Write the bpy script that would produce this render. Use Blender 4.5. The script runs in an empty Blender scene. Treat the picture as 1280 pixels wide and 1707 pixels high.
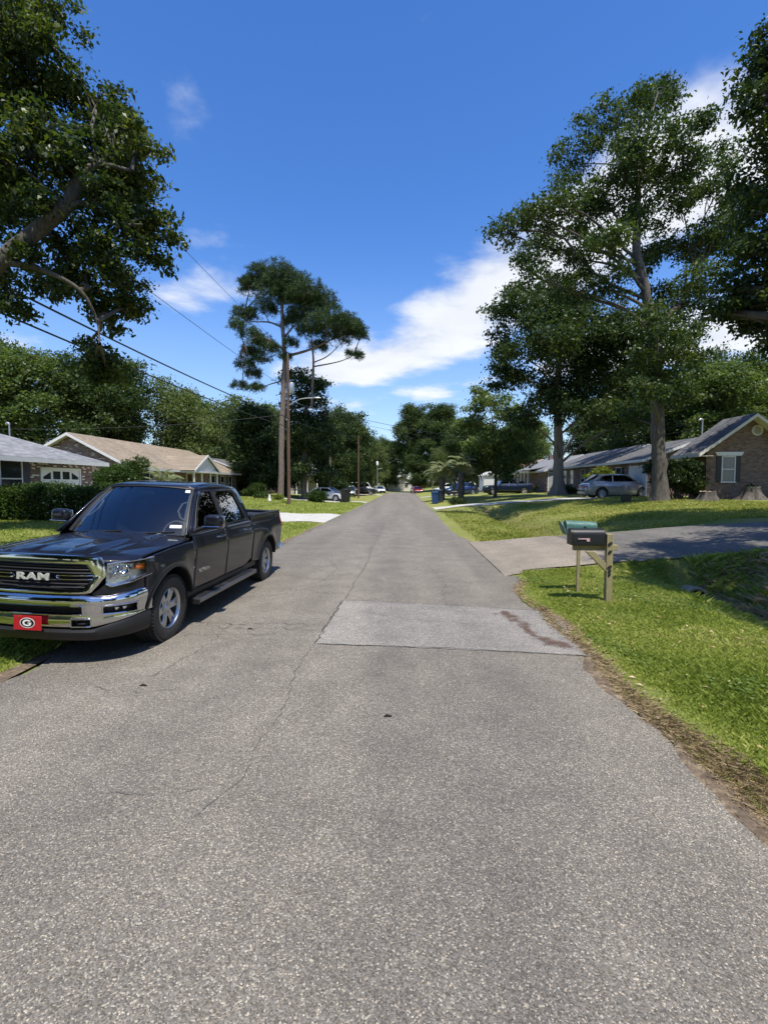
import bpy, bmesh, math, random
import numpy as np
from mathutils import Vector, Matrix, geometry
R = math.radians
random.seed(7)
rng = np.random.default_rng(7)
sc = bpy.context.scene
COL = sc.collection

# ------------------------------------------------------------------ camera
cam = bpy.data.cameras.new("camera")
cam.sensor_fit = 'HORIZONTAL'
cam.sensor_width = 36.0
cam.lens = 22.5
cam.clip_start = 0.05
cam.clip_end = 4000
camo = bpy.data.objects.new("camera", cam)
COL.objects.link(camo)
camo.location = (0, 0, 1.9)
camo.rotation_euler = (R(90 - 3.326), 0, R(2.577))
sc.camera = camo

# ------------------------------------------------------------------ sky, sun, exposure
SUN = Vector((0.15, -0.38, 1.0)).normalized()
world = bpy.data.worlds.new("World")
sc.world = world
world.use_nodes = True
wn, wl = world.node_tree.nodes, world.node_tree.links
wn.clear()


def N(nt, t, **kw):
    n = nt.nodes.new(t)
    for k, v in kw.items():
        if k.startswith('i_'):
            key = k[2:]
            n.inputs[int(key) if key.isdigit() else key].default_value = v
        else:
            setattr(n, k, v)
    return n


def M(nt, op, a, b=None, c=None, clamp=False):
    n = nt.nodes.new('ShaderNodeMath')
    n.operation = op
    n.use_clamp = clamp
    for i, v in enumerate((a, b, c)):
        if v is None:
            continue
        if isinstance(v, (int, float)):
            n.inputs[i].default_value = v
        else:
            nt.links.new(v, n.inputs[i])
    return n.outputs[0]


def MR(nt, v, a, b, c=0.0, d=1.0, smooth=True):
    n = nt.nodes.new('ShaderNodeMapRange')
    if smooth:
        n.interpolation_type = 'SMOOTHSTEP'
    nt.links.new(v, n.inputs[0])
    for i, x in enumerate((a, b, c, d)):
        n.inputs[i + 1].default_value = x
    return n.outputs[0]


def MIX(nt, f, a, b, blend='MIX'):
    n = nt.nodes.new('ShaderNodeMix')
    n.data_type = 'RGBA'
    n.blend_type = blend
    for s, v in ((n.inputs[0], f), (n.inputs[6], a), (n.inputs[7], b)):
        if isinstance(v, (int, float)):
            s.default_value = v
        elif isinstance(v, (tuple, list)):
            s.default_value = (*v[:3], 1)
        else:
            nt.links.new(v, s)
    return n.outputs[2]


nt = world.node_tree
sky = N(nt, 'ShaderNodeTexSky', sky_type='NISHITA', sun_disc=False, air_density=1.0, dust_density=0.25, ozone_density=2.2, altitude=60)
sky.sun_elevation = math.asin(SUN.z)
sky.sun_rotation = math.atan2(SUN.x, SUN.y)
hs = N(nt, 'ShaderNodeHueSaturation', i_Hue=0.511, i_Saturation=1.30, i_Value=1.12)
wl.new(sky.outputs[0], hs.inputs['Color'])
tc = N(nt, 'ShaderNodeTexCoord')
sep = N(nt, 'ShaderNodeSeparateXYZ')
wl.new(tc.outputs['Generated'], sep.inputs[0])
zz = M(nt, 'ADD', M(nt, 'MAXIMUM', sep.outputs[2], 0.0), 0.08)
cu = M(nt, 'DIVIDE', sep.outputs[0], zz)
cv = M(nt, 'DIVIDE', sep.outputs[1], zz)


def streak(ax, ay, bx, by, wid, pw=1.0):
    """soft mask round the segment a-b on the cloud layer"""
    dx, dy = bx - ax, by - ay
    L2 = dx * dx + dy * dy
    px = M(nt, 'SUBTRACT', cu, ax)
    py = M(nt, 'SUBTRACT', cv, ay)
    t = M(nt, 'DIVIDE', M(nt, 'ADD', M(nt, 'MULTIPLY', px, dx), M(nt, 'MULTIPLY', py, dy)), L2, clamp=True)
    ex = M(nt, 'SUBTRACT', px, M(nt, 'MULTIPLY', t, dx))
    ey = M(nt, 'SUBTRACT', py, M(nt, 'MULTIPLY', t, dy))
    d = M(nt, 'SQRT', M(nt, 'ADD', M(nt, 'MULTIPLY', ex, ex), M(nt, 'MULTIPLY', ey, ey)))
    return M(nt, 'MULTIPLY', MR(nt, d, wid, 0.0), pw)


cvec = N(nt, 'ShaderNodeCombineXYZ')
wl.new(cu, cvec.inputs[0])
wl.new(cv, cvec.inputs[1])
STREAKS = [(-0.46, 3.2, 0.1, 2.72, 0.80), (0.1, 2.72, 0.5, 1.9, 0.64), (0.5, 1.9, 0.75, 1.4, 0.56, 1.0), (0.80, 1.5, 1.6, 0.95, 0.60, 1.1), (1.1, 2.9, 2.3, 2.1, 0.95, 1.0),
          (-1.0, 2.1, -0.62, 2.0, 0.42, 0.66), (-0.8, 1.5, -0.52, 1.75, 0.24, 0.39), (-0.5, 1.02, -0.53, 1.45, 0.17, 0.335), (0.03, 0.98, 0.12, 0.95, 0.09, 0.42),
          (-0.7, 4.2, 0.8, 3.4, 0.7, 0.6), (2.2, 3.4, 3.5, 2.0, 0.7, 0.8), (-2.4, 1.2, -1.6, 0.4, 0.4, 0.7), (-3.5, 3.0, -2.0, 2.5, 0.5, 0.6)]
masks = None
for s in STREAKS:
    m_ = streak(*s)
    masks = m_ if masks is None else M(nt, 'MAXIMUM', masks, m_)
n1 = N(nt, 'ShaderNodeTexNoise', i_Scale=2.1, i_Detail=10.0, i_Roughness=0.55, i_Distortion=0.2)
wl.new(cvec.outputs[0], n1.inputs['Vector'])
n2 = N(nt, 'ShaderNodeTexNoise', i_Scale=0.55, i_Detail=3.0, i_Roughness=0.5)
wl.new(cvec.outputs[0], n2.inputs['Vector'])
behind = MR(nt, cv, 0.3, -0.4, 0.0, 0.30)
low = MR(nt, cv, 4.0, 9.0, 0.0, 0.16)
base = M(nt, 'ADD', M(nt, 'MULTIPLY', n1.outputs[0], 1.05), M(nt, 'ADD', M(nt, 'MULTIPLY', masks, 0.66), M(nt, 'ADD', behind, low)))
cl = MR(nt, base, 0.80, 1.13)
cl = M(nt, 'MULTIPLY', cl, MR(nt, sep.outputs[2], 0.0, 0.06))
shade = MR(nt, n1.outputs[0], 0.3, 0.75, 0.86, 1.08, smooth=False)
ccol = N(nt, 'ShaderNodeCombineColor')
wl.new(M(nt, 'MULTIPLY', shade, 5.0), ccol.inputs[0])
wl.new(M(nt, 'MULTIPLY', shade, 5.15), ccol.inputs[1])
wl.new(M(nt, 'MULTIPLY', shade, 5.4), ccol.inputs[2])
hazy = MIX(nt, MR(nt, sep.outputs[2], 0.44, 0.04, 0.0, 0.46), hs.outputs[0], (2.3, 3.1, 4.5))
skyc = MIX(nt, M(nt, 'MULTIPLY', cl, 0.93), hazy, ccol.outputs[0])
bg = N(nt, 'ShaderNodeBackground', i_Strength=0.15)
wl.new(skyc, bg.inputs[0])
wo = N(nt, 'ShaderNodeOutputWorld')
wl.new(bg.outputs[0], wo.inputs[0])

sl = bpy.data.lights.new("sun", 'SUN')
sl.energy = 4.8
sl.angle = R(0.53)
sl.color = (1.0, 0.955, 0.88)
so = bpy.data.objects.new("sun", sl)
COL.objects.link(so)
so.rotation_euler = SUN.to_track_quat('Z', 'Y').to_euler()
so.location = SUN * 60
sc.view_settings.view_transform = 'Standard'
sc.view_settings.look = 'None'
sc.view_settings.gamma = 1.0
sc.view_settings.use_curve_mapping = False
sc.view_settings.exposure = 0.40
sc.cycles.max_bounces = 8
sc.cycles.transparent_max_bounces = 16
sc.cycles.sample_clamp_indirect = 6.0


# ------------------------------------------------------------------ helpers: meshes
class MB:
    """collects faces; build() links them as ONE mesh object"""

    def __init__(s):
        s.v, s.f, s.m = [], [], []
        s.mi = 0

    def face(s, pts):
        k = len(s.v)
        s.v += [tuple(p) for p in pts]
        s.f.append(tuple(range(k, k + len(pts))))
        s.m.append(s.mi)

    def grid(s, P, closed_u=False, closed_v=False, flip=False, skip=None):
        n, m = len(P), len(P[0])
        k = len(s.v)
        for r in P:
            s.v += [tuple(p) for p in r]
        for i in range(n if closed_u else n - 1):
            for j in range(m if closed_v else m - 1):
                if skip and skip(i, j):
                    continue
                a, b = k + i * m + j, k + i * m + (j + 1) % m
                c, d = k + ((i + 1) % n) * m + (j + 1) % m, k + ((i + 1) % n) * m + j
                s.f.append((a, d, c, b) if flip else (a, b, c, d))
                s.m.append(s.mi)

    def box(s, x0, x1, y0, y1, z0, z1, mat=None):
        k = len(s.v)
        P = [(x0, y0, z0), (x1, y0, z0), (x1, y1, z0), (x0, y1, z0), (x0, y0, z1), (x1, y0, z1), (x1, y1, z1), (x0, y1, z1)]
        if mat is not None:
            P = [tuple(mat @ Vector(p)) for p in P]
        s.v += P
        for q in ((0, 3, 2, 1), (4, 5, 6, 7), (0, 1, 5, 4), (1, 2, 6, 5), (2, 3, 7, 6), (3, 0, 4, 7)):
            s.f.append(tuple(k + i for i in q))
            s.m.append(s.mi)

    def tube(s, pts, rad, n=8, cap=True, sq=1.0):
        pts = [Vector(p) for p in pts]
        if isinstance(rad, (int, float)):
            rad = [rad] * len(pts)
        rings = []
        up = None
        for i, p in enumerate(pts):
            t = (pts[min(i + 1, len(pts) - 1)] - pts[max(i - 1, 0)])
            t = t.normalized() if t.length > 1e-9 else Vector((0, 0, 1))
            if up is None:
                up = Vector((0, 0, 1)) if abs(t.z) < 0.9 else Vector((1, 0, 0))
            a = t.cross(up)
            a = a.normalized() if a.length > 1e-6 else t.orthogonal().normalized()
            b = a.cross(t).normalized()
            up = b
            rings.append([p + (a * math.cos(2 * math.pi * j / n) + b * math.sin(2 * math.pi * j / n) * sq) * rad[i] for j in range(n)])
        s.grid(rings, closed_v=True)
        if cap:
            s.face(rings[0])
            s.face(rings[-1][::-1])

    def lathe(s, prof, n=32, axis='X', c=(0, 0, 0)):
        """prof: list of (radius, along axis)"""
        rings = []
        for r, a in prof:
            ring = []
            for j in range(n):
                t = 2 * math.pi * j / n
                u, w = r * math.cos(t), r * math.sin(t)
                p = {'X': (a, u, w), 'Y': (u, a, w), 'Z': (u, w, a)}[axis]
                ring.append((p[0] + c[0], p[1] + c[1], p[2] + c[2]))
            rings.append(ring)
        s.grid(rings, closed_v=True)

    def prism(s, poly, fn, d0, d1):
        """extrude a 2D polygon; fn(u, v, d) -> point"""
        a = [fn(u, v, d0) for u, v in poly]
        b = [fn(u, v, d1) for u, v in poly]
        s.face(a[::-1])
        s.face(b)
        n = len(poly)
        for i in range(n):
            j = (i + 1) % n
            s.face([a[i], a[j], b[j], b[i]])

    def poly_holes(s, outer, holes, fn):
        loops = [[Vector((p[0], p[1], 0)) for p in outer]] + [[Vector((p[0], p[1], 0)) for p in h] for h in holes]
        tris = geometry.tessellate_polygon(loops)
        flat = [p for l in loops for p in l]
        k = len(s.v)
        s.v += [tuple(fn(p.x, p.y)) for p in flat]
        for t in tris:
            s.f.append(tuple(k + i for i in t))
            s.m.append(s.mi)

    def mirror_x(s):
        k = len(s.v)
        s.v += [(-x, y, z) for x, y, z in s.v]
        for f, m in list(zip(s.f, s.m)):
            s.f.append(tuple(k + i for i in f[::-1]))
            s.m.append(m)

    def mesh(s, name, mats, angle=35, recalc=True):
        me = bpy.data.meshes.new(name)
        me.from_pydata(s.v, [], s.f)
        if recalc:
            bm = bmesh.new()
            bm.from_mesh(me)
            bmesh.ops.remove_doubles(bm, verts=bm.verts, dist=0.0002)
            bmesh.ops.recalc_face_normals(bm, faces=bm.faces)
            bm.to_mesh(me)
            bm.free()
            mi = None
        for m in mats if isinstance(mats, (list, tuple)) else [mats]:
            me.materials.append(m)
        if not recalc or True:
            if len(me.polygons) == len(s.m):
                me.polygons.foreach_set('material_index', s.m)
        if angle is not None:
            me.polygons.foreach_set('use_smooth', [True] * len(me.polygons))
            me.set_sharp_from_angle(angle=R(angle))
        me.update()
        return me

    def build(s, name, mats, parent=None, angle=35, bevel=0, solid=0, subsurf=0):
        o = bpy.data.objects.new(name, s.mesh(name, mats, angle))
        COL.objects.link(o)
        o.parent = parent
        if solid:
            md = o.modifiers.new('s', 'SOLIDIFY')
            md.thickness = solid
            md.offset = -1
        if bevel:
            md = o.modifiers.new('b', 'BEVEL')
            md.width = bevel
            md.segments = 2
            md.limit_method = 'ANGLE'
            md.angle_limit = R(40)
        if subsurf:
            md = o.modifiers.new('u', 'SUBSURF')
            md.levels = md.render_levels = subsurf
        return o


def tag(o, label=None, cat=None, group=None, kind=None):
    for k, v in (('label', label), ('category', cat), ('group', group), ('kind', kind)):
        if v:
            o[k] = v
    return o


def thing(name, label, cat, loc=(0, 0, 0), rz=0.0, group=None):
    o = bpy.data.objects.new(name, None)
    COL.objects.link(o)
    o.location = loc
    o.rotation_euler = (0, 0, rz)
    o.empty_display_size = 0.2
    return tag(o, label, cat, group)


def npmesh(name, V, F, mats, smooth=False, attr=None):
    """quads or tris from numpy arrays"""
    me = bpy.data.meshes.new(name)
    nv, nf, k = len(V), len(F), F.shape[1]
    me.vertices.add(nv)
    me.vertices.foreach_set('co', np.ascontiguousarray(V, dtype=np.float32).ravel())
    me.loops.add(nf * k)
    me.loops.foreach_set('vertex_index', np.ascontiguousarray(F, dtype=np.int32).ravel())
    me.polygons.add(nf)
    me.polygons.foreach_set('loop_start', np.arange(nf, dtype=np.int32) * k)
    if smooth:
        me.polygons.foreach_set('use_smooth', np.ones(nf, dtype=bool))
    for m in mats if isinstance(mats, (list, tuple)) else [mats]:
        me.materials.append(m)
    me.update(calc_edges=True)
    if attr is not None:
        for an, av in attr.items():
            a = me.attributes.new(an, 'FLOAT', 'POINT')
            a.data.foreach_set('value', np.ascontiguousarray(av, dtype=np.float32))
    return me


def link(name, me, parent=None, loc=None):
    o = bpy.data.objects.new(name, me)
    COL.objects.link(o)
    o.parent = parent
    if loc:
        o.location = loc
    return o


def copy_tree(o, parent=None):
    c = o.copy()
    COL.objects.link(c)
    c.parent = parent
    for ch in o.children:
        copy_tree(ch, c)
    return c


def text_mesh(s, size, extrude, mats, bold=0.0, xs=1.0, shear=0.0, spacing=1.0):
    cu_ = bpy.data.curves.new('lettering', 'FONT')
    cu_.body = s
    cu_.size = size
    cu_.extrude = extrude
    cu_.offset = bold
    cu_.shear = shear
    cu_.space_character = spacing
    cu_.align_x = 'CENTER'
    cu_.align_y = 'CENTER'
    cu_.resolution_u = 3
    o = bpy.data.objects.new('lettering', cu_)
    COL.objects.link(o)
    dg = bpy.context.evaluated_depsgraph_get()
    me = bpy.data.meshes.new_from_object(o.evaluated_get(dg))
    bpy.data.objects.remove(o)
    me.transform(Matrix.Diagonal((xs, 1, 1, 1)))
    me.materials.clear()
    me.materials.append(mats)
    return me


# ------------------------------------------------------------------ helpers: materials
def newmat(name):
    m = bpy.data.materials.new(name)
    m.use_nodes = True
    t = m.node_tree
    b = t.nodes['Principled BSDF']
    return m, t, b


def mat(name, col, rough=0.6, metal=0.0, var=0.0, vs=4.0, bump=0.0, bs=60.0, coat=0.0, spec=0.5, dirt=None, dscale=3.0, damt=0.5, stretch=None):
    m, t, b = newmat(name)
    b.inputs['Roughness'].default_value = rough
    b.inputs['Metallic'].default_value = metal
    b.inputs['Specular IOR Level'].default_value = spec
    b.inputs['Coat Weight'].default_value = coat
    b.inputs['Coat Roughness'].default_value = 0.03
    b.inputs['Base Color'].default_value = (*col, 1)
    if var or bump or dirt:
        tcn = N(t, 'ShaderNodeTexCoord')
        vec = tcn.outputs['Object']
        if stretch:
            mp = N(t, 'ShaderNodeMapping')
            mp.inputs['Scale'].default_value = stretch
            t.links.new(vec, mp.inputs[0])
            vec = mp.outputs[0]
    if var or dirt:
        nz = N(t, 'ShaderNodeTexNoise', i_Scale=vs, i_Detail=6.0, i_Roughness=0.65)
        t.links.new(vec, nz.inputs['Vector'])
        f = MR(t, nz.outputs[0], 0.25, 0.75, smooth=False)
        c = MIX(t, f, [x * (1 - var) for x in col], [min(1, x * (1 + var)) for x in col])
        if dirt:
            nd = N(t, 'ShaderNodeTexNoise', i_Scale=dscale, i_Detail=8.0, i_Roughness=0.7)
            t.links.new(vec, nd.inputs['Vector'])
            c = MIX(t, M(t, 'MULTIPLY', MR(t, nd.outputs[0], 0.48, 0.68), damt), c, dirt)
        t.links.new(c, b.inputs['Base Color'])
    if bump:
        nb = N(t, 'ShaderNodeTexNoise', i_Scale=bs, i_Detail=4.0)
        t.links.new(vec, nb.inputs['Vector'])
        bp = N(t, 'ShaderNodeBump', i_Strength=bump, i_Distance=0.02)
        t.links.new(nb.outputs[0], bp.inputs['Height'])
        t.links.new(bp.outputs[0], b.inputs['Normal'])
    return m


def leafmat(name, cols, trans=0.35, rough=0.45, ns=0.5):
    """foliage: per-leaf random tint, slow noise over the crown, light through the leaf"""
    m, t, b = newmat(name)
    g = N(t, 'ShaderNodeNewGeometry')
    cr = N(t, 'ShaderNodeValToRGB')
    e = cr.color_ramp.elements
    e[0].color = (*cols[0], 1)
    e[1].color = (*cols[-1], 1)
    for i, c in enumerate(cols[1:-1]):
        x = e.new((i + 1) / (len(cols) - 1))
        x.color = (*c, 1)
    tcn = N(t, 'ShaderNodeTexCoord')
    nz = N(t, 'ShaderNodeTexNoise', i_Scale=ns, i_Detail=3.0)
    t.links.new(tcn.outputs['Object'], nz.inputs['Vector'])
    f = M(t, 'ADD', M(t, 'MULTIPLY', g.outputs['Random Per Island'], 0.6), M(t, 'MULTIPLY', MR(t, nz.outputs[0], 0.3, 0.7), 0.4))
    t.links.new(f, cr.inputs[0])
    t.links.new(cr.outputs[0], b.inputs['Base Color'])
    b.inputs['Roughness'].default_value = rough
    b.inputs['Specular IOR Level'].default_value = 0.22
    tr = N(t, 'ShaderNodeBsdfTranslucent')
    tcol = MIX(t, 1.0, cr.outputs[0], (1.5, 1.6, 0.5), 'MULTIPLY')
    t.links.new(tcol, tr.inputs[0])
    mx = N(t, 'ShaderNodeMixShader', i_0=trans)
    t.links.new(b.outputs[0], mx.inputs[1])
    t.links.new(tr.outputs[0], mx.inputs[2])
    t.links.new(mx.outputs[0], t.nodes['Material Output'].inputs[0])
    return m


def glassmat(name, tint, refl=1.0, rough=0.0):
    m, t, b = newmat(name)
    t.nodes.remove(b)
    tp = N(t, 'ShaderNodeBsdfTransparent')
    tp.inputs[0].default_value = (*tint, 1)
    gl = N(t, 'ShaderNodeBsdfGlossy')
    gl.inputs['Roughness'].default_value = rough
    fr = N(t, 'ShaderNodeFresnel')
    fr.inputs[0].default_value = 1.55
    mx = N(t, 'ShaderNodeMixShader')
    t.links.new(M(t, 'MULTIPLY', fr.outputs[0], refl, clamp=True), mx.inputs[0])
    t.links.new(tp.outputs[0], mx.inputs[1])
    t.links.new(gl.outputs[0], mx.inputs[2])
    t.links.new(mx.outputs[0], t.nodes['Material Output'].inputs[0])
    return m


def brickmat(name, c1, c2, mortar, odd=None, oddamt=0.08, w=0.215, h=0.075):
    m, t, b = newmat(name)
    tcn = N(t, 'ShaderNodeTexCoord')
    s_ = N(t, 'ShaderNodeSeparateXYZ')
    t.links.new(tcn.outputs['Object'], s_.inputs[0])
    cb = N(t, 'ShaderNodeCombineXYZ')
    t.links.new(M(t, 'ADD', s_.outputs[0], s_.outputs[1]), cb.inputs[0])
    t.links.new(s_.outputs[2], cb.inputs[1])
    bt = N(t, 'ShaderNodeTexBrick', i_Scale=1.0, offset=0.5)
    bt.inputs['Brick Width'].default_value = w
    bt.inputs['Row Height'].default_value = h
    bt.inputs['Mortar Size'].default_value = 0.007
    bt.inputs['Mortar Smooth'].default_value = 0.2
    bt.inputs['Bias'].default_value = 0.0
    bt.inputs['Color1'].default_value = (0, 0, 0, 1)
    bt.inputs['Color2'].default_value = (1, 1, 1, 1)
    bt.inputs['Mortar'].default_value = (0.5, 0.5, 0.5, 1)
    t.links.new(cb.outputs[0], bt.inputs['Vector'])
    bw = N(t, 'ShaderNodeRGBToBW')
    t.links.new(bt.outputs['Color'], bw.inputs[0])
    c = MIX(t, bw.outputs[0], c1, c2)
    if odd:
        c = MIX(t, M(t, 'GREATER_THAN', bw.outputs[0], 1 - oddamt), c, odd)
    nz = N(t, 'ShaderNodeTexNoise', i_Scale=9.0, i_Detail=5.0)
    t.links.new(tcn.outputs['Object'], nz.inputs['Vector'])
    c = MIX(t, 0.55, c, MIX(t, nz.outputs[0], (0.35, 0.35, 0.35), (1.7, 1.7, 1.7)), 'MULTIPLY')
    c = MIX(t, bt.outputs['Fac'], c, mortar)
    t.links.new(c, b.inputs['Base Color'])
    b.inputs['Roughness'].default_value = 0.85
    bp = N(t, 'ShaderNodeBump', i_Strength=0.6, i_Distance=0.01, invert=True)
    t.links.new(bt.outputs['Fac'], bp.inputs['Height'])
    t.links.new(bp.outputs[0], b.inputs['Normal'])
    return m


def shinglemat(name, c1, c2, stain=None):
    m, t, b = newmat(name)
    tcn = N(t, 'ShaderNodeTexCoord')
    s_ = N(t, 'ShaderNodeSeparateXYZ')
    t.links.new(tcn.outputs['Object'], s_.inputs[0])
    cb = N(t, 'ShaderNodeCombineXYZ')
    t.links.new(M(t, 'ADD', s_.outputs[1], M(t, 'MULTIPLY', s_.outputs[0], 0.15)), cb.inputs[0])
    t.links.new(s_.outputs[2], cb.inputs[1])
    bt = N(t, 'ShaderNodeTexBrick', i_Scale=1.0, offset=0.37)
    bt.inputs['Brick Width'].default_value = 0.3
    bt.inputs['Row Height'].default_value = 0.06
    bt.inputs['Mortar Size'].default_value = 0.006
    bt.inputs['Color1'].default_value = (0, 0, 0, 1)
    bt.inputs['Color2'].default_value = (1, 1, 1, 1)
    bt.inputs['Mortar'].default_value = (0, 0, 0, 1)
    t.links.new(cb.outputs[0], bt.inputs['Vector'])
    bw = N(t, 'ShaderNodeRGBToBW')
    t.links.new(bt.outputs['Color'], bw.inputs[0])
    c = MIX(t, bw.outputs[0], c1, c2)
    nz = N(t, 'ShaderNodeTexNoise', i_Scale=0.7, i_Detail=6.0, i_Roughness=0.65)
    t.links.new(tcn.outputs['Object'], nz.inputs['Vector'])
    c = MIX(t, 0.6, c, MIX(t, nz.outputs[0], (0.5, 0.5, 0.5), (1.5, 1.5, 1.5)), 'MULTIPLY')
    if stain:
        mp = N(t, 'ShaderNodeMapping')
        mp.inputs['Scale'].default_value = (0.25, 1.4, 0.25)
        t.links.new(tcn.outputs['Object'], mp.inputs[0])
        n2_ = N(t, 'ShaderNodeTexNoise', i_Scale=1.1, i_Detail=6.0, i_Roughness=0.7)
        t.links.new(mp.outputs[0], n2_.inputs['Vector'])
        c = MIX(t, M(t, 'MULTIPLY', MR(t, n2_.outputs[0], 0.45, 0.65), 0.75), c, stain)
    t.links.new(c, b.inputs['Base Color'])
    b.inputs['Roughness'].default_value = 0.9
    bp = N(t, 'ShaderNodeBump', i_Strength=0.5, i_Distance=0.01)
    t.links.new(bw.outputs[0], bp.inputs['Height'])
    t.links.new(bp.outputs[0], b.inputs['Normal'])
    return m


WHITE = mat('white_paint', (0.74, 0.74, 0.72), 0.55, var=0.06, vs=2, dirt=(0.42, 0.40, 0.36), dscale=2.2, damt=0.35)
CREAM = mat('cream_paint', (0.62, 0.58, 0.49), 0.6, var=0.06, vs=2, dirt=(0.35, 0.32, 0.26), dscale=2.0, damt=0.35)
BLACKP = mat('black_plastic', (0.012, 0.012, 0.013), 0.5, var=0.2, vs=10)
RUBBER = mat('tyre_rubber', (0.022, 0.021, 0.021), 0.75, var=0.25, vs=6, bump=0.2, bs=90, dirt=(0.06, 0.052, 0.045), dscale=8, damt=0.35)
CHROME = mat('chrome', (0.58, 0.585, 0.60), 0.08, 1.0, var=0.02, vs=3)
ALLOY = mat('alloy', (0.50, 0.50, 0.51), 0.36, 1.0, var=0.05, vs=6)
DARKSTEEL = mat('dark_steel', (0.05, 0.05, 0.052), 0.45, 0.7, var=0.15, vs=8)
GALV = mat('galvanised_steel', (0.42, 0.43, 0.44), 0.45, 0.7, var=0.15, vs=6)
BARK = mat('oak_bark', (0.088, 0.075, 0.06), 0.95, var=0.55, vs=5, bump=0.9, bs=7, stretch=(3.5, 3.5, 0.8), dirt=(0.20, 0.18, 0.15), dscale=1.6, damt=0.5)
BARKD = mat('dark_bark', (0.10, 0.085, 0.07), 0.95, var=0.5, vs=6, bump=0.9, bs=9, stretch=(3, 3, 0.8))
PINEBARK = mat('pine_bark', (0.17, 0.13, 0.105), 0.95, var=0.55, vs=4, bump=1.0, bs=6, stretch=(3, 3, 1.0))
PALEBARK = mat('pale_bark', (0.20, 0.175, 0.14), 0.9, var=0.35, vs=4, bump=0.5, bs=9, stretch=(2, 2, 0.7))
WOODG = mat('treated_wood', (0.30, 0.255, 0.125), 0.8, var=0.28, vs=9, bump=0.35, bs=30, stretch=(6, 6, 0.7), dirt=(0.16, 0.14, 0.10), dscale=5, damt=0.4)
GLASSD = glassmat('dark_glass', (0.16, 0.17, 0.18), 1.1)
GLASSW = glassmat('windshield_glass', (0.38, 0.43, 0.46), 2.3)
GLASSP = glassmat('privacy_glass', (0.03, 0.032, 0.035), 0.55)
PANE = mat('window_pane', (0.025, 0.03, 0.033), 0.06, 0.0, var=0.3, vs=1.0, spec=0.8)
CURTAIN = mat('curtained_pane', (0.10, 0.105, 0.105), 0.25, 0.0, var=0.25, vs=3.0, stretch=(6, 6, 0.3), spec=0.8)
# ------------------------------------------------------------------ terrain
def sstep(a, b, x):
    t = np.clip((x - a) / (b - a), 0, 1)
    return t * t * (3 - 2 * t)


RXP = [1.9, 4.4, 5.0, 5.7, 6.3, 7.3, 8.4, 10.5, 14, 20, 60, 900]
RZP = [-0.03, 0.02, -0.16, -0.52, -0.38, 0.22, 0.45, 0.74, 0.97, 1.08, 1.3, 1.6]
DXP = [1.9, 4.0, 8.0, 12.0, 20, 60, 900]
DZP = [-0.02, 0.22, 0.52, 0.74, 1.06, 1.3, 1.6]
LXP = [3.95, 4.5, 5.2, 7.0, 10.0, 14.0, 20.0, 60.0, 900.0]
LZP = [-0.03, 0.05, 0.065, 0.06, 0.22, 0.48, 0.62, 1.0, 1.5]


def lump(X, Y):
    return 0.022 * np.sin(1.3 * X + 0.7 * Y) * np.sin(0.9 * Y - 0.4 * X) + 0.03 * np.sin(0.31 * X + 1.1) * np.sin(0.27 * Y) + 0.012 * np.sin(3.1 * X + 1.9 * Y) * np.cos(2.3 * Y - X)


def ground(X, Y):
    X = np.asarray(X, float)
    Y = np.asarray(Y, float)
    zr = np.interp(X, RXP, RZP)
    zd = np.interp(X, DXP, DZP)
    w1 = sstep(9.7, 10.4, Y) * (1 - sstep(15.3, 16.0, Y))
    w2 = sstep(33.4, 34.6, Y) * (1 - sstep(39.5, 40.5, Y))
    w3 = sstep(44.0, 47.0, Y)
    w = np.maximum(np.maximum(w1, w2), w3)
    zr = zr * (1 - w) + zd * w
    zl = np.interp(-X, LXP, LZP)
    z = np.where(X > 0, zr, zl)
    amp = np.clip(np.maximum(X - 2.2, -X - 4.2) / 1.5, 0, 1) * (1 - w1 * (X > 0) * 0.9)
    z = z + lump(X, Y) * amp
    road = (X < 1.9) & (X > -3.95)
    z = np.where(road, -0.06, z)
    cross = sstep(102, 104, Y) * (1 - sstep(112, 114, Y))
    return z * (1 - cross) + (-0.06) * cross


def gz(x, y):
    return float(ground(np.array([x]), np.array([y]))[0])


def axis(a):
    out = []
    for lo, hi, st in a:
        out += list(np.arange(lo, hi, st))
    return np.array(out + [a[-1][1]])


gx = axis([(-900, -160, 60), (-160, -60, 8), (-60, -24, 3), (-24, -7, 0.6), (-7, -3.95, 0.2), (-3.95, 1.9, 0.9), (1.9, 9, 0.12), (9, 24, 0.5), (24, 60, 3), (60, 160, 8), (160, 900, 60)])
gy = axis([(-900, -60, 60), (-60, -4, 4), (-4, 2, 0.5), (2, 18, 0.15), (18, 46, 0.4), (46, 120, 1.5), (120, 300, 10), (300, 1500, 80)])
GX, GY = np.meshgrid(gx, gy)
GZ = ground(GX, GY)
# dirt: bare ditch banks and the culvert end
gd = np.exp(-((GX - 5.9) / 0.75) ** 2) * (GY < 9.9) + 0.5 * np.exp(-((GX - 6.0) / 0.8) ** 2) * (GY > 15.6) * (GY < 34)
V = np.stack([GX.ravel(), GY.ravel(), GZ.ravel()], 1)
ny, nx = GX.shape
ii, jj = np.meshgrid(np.arange(ny - 1), np.arange(nx - 1), indexing='ij')
a_ = (ii * nx + jj).ravel()
F = np.stack([a_, a_ + 1, a_ + nx + 1, a_ + nx], 1)


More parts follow.
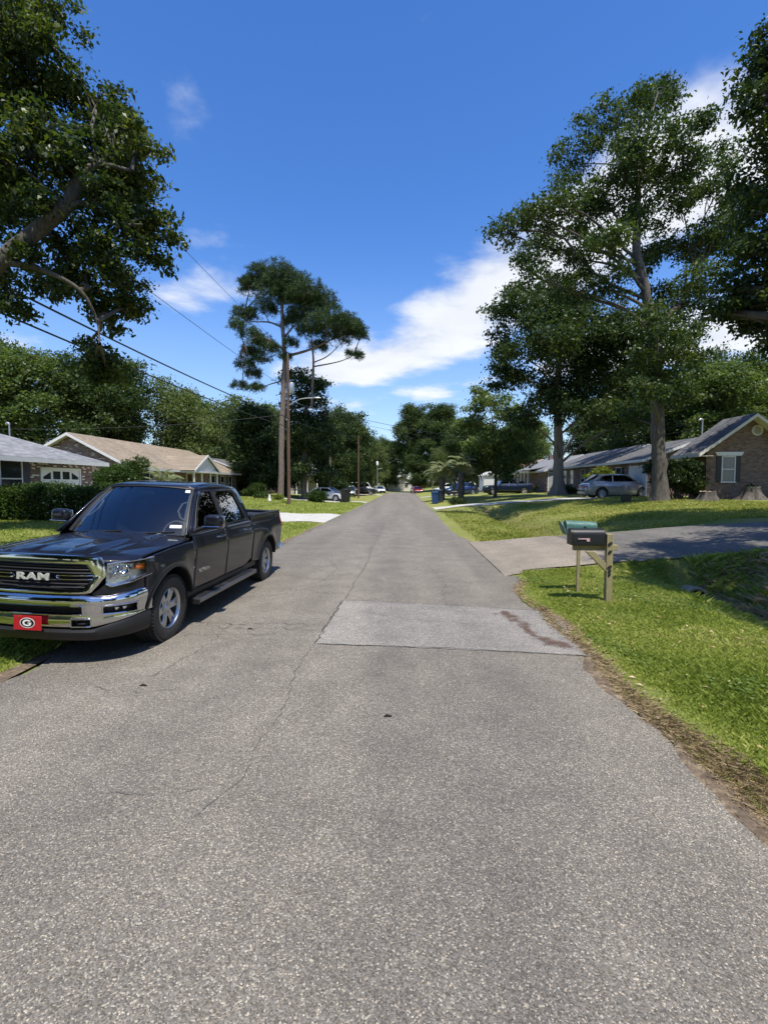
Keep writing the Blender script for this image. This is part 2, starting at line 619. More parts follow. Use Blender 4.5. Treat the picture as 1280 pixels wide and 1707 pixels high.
def lawnmat():
    m, t, b = newmat('lawn_ground')
    tcn = N(t, 'ShaderNodeTexCoord')
    P = tcn.outputs['Object']

    def noise(s, d=6.0, r=0.6, vec=None):
        n = N(t, 'ShaderNodeTexNoise', i_Scale=s, i_Detail=d, i_Roughness=r)
        t.links.new(vec or P, n.inputs['Vector'])
        return n.outputs[0]
    big = MR(t, noise(0.35, 5), 0.35, 0.68)
    c = MIX(t, big, (0.17, 0.195, 0.042), (0.31, 0.275, 0.105))
    c = MIX(t, MR(t, noise(2.2, 6), 0.35, 0.7), c, (0.19, 0.235, 0.055))
    c = MIX(t, M(t, 'MULTIPLY', MR(t, noise(0.9, 8, 0.7), 0.50, 0.72), 0.8), c, (0.30, 0.24, 0.12))
    fine = noise(34.0, 4, 0.7)
    c = MIX(t, 0.75, c, MIX(t, MR(t, fine, 0.25, 0.75), (0.35, 0.38, 0.35), (1.65, 1.6, 1.55)), 'MULTIPLY')
    at = N(t, 'ShaderNodeAttribute', attribute_name='dirt')
    dn = M(t, 'MULTIPLY', at.outputs['Fac'], MR(t, noise(5, 6), 0.25, 0.55))
    soil = MIX(t, noise(12, 6), (0.045, 0.032, 0.02), (0.16, 0.115, 0.07))
    c = MIX(t, dn, c, soil)
    t.links.new(c, b.inputs['Base Color'])
    b.inputs['Roughness'].default_value = 0.95
    b.inputs['Specular IOR Level'].default_value = 0.15
    bp = N(t, 'ShaderNodeBump', i_Strength=0.9, i_Distance=0.05)
    t.links.new(fine, bp.inputs['Height'])
    t.links.new(bp.outputs[0], b.inputs['Normal'])
    return m


LAWN = lawnmat()
tag(link('lawn_ground', npmesh('lawn_ground', V, F, LAWN, smooth=True, attr={'dirt': gd.ravel()})), kind='structure')


# ------------------------------------------------------------------ road
def asphaltmat(name, lo, hi, chip, scale=85.0, tint=None, seam=False):
    m, t, b = newmat(name)
    tcn = N(t, 'ShaderNodeTexCoord')
    P = tcn.outputs['Object']
    vo = N(t, 'ShaderNodeTexVoronoi', i_Scale=scale, feature='F1')
    t.links.new(P, vo.inputs['Vector'])
    sp = N(t, 'ShaderNodeSeparateColor')
    t.links.new(vo.outputs['Color'], sp.inputs[0])
    v2 = N(t, 'ShaderNodeTexVoronoi', i_Scale=scale * 0.43, feature='F1')
    t.links.new(P, v2.inputs['Vector'])
    s2 = N(t, 'ShaderNodeSeparateColor')
    t.links.new(v2.outputs['Color'], s2.inputs[0])
    cr = N(t, 'ShaderNodeValToRGB')
    e = cr.color_ramp.elements
    e[0].color = (*lo, 1)
    e[1].position = 0.88
    e[1].color = (*hi, 1)
    x = e.new(0.985)
    x.color = (*chip, 1)
    t.links.new(sp.outputs[0], cr.inputs[0])
    # hue of the single chips: some warm, some cool
    c = MIX(t, 0.5, cr.outputs[0], MIX(t, sp.outputs[1], (0.88, 0.97, 1.1), (1.12, 1.0, 0.88)), 'MULTIPLY')
    c = MIX(t, M(t, 'MULTIPLY', M(t, 'GREATER_THAN', s2.outputs[0], 0.984), MR(t, v2.outputs['Distance'], 0.33, 0.16)), c, (0.52, 0.49, 0.42))
    # worn lanes along the road and slow stains
    mp = N(t, 'ShaderNodeMapping')
    mp.inputs['Scale'].default_value = (0.9, 0.07, 1)
    t.links.new(P, mp.inputs[0])
    n1_ = N(t, 'ShaderNodeTexNoise', i_Scale=1.0, i_Detail=4.0)
    t.links.new(mp.outputs[0], n1_.inputs['Vector'])
    n2_ = N(t, 'ShaderNodeTexNoise', i_Scale=1.7, i_Detail=7.0, i_Roughness=0.65)
    t.links.new(P, n2_.inputs['Vector'])
    c = MIX(t, 0.8, c, MIX(t, MR(t, n1_.outputs[0], 0.3, 0.7), (0.82, 0.82, 0.83), (1.18, 1.17, 1.14)), 'MULTIPLY')
    c = MIX(t, 0.8, c, MIX(t, MR(t, n2_.outputs[0], 0.3, 0.72), (0.84, 0.83, 0.82), (1.16, 1.15, 1.12)), 'MULTIPLY')
    n3_ = N(t, 'ShaderNodeTexNoise', i_Scale=0.55, i_Detail=8.0, i_Roughness=0.72, i_Distortion=0.6)
    t.links.new(P, n3_.inputs['Vector'])
    c = MIX(t, M(t, 'MULTIPLY', MR(t, n3_.outputs[0], 0.60, 0.78), 0.20), c, (0.06, 0.054, 0.048))
    t.links.new(c, b.inputs['Base Color'])
    b.inputs['Roughness'].default_value = 0.88
    b.inputs['Specular IOR Level'].default_value = 0.3
    bp = N(t, 'ShaderNodeBump', i_Strength=0.55, i_Distance=0.006, invert=True)
    t.links.new(vo.outputs['Distance'], bp.inputs['Height'])
    t.links.new(bp.outputs[0], b.inputs['Normal'])
    return m


ROAD = asphaltmat('weathered_asphalt', (0.082, 0.0745, 0.063), (0.222, 0.203, 0.172), (0.43, 0.39, 0.31), scale=158.0)
PATCH = asphaltmat('patch_asphalt', (0.11, 0.103, 0.093), (0.27, 0.255, 0.23), (0.45, 0.425, 0.37), scale=125)
DRIVE = asphaltmat('driveway_asphalt', (0.07, 0.066, 0.06), (0.175, 0.163, 0.145), (0.29, 0.27, 0.235))
APRON = asphaltmat('apron_asphalt', (0.135, 0.117, 0.092), (0.30, 0.262, 0.208), (0.43, 0.385, 0.31), scale=110)
CONC = mat('concrete', (0.46, 0.44, 0.39), 0.9, var=0.22, vs=3, bump=0.2, bs=80, dirt=(0.25, 0.235, 0.20), dscale=1.5, damt=0.45)


def wob(y, k):
    return 0.05 * math.sin(1.7 * y + k) + 0.035 * math.sin(4.3 * y + 2 * k) + 0.02 * math.sin(11 * y + 3 * k) + random.uniform(-0.012, 0.012)


mb = MB()
ys = list(np.arange(-12, 40, 0.18)) + list(np.arange(40, 106, 1.0)) + [106]
for_rows = []
for y in ys:
    xl, xr = -3.95 + wob(y, 0.3) - (0.22 * math.exp(-((y - 30.5) / 1.0) ** 2)), 1.92 + wob(y, 2.1)
    xr += 0.42 * sstep(8.0, 9.9, y) * (1 - sstep(15.7, 18, y)) + 0.1 * sstep(25, 32, y)
    if 4.9 < y < 7.6:
        xr += 0.22 * math.sin((y - 4.9) / 2.7 * math.pi)
    crown = lambda x: 0.0 + 0.035 * (1 - ((x + 1.0) / 3.0) ** 2)
    for_rows.append([(x, y, max(crown(x), -0.03) if i not in (0, 8) else -0.045) for i, x in enumerate([xl, xl + 0.05] + [xl + (xr - xl) * k / 6 for k in range(1, 6)] + [xr - 0.05, xr])])
mb.grid(for_rows)
tag(mb.build('road', ROAD, angle=80), kind='structure')
mb = MB()
mb.grid([[(x, y, 0.0) for x in (-120, -60, -20, -4.2, 2.2, 20, 60, 120)] for y in (105.5, 110.5)])
tag(mb.build('cross_street', ROAD), kind='structure')


def rz_(x, y):
    return max(0.035 * (1 - ((x + 1.0) / 3.0) ** 2), -0.03)


# light grey repair patch, with a dark sealed seam round it
def sheet(name, poly, material, dz, n=10, zf=rz_):
    """quad-cornered sheet draped over the road"""
    (ax, ay), (bx, by), (cx, cy), (dx, dy) = poly
    m_ = MB()
    rows = []
    for i in range(n + 1):
        u = i / n
        row = []
        for j in range(n + 1):
            v = j / n
            x = (ax * (1 - v) + bx * v) * (1 - u) + (dx * (1 - v) + cx * v) * u
            y = (ay * (1 - v) + by * v) * (1 - u) + (dy * (1 - v) + cy * v) * u
            if i in (0, n) or j in (0, n):
                x += random.uniform(-0.015, 0.015)
                y += random.uniform(-0.015, 0.015)
            row.append((x, y, zf(x, y) + dz))
        rows.append(row)
    m_.grid(rows)
    return tag(m_.build(name, material, angle=80), kind='structure')


sheet('asphalt_patch', [(-0.99, 7.58), (2.10, 7.18), (2.06, 5.3), (-1.05, 5.46)], PATCH, 0.005, 24)
TAR = mat('crack_tar', (0.075, 0.07, 0.064), 0.9, var=0.4, vs=20)


def crack(pts, w=0.014, jit=0.03, step=0.07, name='road_crack', material=None, dz=0.009):
    P_ = [Vector((p[0], p[1], 0)) for p in pts]
    line = []
    for a, b in zip(P_, P_[1:]):
        k = max(2, int((b - a).length / step))
        nrm = Vector((-(b - a).y, (b - a).x, 0)).normalized()
        for i in range(k):
            line.append(a.lerp(b, i / k) + nrm * random.gauss(0, jit))
    line.append(P_[-1])
    m_ = MB()
    rows = []
    for i, p in enumerate(line):
        d = (line[min(i + 1, len(line) - 1)] - line[max(i - 1, 0)])
        nrm = Vector((-d.y, d.x, 0)).normalized()
        ww = 0.62 * w * random.uniform(0.25, 1.0) * (0.15 if i in (0, len(line) - 1) else 1)
        rows.append([(p.x - nrm.x * ww, p.y - nrm.y * ww, rz_(p.x, p.y) + dz), (p.x + nrm.x * ww, p.y + nrm.y * ww, rz_(p.x, p.y) + dz)])
    m_.grid(rows)
    tag(m_.build(name, material or TAR), kind='structure')


crack([(-0.98, 7.56), (2.1, 7.17)], 0.012, 0.008, name='patch_seam')
crack([(-1.05, 5.46), (-0.99, 7.58)], 0.022, 0.014, name='patch_seam')
crack([(-1.05, 5.46), (0.5, 5.4), (2.08, 5.28)], 0.012, 0.008, name='patch_seam')
crack([(-1.05, 5.46), (-1.1, 4.6), (-1.0, 3.9), (-1.05, 3.3), (-1.02, 2.9), (-1.2, 2.5)], 0.0045, 0.012)
crack([(-0.98, 7.6), (-0.95, 9.0), (-0.9, 11.5), (-1.0, 14), (-0.95, 18), (-1.05, 24), (-1.0, 32), (-1.1, 45), (-1.0, 60)], 0.009, 0.018, 0.12)
crack([(-2.9, 6.35), (-2.3, 6.2), (-1.7, 6.28), (-1.05, 6.15)], 0.010)
crack([(-2.75, 6.25), (-2.1, 6.0), (-1.6, 6.05), (-1.1, 5.95)], 0.009)
crack([(-2.8, 5.75), (-2.2, 5.75), (-1.55, 5.8)], 0.008)
crack([(-2.35, 6.25), (-2.3, 5.4), (-2.4, 4.75), (-2.55, 4.45)], 0.007)
crack([(-2.9, 4.2), (-2.4, 4.1), (-2.0, 4.15)], 0.006)
crack([(-3.0, 7.6), (-2.2, 7.9), (-1.6, 8.1), (-1.0, 8.0)], 0.012)
crack([(-2.4, 9.6), (-1.7, 9.2), (-1.0, 9.35), (0.4, 9.2), (1.8, 9.25)], 0.010)
crack([(-2.2, 8.2), (-1.6, 9.0), (-1.5, 10.5), (-2.0, 12.0), (-2.9, 12.6)], 0.010)
crack([(-1.9, 2.72), (-1.45, 2.7), (-1.2, 2.78)], 0.005, 0.01)
crack([(-3.9, 15), (-1.0, 15.3), (1.9, 14.9)], 0.018)
crack([(-3.9, 21), (-1.0, 21.4), (1.9, 21.1)], 0.02)
crack([(0.6, 7.3), (0.75, 9.0), (0.5, 11)], 0.007)
crack([(-0.7, 6.9), (0.2, 6.5), (0.9, 6.4)], 0.007, 0.03)
# rusty mud stain on the patch
MUD = mat('mud_stain', (0.145, 0.092, 0.062), 0.9, var=0.45, vs=14, bump=0.4, bs=60)
random.seed(21)
sx_, sy_ = np.meshgrid(np.linspace(1.0, 2.0, 60), np.linspace(5.45, 7.15, 100))
amt = np.zeros_like(sx_)
for (cx, cy, rx, ry, k) in [(float(np.interp(q, [0, .3, .6, .85, 1], [1.46, 1.58, 1.58, 1.68, 1.86])), float(np.interp(q, [0, .3, .6, .85, 1], [6.96, 6.5, 6.1, 5.76, 5.62])), .13 + .05 * math.sin(9 * q), .16, .95 - .25 * abs(math.sin(7 * q))) for q in np.linspace(0, 1, 12)] + [(1.3, 6.9, .14, .07, .6)]:
    amt = np.maximum(amt, k * np.exp(-((sx_ - cx) / rx) ** 2 - ((sy_ - cy) / ry) ** 2))
szz = np.array([[rz_(x, y) + .0125 for x, y in zip(r, q)] for r, q in zip(sx_, sy_)])
mm, t_, b_ = newmat('mud_stain')
at_ = N(t_, 'ShaderNodeAttribute', attribute_name='amt')
tc_ = N(t_, 'ShaderNodeTexCoord')
nz_ = N(t_, 'ShaderNodeTexNoise', i_Scale=6.0, i_Detail=10.0, i_Roughness=0.78)
t_.links.new(tc_.outputs['Object'], nz_.inputs['Vector'])
al_ = MR(t_, M(t_, 'ADD', at_.outputs['Fac'], M(t_, 'MULTIPLY', M(t_, 'SUBTRACT', nz_.outputs[0], .5), 2.2)), .35, 1.05)
t_.links.new(M(t_, 'MULTIPLY', M(t_, 'MULTIPLY', al_, .92), MR(t_, at_.outputs['Fac'], .02, .15)), b_.inputs['Alpha'])
t_.links.new(MIX(t_, nz_.outputs[0], (.06, .03, .02), (.15, .082, .055)), b_.inputs['Base Color'])
b_.inputs['Roughness'].default_value = .95
ii_, jj_ = np.meshgrid(np.arange(99), np.arange(59), indexing='ij')
a2 = (ii_ * 60 + jj_).ravel()
tag(link('mud_stain', npmesh('mud_stain', np.stack([sx_.ravel(), sy_.ravel(), szz.ravel()], 1), np.stack([a2, a2 + 1, a2 + 61, a2 + 60], 1), mm, attr={'amt': amt.ravel()})), kind='structure')

# ------------------------------------------------------------------ driveways, draped on the ground
def drape(name, rows, material, dz=0.012):
    m_ = MB()
    m_.grid([[(x, y, max(gz(x, y), -0.03) + dz if not (-3.95 < x < 1.9) else rz_(x, y) + dz) for x, y in r] for r in rows])
    return tag(m_.build(name, material, angle=70), kind='structure')


def flare(x):
    return 0.9 * math.exp(-max(x - 1.95, 0) / 0.7)


xs = list(np.arange(2.05, 4.8, 0.2))
drape('driveway_apron', [[(x, (10.35 - flare(x) * 0.55) + (15.45 + flare(x) * 0.5 - (10.35 - flare(x) * 0.55)) * k / 14 + (random.uniform(-.04, .04) if k in (0, 14) else 0)) for k in range(15)] for x in xs], APRON, 0.02)
xs = list(np.arange(4.6, 17.3, 0.4))
drape('asphalt_driveway', [[(x, 10.32 + (15.45 - 10.32) * k / 14) for k in range(15)] for x in xs], DRIVE, 0.02)
drape('driveway_edging', [[(x, 10.25 + .02 * math.sin(3 * x)), (x, 10.33)] for x in np.arange(2.5, 5.3, 0.2)], APRON, 0.035)
xs = list(np.arange(2.15, 17, 0.5))
drape('concrete_driveway', [[(x, 35.6 - flare(x) + k * (2.6 + 2 * flare(x)) / 4) for k in range(5)] for x in xs], CONC, 0.03)
drape('concrete_driveway', [[(x, 66 + k * 0.9) for k in range(4)] for x in np.arange(2.1, 12, 0.8)], CONC, 0.03)
xs = list(np.arange(-4.0, -17, -0.6))
drape('concrete_driveway', [[(x, 23.1 + k * 6.6 / 5 + (0.25 * (1 - k / 2.5)) * math.exp((x + 4.0) / 1.0)) for k in range(6)] for x in xs], CONC, 0.025)
drape('concrete_driveway', [[(x, 48 + k * 0.9) for k in range(4)] for x in np.arange(-4.0, -14, -0.8)], CONC, 0.03)
drape('concrete_driveway', [[(x, 80 + k * 1.2) for k in range(4)] for x in np.arange(-4.0, -14, -0.8)], CONC, 0.03)
# bare soil line between road and lawn
SOIL = mat('soil', (0.12, 0.088, 0.058), 0.98, var=0.6, vs=16, bump=0.8, bs=40, dirt=(0.34, 0.26, 0.16), dscale=7, damt=0.9)
mb = MB()
rows = []
for y in np.arange(0.5, 9.6, 0.1):
    w = 0.035 + 0.055 * math.exp(-((y - 2.9) / 1.2) ** 2) + 0.07 * math.exp(-((y - 5.2) / 0.6) ** 2) + 0.04 * math.sin(3 * y)
    sx = 1.90 + wob(y, 2.1) + (0.22 * math.sin((y - 4.9) / 2.7 * math.pi) if 4.9 < y < 7.6 else 0) + 0.42 * sstep(8.0, 9.9, y)
    rows.append([(sx + w * k, y, (-0.012 + 0.02 * (k > 0)) - 0.012 * k) for k in (-0.35, 0.1, 0.5, 1.0, 1.4)])
mb.grid(rows)
tag(mb.build('soil_edge', SOIL, angle=80), kind='structure')
mb = MB()
rows = []
for y in np.arange(1, 22.5, 0.15):
    w = 0.14 + 0.05 * math.sin(2 * y)
    rows.append([(-3.93 - wob(y, 0.3) * 0 - w * k, y, -0.008 + 0.016 * (k > 0) - 0.012 * k) for k in (-0.3, 0.3, 1.0)])
mb.grid(rows)
tag(mb.build('soil_edge', SOIL, angle=80), kind='structure')


# ------------------------------------------------------------------ grass blades, straw
DRYG = leafmat('dry_grass_blades', [(0.125, 0.159, 0.025), (0.225, 0.256, 0.050), (0.338, 0.336, 0.088), (0.450, 0.403, 0.163)], .3, .55, .45)
GRASS = leafmat('grass_blades', [(0.113, 0.156, 0.027), (0.205, 0.265, 0.047), (0.296, 0.356, 0.073), (0.402, 0.426, 0.118), (0.535, 0.453, 0.220)], 0.3, 0.5, 0.8)
STRAW = leafmat('dry_straw', [(0.15, 0.10, 0.055), (0.32, 0.24, 0.135), (0.47, 0.38, 0.23)], 0.1, 0.7)


def blades(X, Y, H, Wd, lean=0.6, Z=None):
    n = len(X)
    Z = ground(X, Y) if Z is None else Z
    a = rng.uniform(0, 2 * np.pi, n)
    ca, sa = np.cos(a), np.sin(a)
    b = rng.uniform(0, 2 * np.pi, n)
    L = H * lean * rng.uniform(0.2, 1.3, n)
    base = np.stack([X, Y, Z - 0.012], 1)
    side = np.stack([ca * Wd, sa * Wd, np.zeros(n)], 1)
    mid = base + np.stack([np.cos(b) * L * 0.35, np.sin(b) * L * 0.35, H * 0.6], 1)
    tip = base + np.stack([np.cos(b) * L, np.sin(b) * L, H * rng.uniform(0.75, 1.0, n)], 1)
    V = np.stack([base - side, base + side, mid + side * 0.8, tip], 1).reshape(-1, 3)
    # a quad per blade
    F = (np.arange(n) * 4)[:, None] + np.array([0, 1, 2, 3])
    return V, F


def keep_noise(X, Y, s, k):
    return np.sin(X * s + 1.3 * k) * np.sin(Y * s * 1.1 + k) + 0.6 * np.sin(X * s * 2.3 + Y * s * 1.7 + k)


def scatter(x0, x1, y0, y1, n):
    return rng.uniform(x0, x1, n), rng.uniform(y0, y1, n)


parts = []
# right verge near
X, Y = scatter(1.95, 5.4, 1.2, 10.2, 300000)
edge = 1.955 + 0.14 * np.exp(-((Y - 2.9) / 1.2) ** 2) + 0.16 * np.exp(-((Y - 5.2) / 0.6) ** 2) + 0.05 * np.sin(2.7 * Y) + 0.24 * np.sin(np.clip((Y - 4.9) / 2.7, 0, 1) * np.pi) + 0.42 * sstep(8.0, 9.9, Y) + np.abs(rng.normal(0, 0.05, len(X)))
bald = (keep_noise(X, Y, 2.1, 0.4) > 1.12) | (((X - 3.75) / 0.35) ** 2 + ((Y - 6.2) / 0.3) ** 2 < rng.uniform(0.3, 1.2, len(X)))
k = (X > edge) & (X > 1.0) & (~bald | (rng.random(len(X)) < 0.25)) & (Y > X * 0.9 - 1.0)
X, Y = X[k], Y[k]
H = rng.uniform(0.03, 0.075, len(X)) * (1 + 0.25 * keep_noise(X, Y, 1.3, 2)) * np.clip((X - 2.0) * 2.0, 0.45, 1)
parts.append(blades(X, Y, H, rng.uniform(0.0025, 0.005, len(X)), 0.9))
# ditch banks and the strip to the driveway: taller and rough
X, Y = scatter(4.6, 10.5, 3.5, 10.3, 130000)
k = (np.abs(X - 5.75) > rng.uniform(0.1, 0.6, len(X)))
X, Y = X[k], Y[k]
H = rng.uniform(0.04, 0.15, len(X)) * (1 + 0.35 * keep_noise(X, Y, 1.7, 5))
parts.append(blades(X, Y, H, rng.uniform(0.003, 0.006, len(X)), 1.2))
# beyond the driveway
dry = []
X, Y = scatter(2.3, 17, 15.9, 34.5, 110000)
k = (rng.random(len(X)) < (16.0 / Y) ** 1.6) & (X > 2.35 + 0.25 * rng.random(len(X)))
X, Y = X[k], Y[k]
H = rng.uniform(0.05, 0.12, len(X)) * (1 + 0.3 * keep_noise(X, Y, 0.9, 3))
dry.append(blades(X, Y, H, rng.uniform(0.006, 0.013, len(X)), 1.0))
# left verge and front lawns
X, Y = scatter(-9, -3.97, 2.4, 12, 110000)
k = (X < -4.05 - np.abs(rng.normal(0, 0.08, len(X)))) & ((Y < 6.3) | (X < -4.9))
X, Y = X[k], Y[k]
H = rng.uniform(0.04, 0.085, len(X))
parts.append(blades(X, Y, H, rng.uniform(0.003, 0.006, len(X)), 0.9))
X, Y = scatter(-19, -4.0, 12, 23, 60000)
k = X < -4.05 - np.abs(rng.normal(0, 0.1, len(X)))
X, Y = X[k], Y[k]
parts.append(blades(X, Y, rng.uniform(0.05, 0.10, len(X)), rng.uniform(0.006, 0.012, len(X)), 0.9))
X, Y = scatter(-22, -4.0, 30, 48, 40000)
parts.append(blades(X, Y, rng.uniform(0.06, 0.13, len(X)), rng.uniform(0.012, 0.022, len(X)), 0.9))


def join(parts):
    Vs, Fs, o = [], [], 0
    for v, f in parts:
        Vs.append(v)
        Fs.append(f + o)
        o += len(v)
    return np.concatenate(Vs), np.concatenate(Fs)


V, F = join(parts)
tag(link('grass', npmesh('grass', V, F, GRASS)), 'short green lawn grass along both sides of the road', 'grass', kind='stuff')
V, F = join(dry)
tag(link('lawn_grass', npmesh('lawn_grass', V, F, DRYG)), 'yellowing lawn grass beyond the right asphalt driveway', 'grass', kind='stuff')
# dry straw along the right edge and thatch in the lawn
X, Y = scatter(1.9, 2.6, 1.2, 7.4, 46000)
k = (np.abs(X - (2.05 + 0.05 * np.sin(2.7 * Y) + 0.12 * np.exp(-((Y - 3) / 1.2) ** 2))) < rng.uniform(0, 0.085, len(X)) * (1 + 1.7 * np.exp(-((Y - 3) / 1.2) ** 2)))
X, Y = X[k], Y[k]
v1 = blades(X, Y, rng.uniform(0.008, 0.035, len(X)), rng.uniform(0.0013, 0.003, len(X)), 2.6, Z=np.full(len(X), 0.012))
X, Y = scatter(2.3, 5.0, 2.5, 9.8, 9000)
k = keep_noise(X, Y, 2.1, 0.4) > 0.7
X, Y = X[k], Y[k]
v2 = blades(X, Y, rng.uniform(0.012, 0.03, len(X)), rng.uniform(0.002, 0.004, len(X)), 3.0)
X, Y = scatter(6.0, 7.6, 7.5, 10.2, 2500)
v3 = blades(X, Y, rng.uniform(0.06, 0.2, len(X)), rng.uniform(0.003, 0.006, len(X)), 1.8)
X, Y = scatter(1.88, 2.5, 1.2, 9.5, 24000)
sx = 1.93 + 0.05 * np.sin(1.7 * Y + 2.1) + 0.22 * np.sin(np.clip((Y - 4.9) / 2.7, 0, 1) * np.pi) + 0.42 * sstep(8.0, 9.9, Y)
k = np.abs(X - sx - .05) < np.abs(rng.normal(0, .09, len(X)))
X, Y = X[k], Y[k]
v4 = blades(X, Y, rng.uniform(0.006, 0.022, len(X)), rng.uniform(0.0015, 0.004, len(X)), 3.2, Z=np.full(len(X), 0.008))
V, F = join([v1, v2, v3, v4])
tag(link('dry_straw', npmesh('dry_straw', V, F, STRAW)), 'dry brown straw along the right road edge', 'straw', kind='stuff')

# broad leaved weeds in the verge
WEED = leafmat('weed_leaves', [(0.07, 0.12, 0.03), (0.13, 0.19, 0.05), (0.22, 0.27, 0.09)], .3, .5, 2.0)
X, Y = scatter(2.15, 5.2, 1.6, 9.9, 9000)
k = (keep_noise(X, Y, 1.6, 3.7) > .55) & (X > 2.25 + .2 * np.exp(-((Y - 2.9) / 1.2) ** 2))
X, Y = X[k], Y[k]
n = len(X)
ang = rng.uniform(0, 6.283, n)
L_ = rng.uniform(.012, .03, n)
Zg = ground(X, Y) + rng.uniform(.03, .065, n)
dx, dy = np.cos(ang) * L_, np.sin(ang) * L_
V = np.stack([np.stack([X - dx, Y - dy, Zg], 1), np.stack([X + dy * .7, Y - dx * .7, Zg + .004], 1), np.stack([X + dx, Y + dy, Zg - .006], 1), np.stack([X - dy * .7, Y + dx * .7, Zg + .004], 1)], 1).reshape(-1, 3)
F = (np.arange(n) * 4)[:, None] + np.array([0, 1, 2, 3])
tag(link('weeds', npmesh('weeds', V, F, WEED)), 'small broad leaved weeds mixed into the right verge grass', 'weeds', kind='stuff')
# ------------------------------------------------------------------ houses
BRICK_R = brickmat('red_brick', (.085, .048, .04), (.26, .15, .125), (.30, .27, .235), (.44, .39, .33), .10)
BRICK_P = brickmat('mixed_brick', (.06, .036, .032), (.22, .125, .11), (.26, .24, .215), (.58, .54, .49), .20)
BRICK_T = brickmat('tan_brick', (.12, .072, .05), (.24, .155, .11), (.27, .235, .19), (.12, .05, .036), .14)
SH_GREY = shinglemat('grey_shingles', (.15, .152, .155), (.27, .27, .27))
SH_TAN = shinglemat('tan_shingles', (.21, .162, .108), (.33, .262, .182), (.18, .148, .11))
SH_DARK = shinglemat('dark_shingles', (.085, .087, .09), (.18, .18, .18), (.04, .04, .04))
NAVY = mat('navy_shutter', (.018, .02, .045), .5, var=.15, vs=8)
BLKSH = mat('black_shutter', (.014, .014, .015), .5, var=.15, vs=8)
ROOFW = mat('fascia_white', (.70, .69, .66), .5, var=.06, vs=2, dirt=(.40, .38, .33), dscale=2, damt=.4)


def face_fn(axis_, pos, out):
    """wall-plane frame: axis_ 'X' = wall normal along x; returns fn(u, v, d): u along wall, v up, d outward"""
    if axis_ == 'X':
        return lambda u, v, d: (pos + out * d, u, v)
    return lambda u, v, d: (u, pos + out * d, v)


def fbox(mb, fn, u0, u1, v0, v1, d0, d1):
    mb.prism([(u0, v0), (u1, v0), (u1, v1), (u0, v1)], fn, d0, d1)


def window(root, fn, u, v, w, h, shut=None, shutw=.35, pane=PANE, head=False, cols=2):
    fr = MB()
    t = .055
    fbox(fr, fn, u - w / 2 - t, u + w / 2 + t, v + h, v + h + t, .0, .05)
    fbox(fr, fn, u - w / 2 - t, u - w / 2, v, v + h, .001, .049)
    fbox(fr, fn, u + w / 2, u + w / 2 + t, v, v + h, .001, .049)
    fbox(fr, fn, u - w / 2, u + w / 2, v + h / 2 - .025, v + h / 2 + .025, .004, .04)
    f = fr.build('window', ROOFW, root, 30)
    for k in (0, 1):
        p = MB()
        fbox(p, fn, u - w / 2 + .004, u + w / 2 - .004, v + (h / 2 + .026) * k + .002, v + (h / 2 - .026) + (h / 2 + .024) * k, .002, .012 + .01 * k)
        p.build('pane', pane, f, None)
    s = MB()
    fbox(s, fn, u - w / 2 - .09, u + w / 2 + .09, v - .07, v - .002, .0, .09)
    s.build('sill', ROOFW, f, None)
    if shut:
        for sg in (-1, 1):
            s = MB()
            a = u + sg * (w / 2 + t + .01)
            b = a + sg * shutw
            a, b = min(a, b), max(a, b)
            fbox(s, fn, a, b, v - .03, v + h + .03, .0, .03)
            for k in range(14):
                z = v + .05 + k * (h - .1) / 13
                fbox(s, fn, a + .04, b - .04, z - .012, z + .012, .03, .042)
            s.build('shutter', shut, root, None)
    if head:
        s = MB()
        s.prism([(u - w / 2 - shutw - .18, v + h + .28), (u + w / 2 + shutw + .18, v + h + .28), (u + w / 2 + shutw + .06, v + h + .07), (u - w / 2 - shutw - .06, v + h + .07)], fn, .002, .10)
        s.build('window_head', ROOFW, root, None)
    return f


def door(root, fn, u, v, w, h, m, name='door', panels=(2, 3), lights=False):
    mb = MB()
    t = .10
    fbox(mb, fn, u - w / 2 - t, u + w / 2 + t, v + h, v + h + t, 0, .05)
    fbox(mb, fn, u - w / 2 - t, u - w / 2, v, v + h, .001, .049)
    fbox(mb, fn, u + w / 2, u + w / 2 + t, v, v + h, .001, .049)
    fr = mb.build('door_frame', ROOFW, root, None)
    mb = MB()
    fbox(mb, fn, u - w / 2 + .003, u + w / 2 - .003, v, v + h - .003, .001, .02)
    d = mb.build(name, m, root, None)
    nx_, ny_ = panels
    for i in range(nx_):
        for j in range(ny_):
            p = MB()
            a, b = u - w / 2 + w * (i + .12) / nx_, u - w / 2 + w * (i + .88) / nx_
            c, e = v + h * (j + .12) / ny_, v + h * (j + .86) / ny_
            if lights and j == ny_ - 1:
                uc = (a + b) / 2
                q = [(a, c), (b, c), (b, c + (e - c) * (1.0 if i in (1, 2) else .35)), (uc, c + (e - c) * 1.0), (a, c + (e - c) * (1.0 if i in (1, 2) else (1.0 if i == 3 else .35)))]
                p.prism(q if i in (1, 2) else [(a, c), (b, c), (b, c + (e - c) * (.9 if i == 0 else .3)), (a, c + (e - c) * (.3 if i == 0 else .9))], fn, .02, .026)
                p.build('door_light', PANE, d, None)
            else:
                fbox(p, fn, a, b, c, e, .02, .028)
                p.build('door_panel', m, d, None, bevel=.006)
    if name == 'door':
        k = MB()
        c = fn(u + w * .38, v + h * .47, .06)
        k.lathe([(.0, -.03), (.03, -.02), (.03, .02), (.0, .03)], 10, 'Z', c)
        k.build('handle', CHROME, d)
    return d


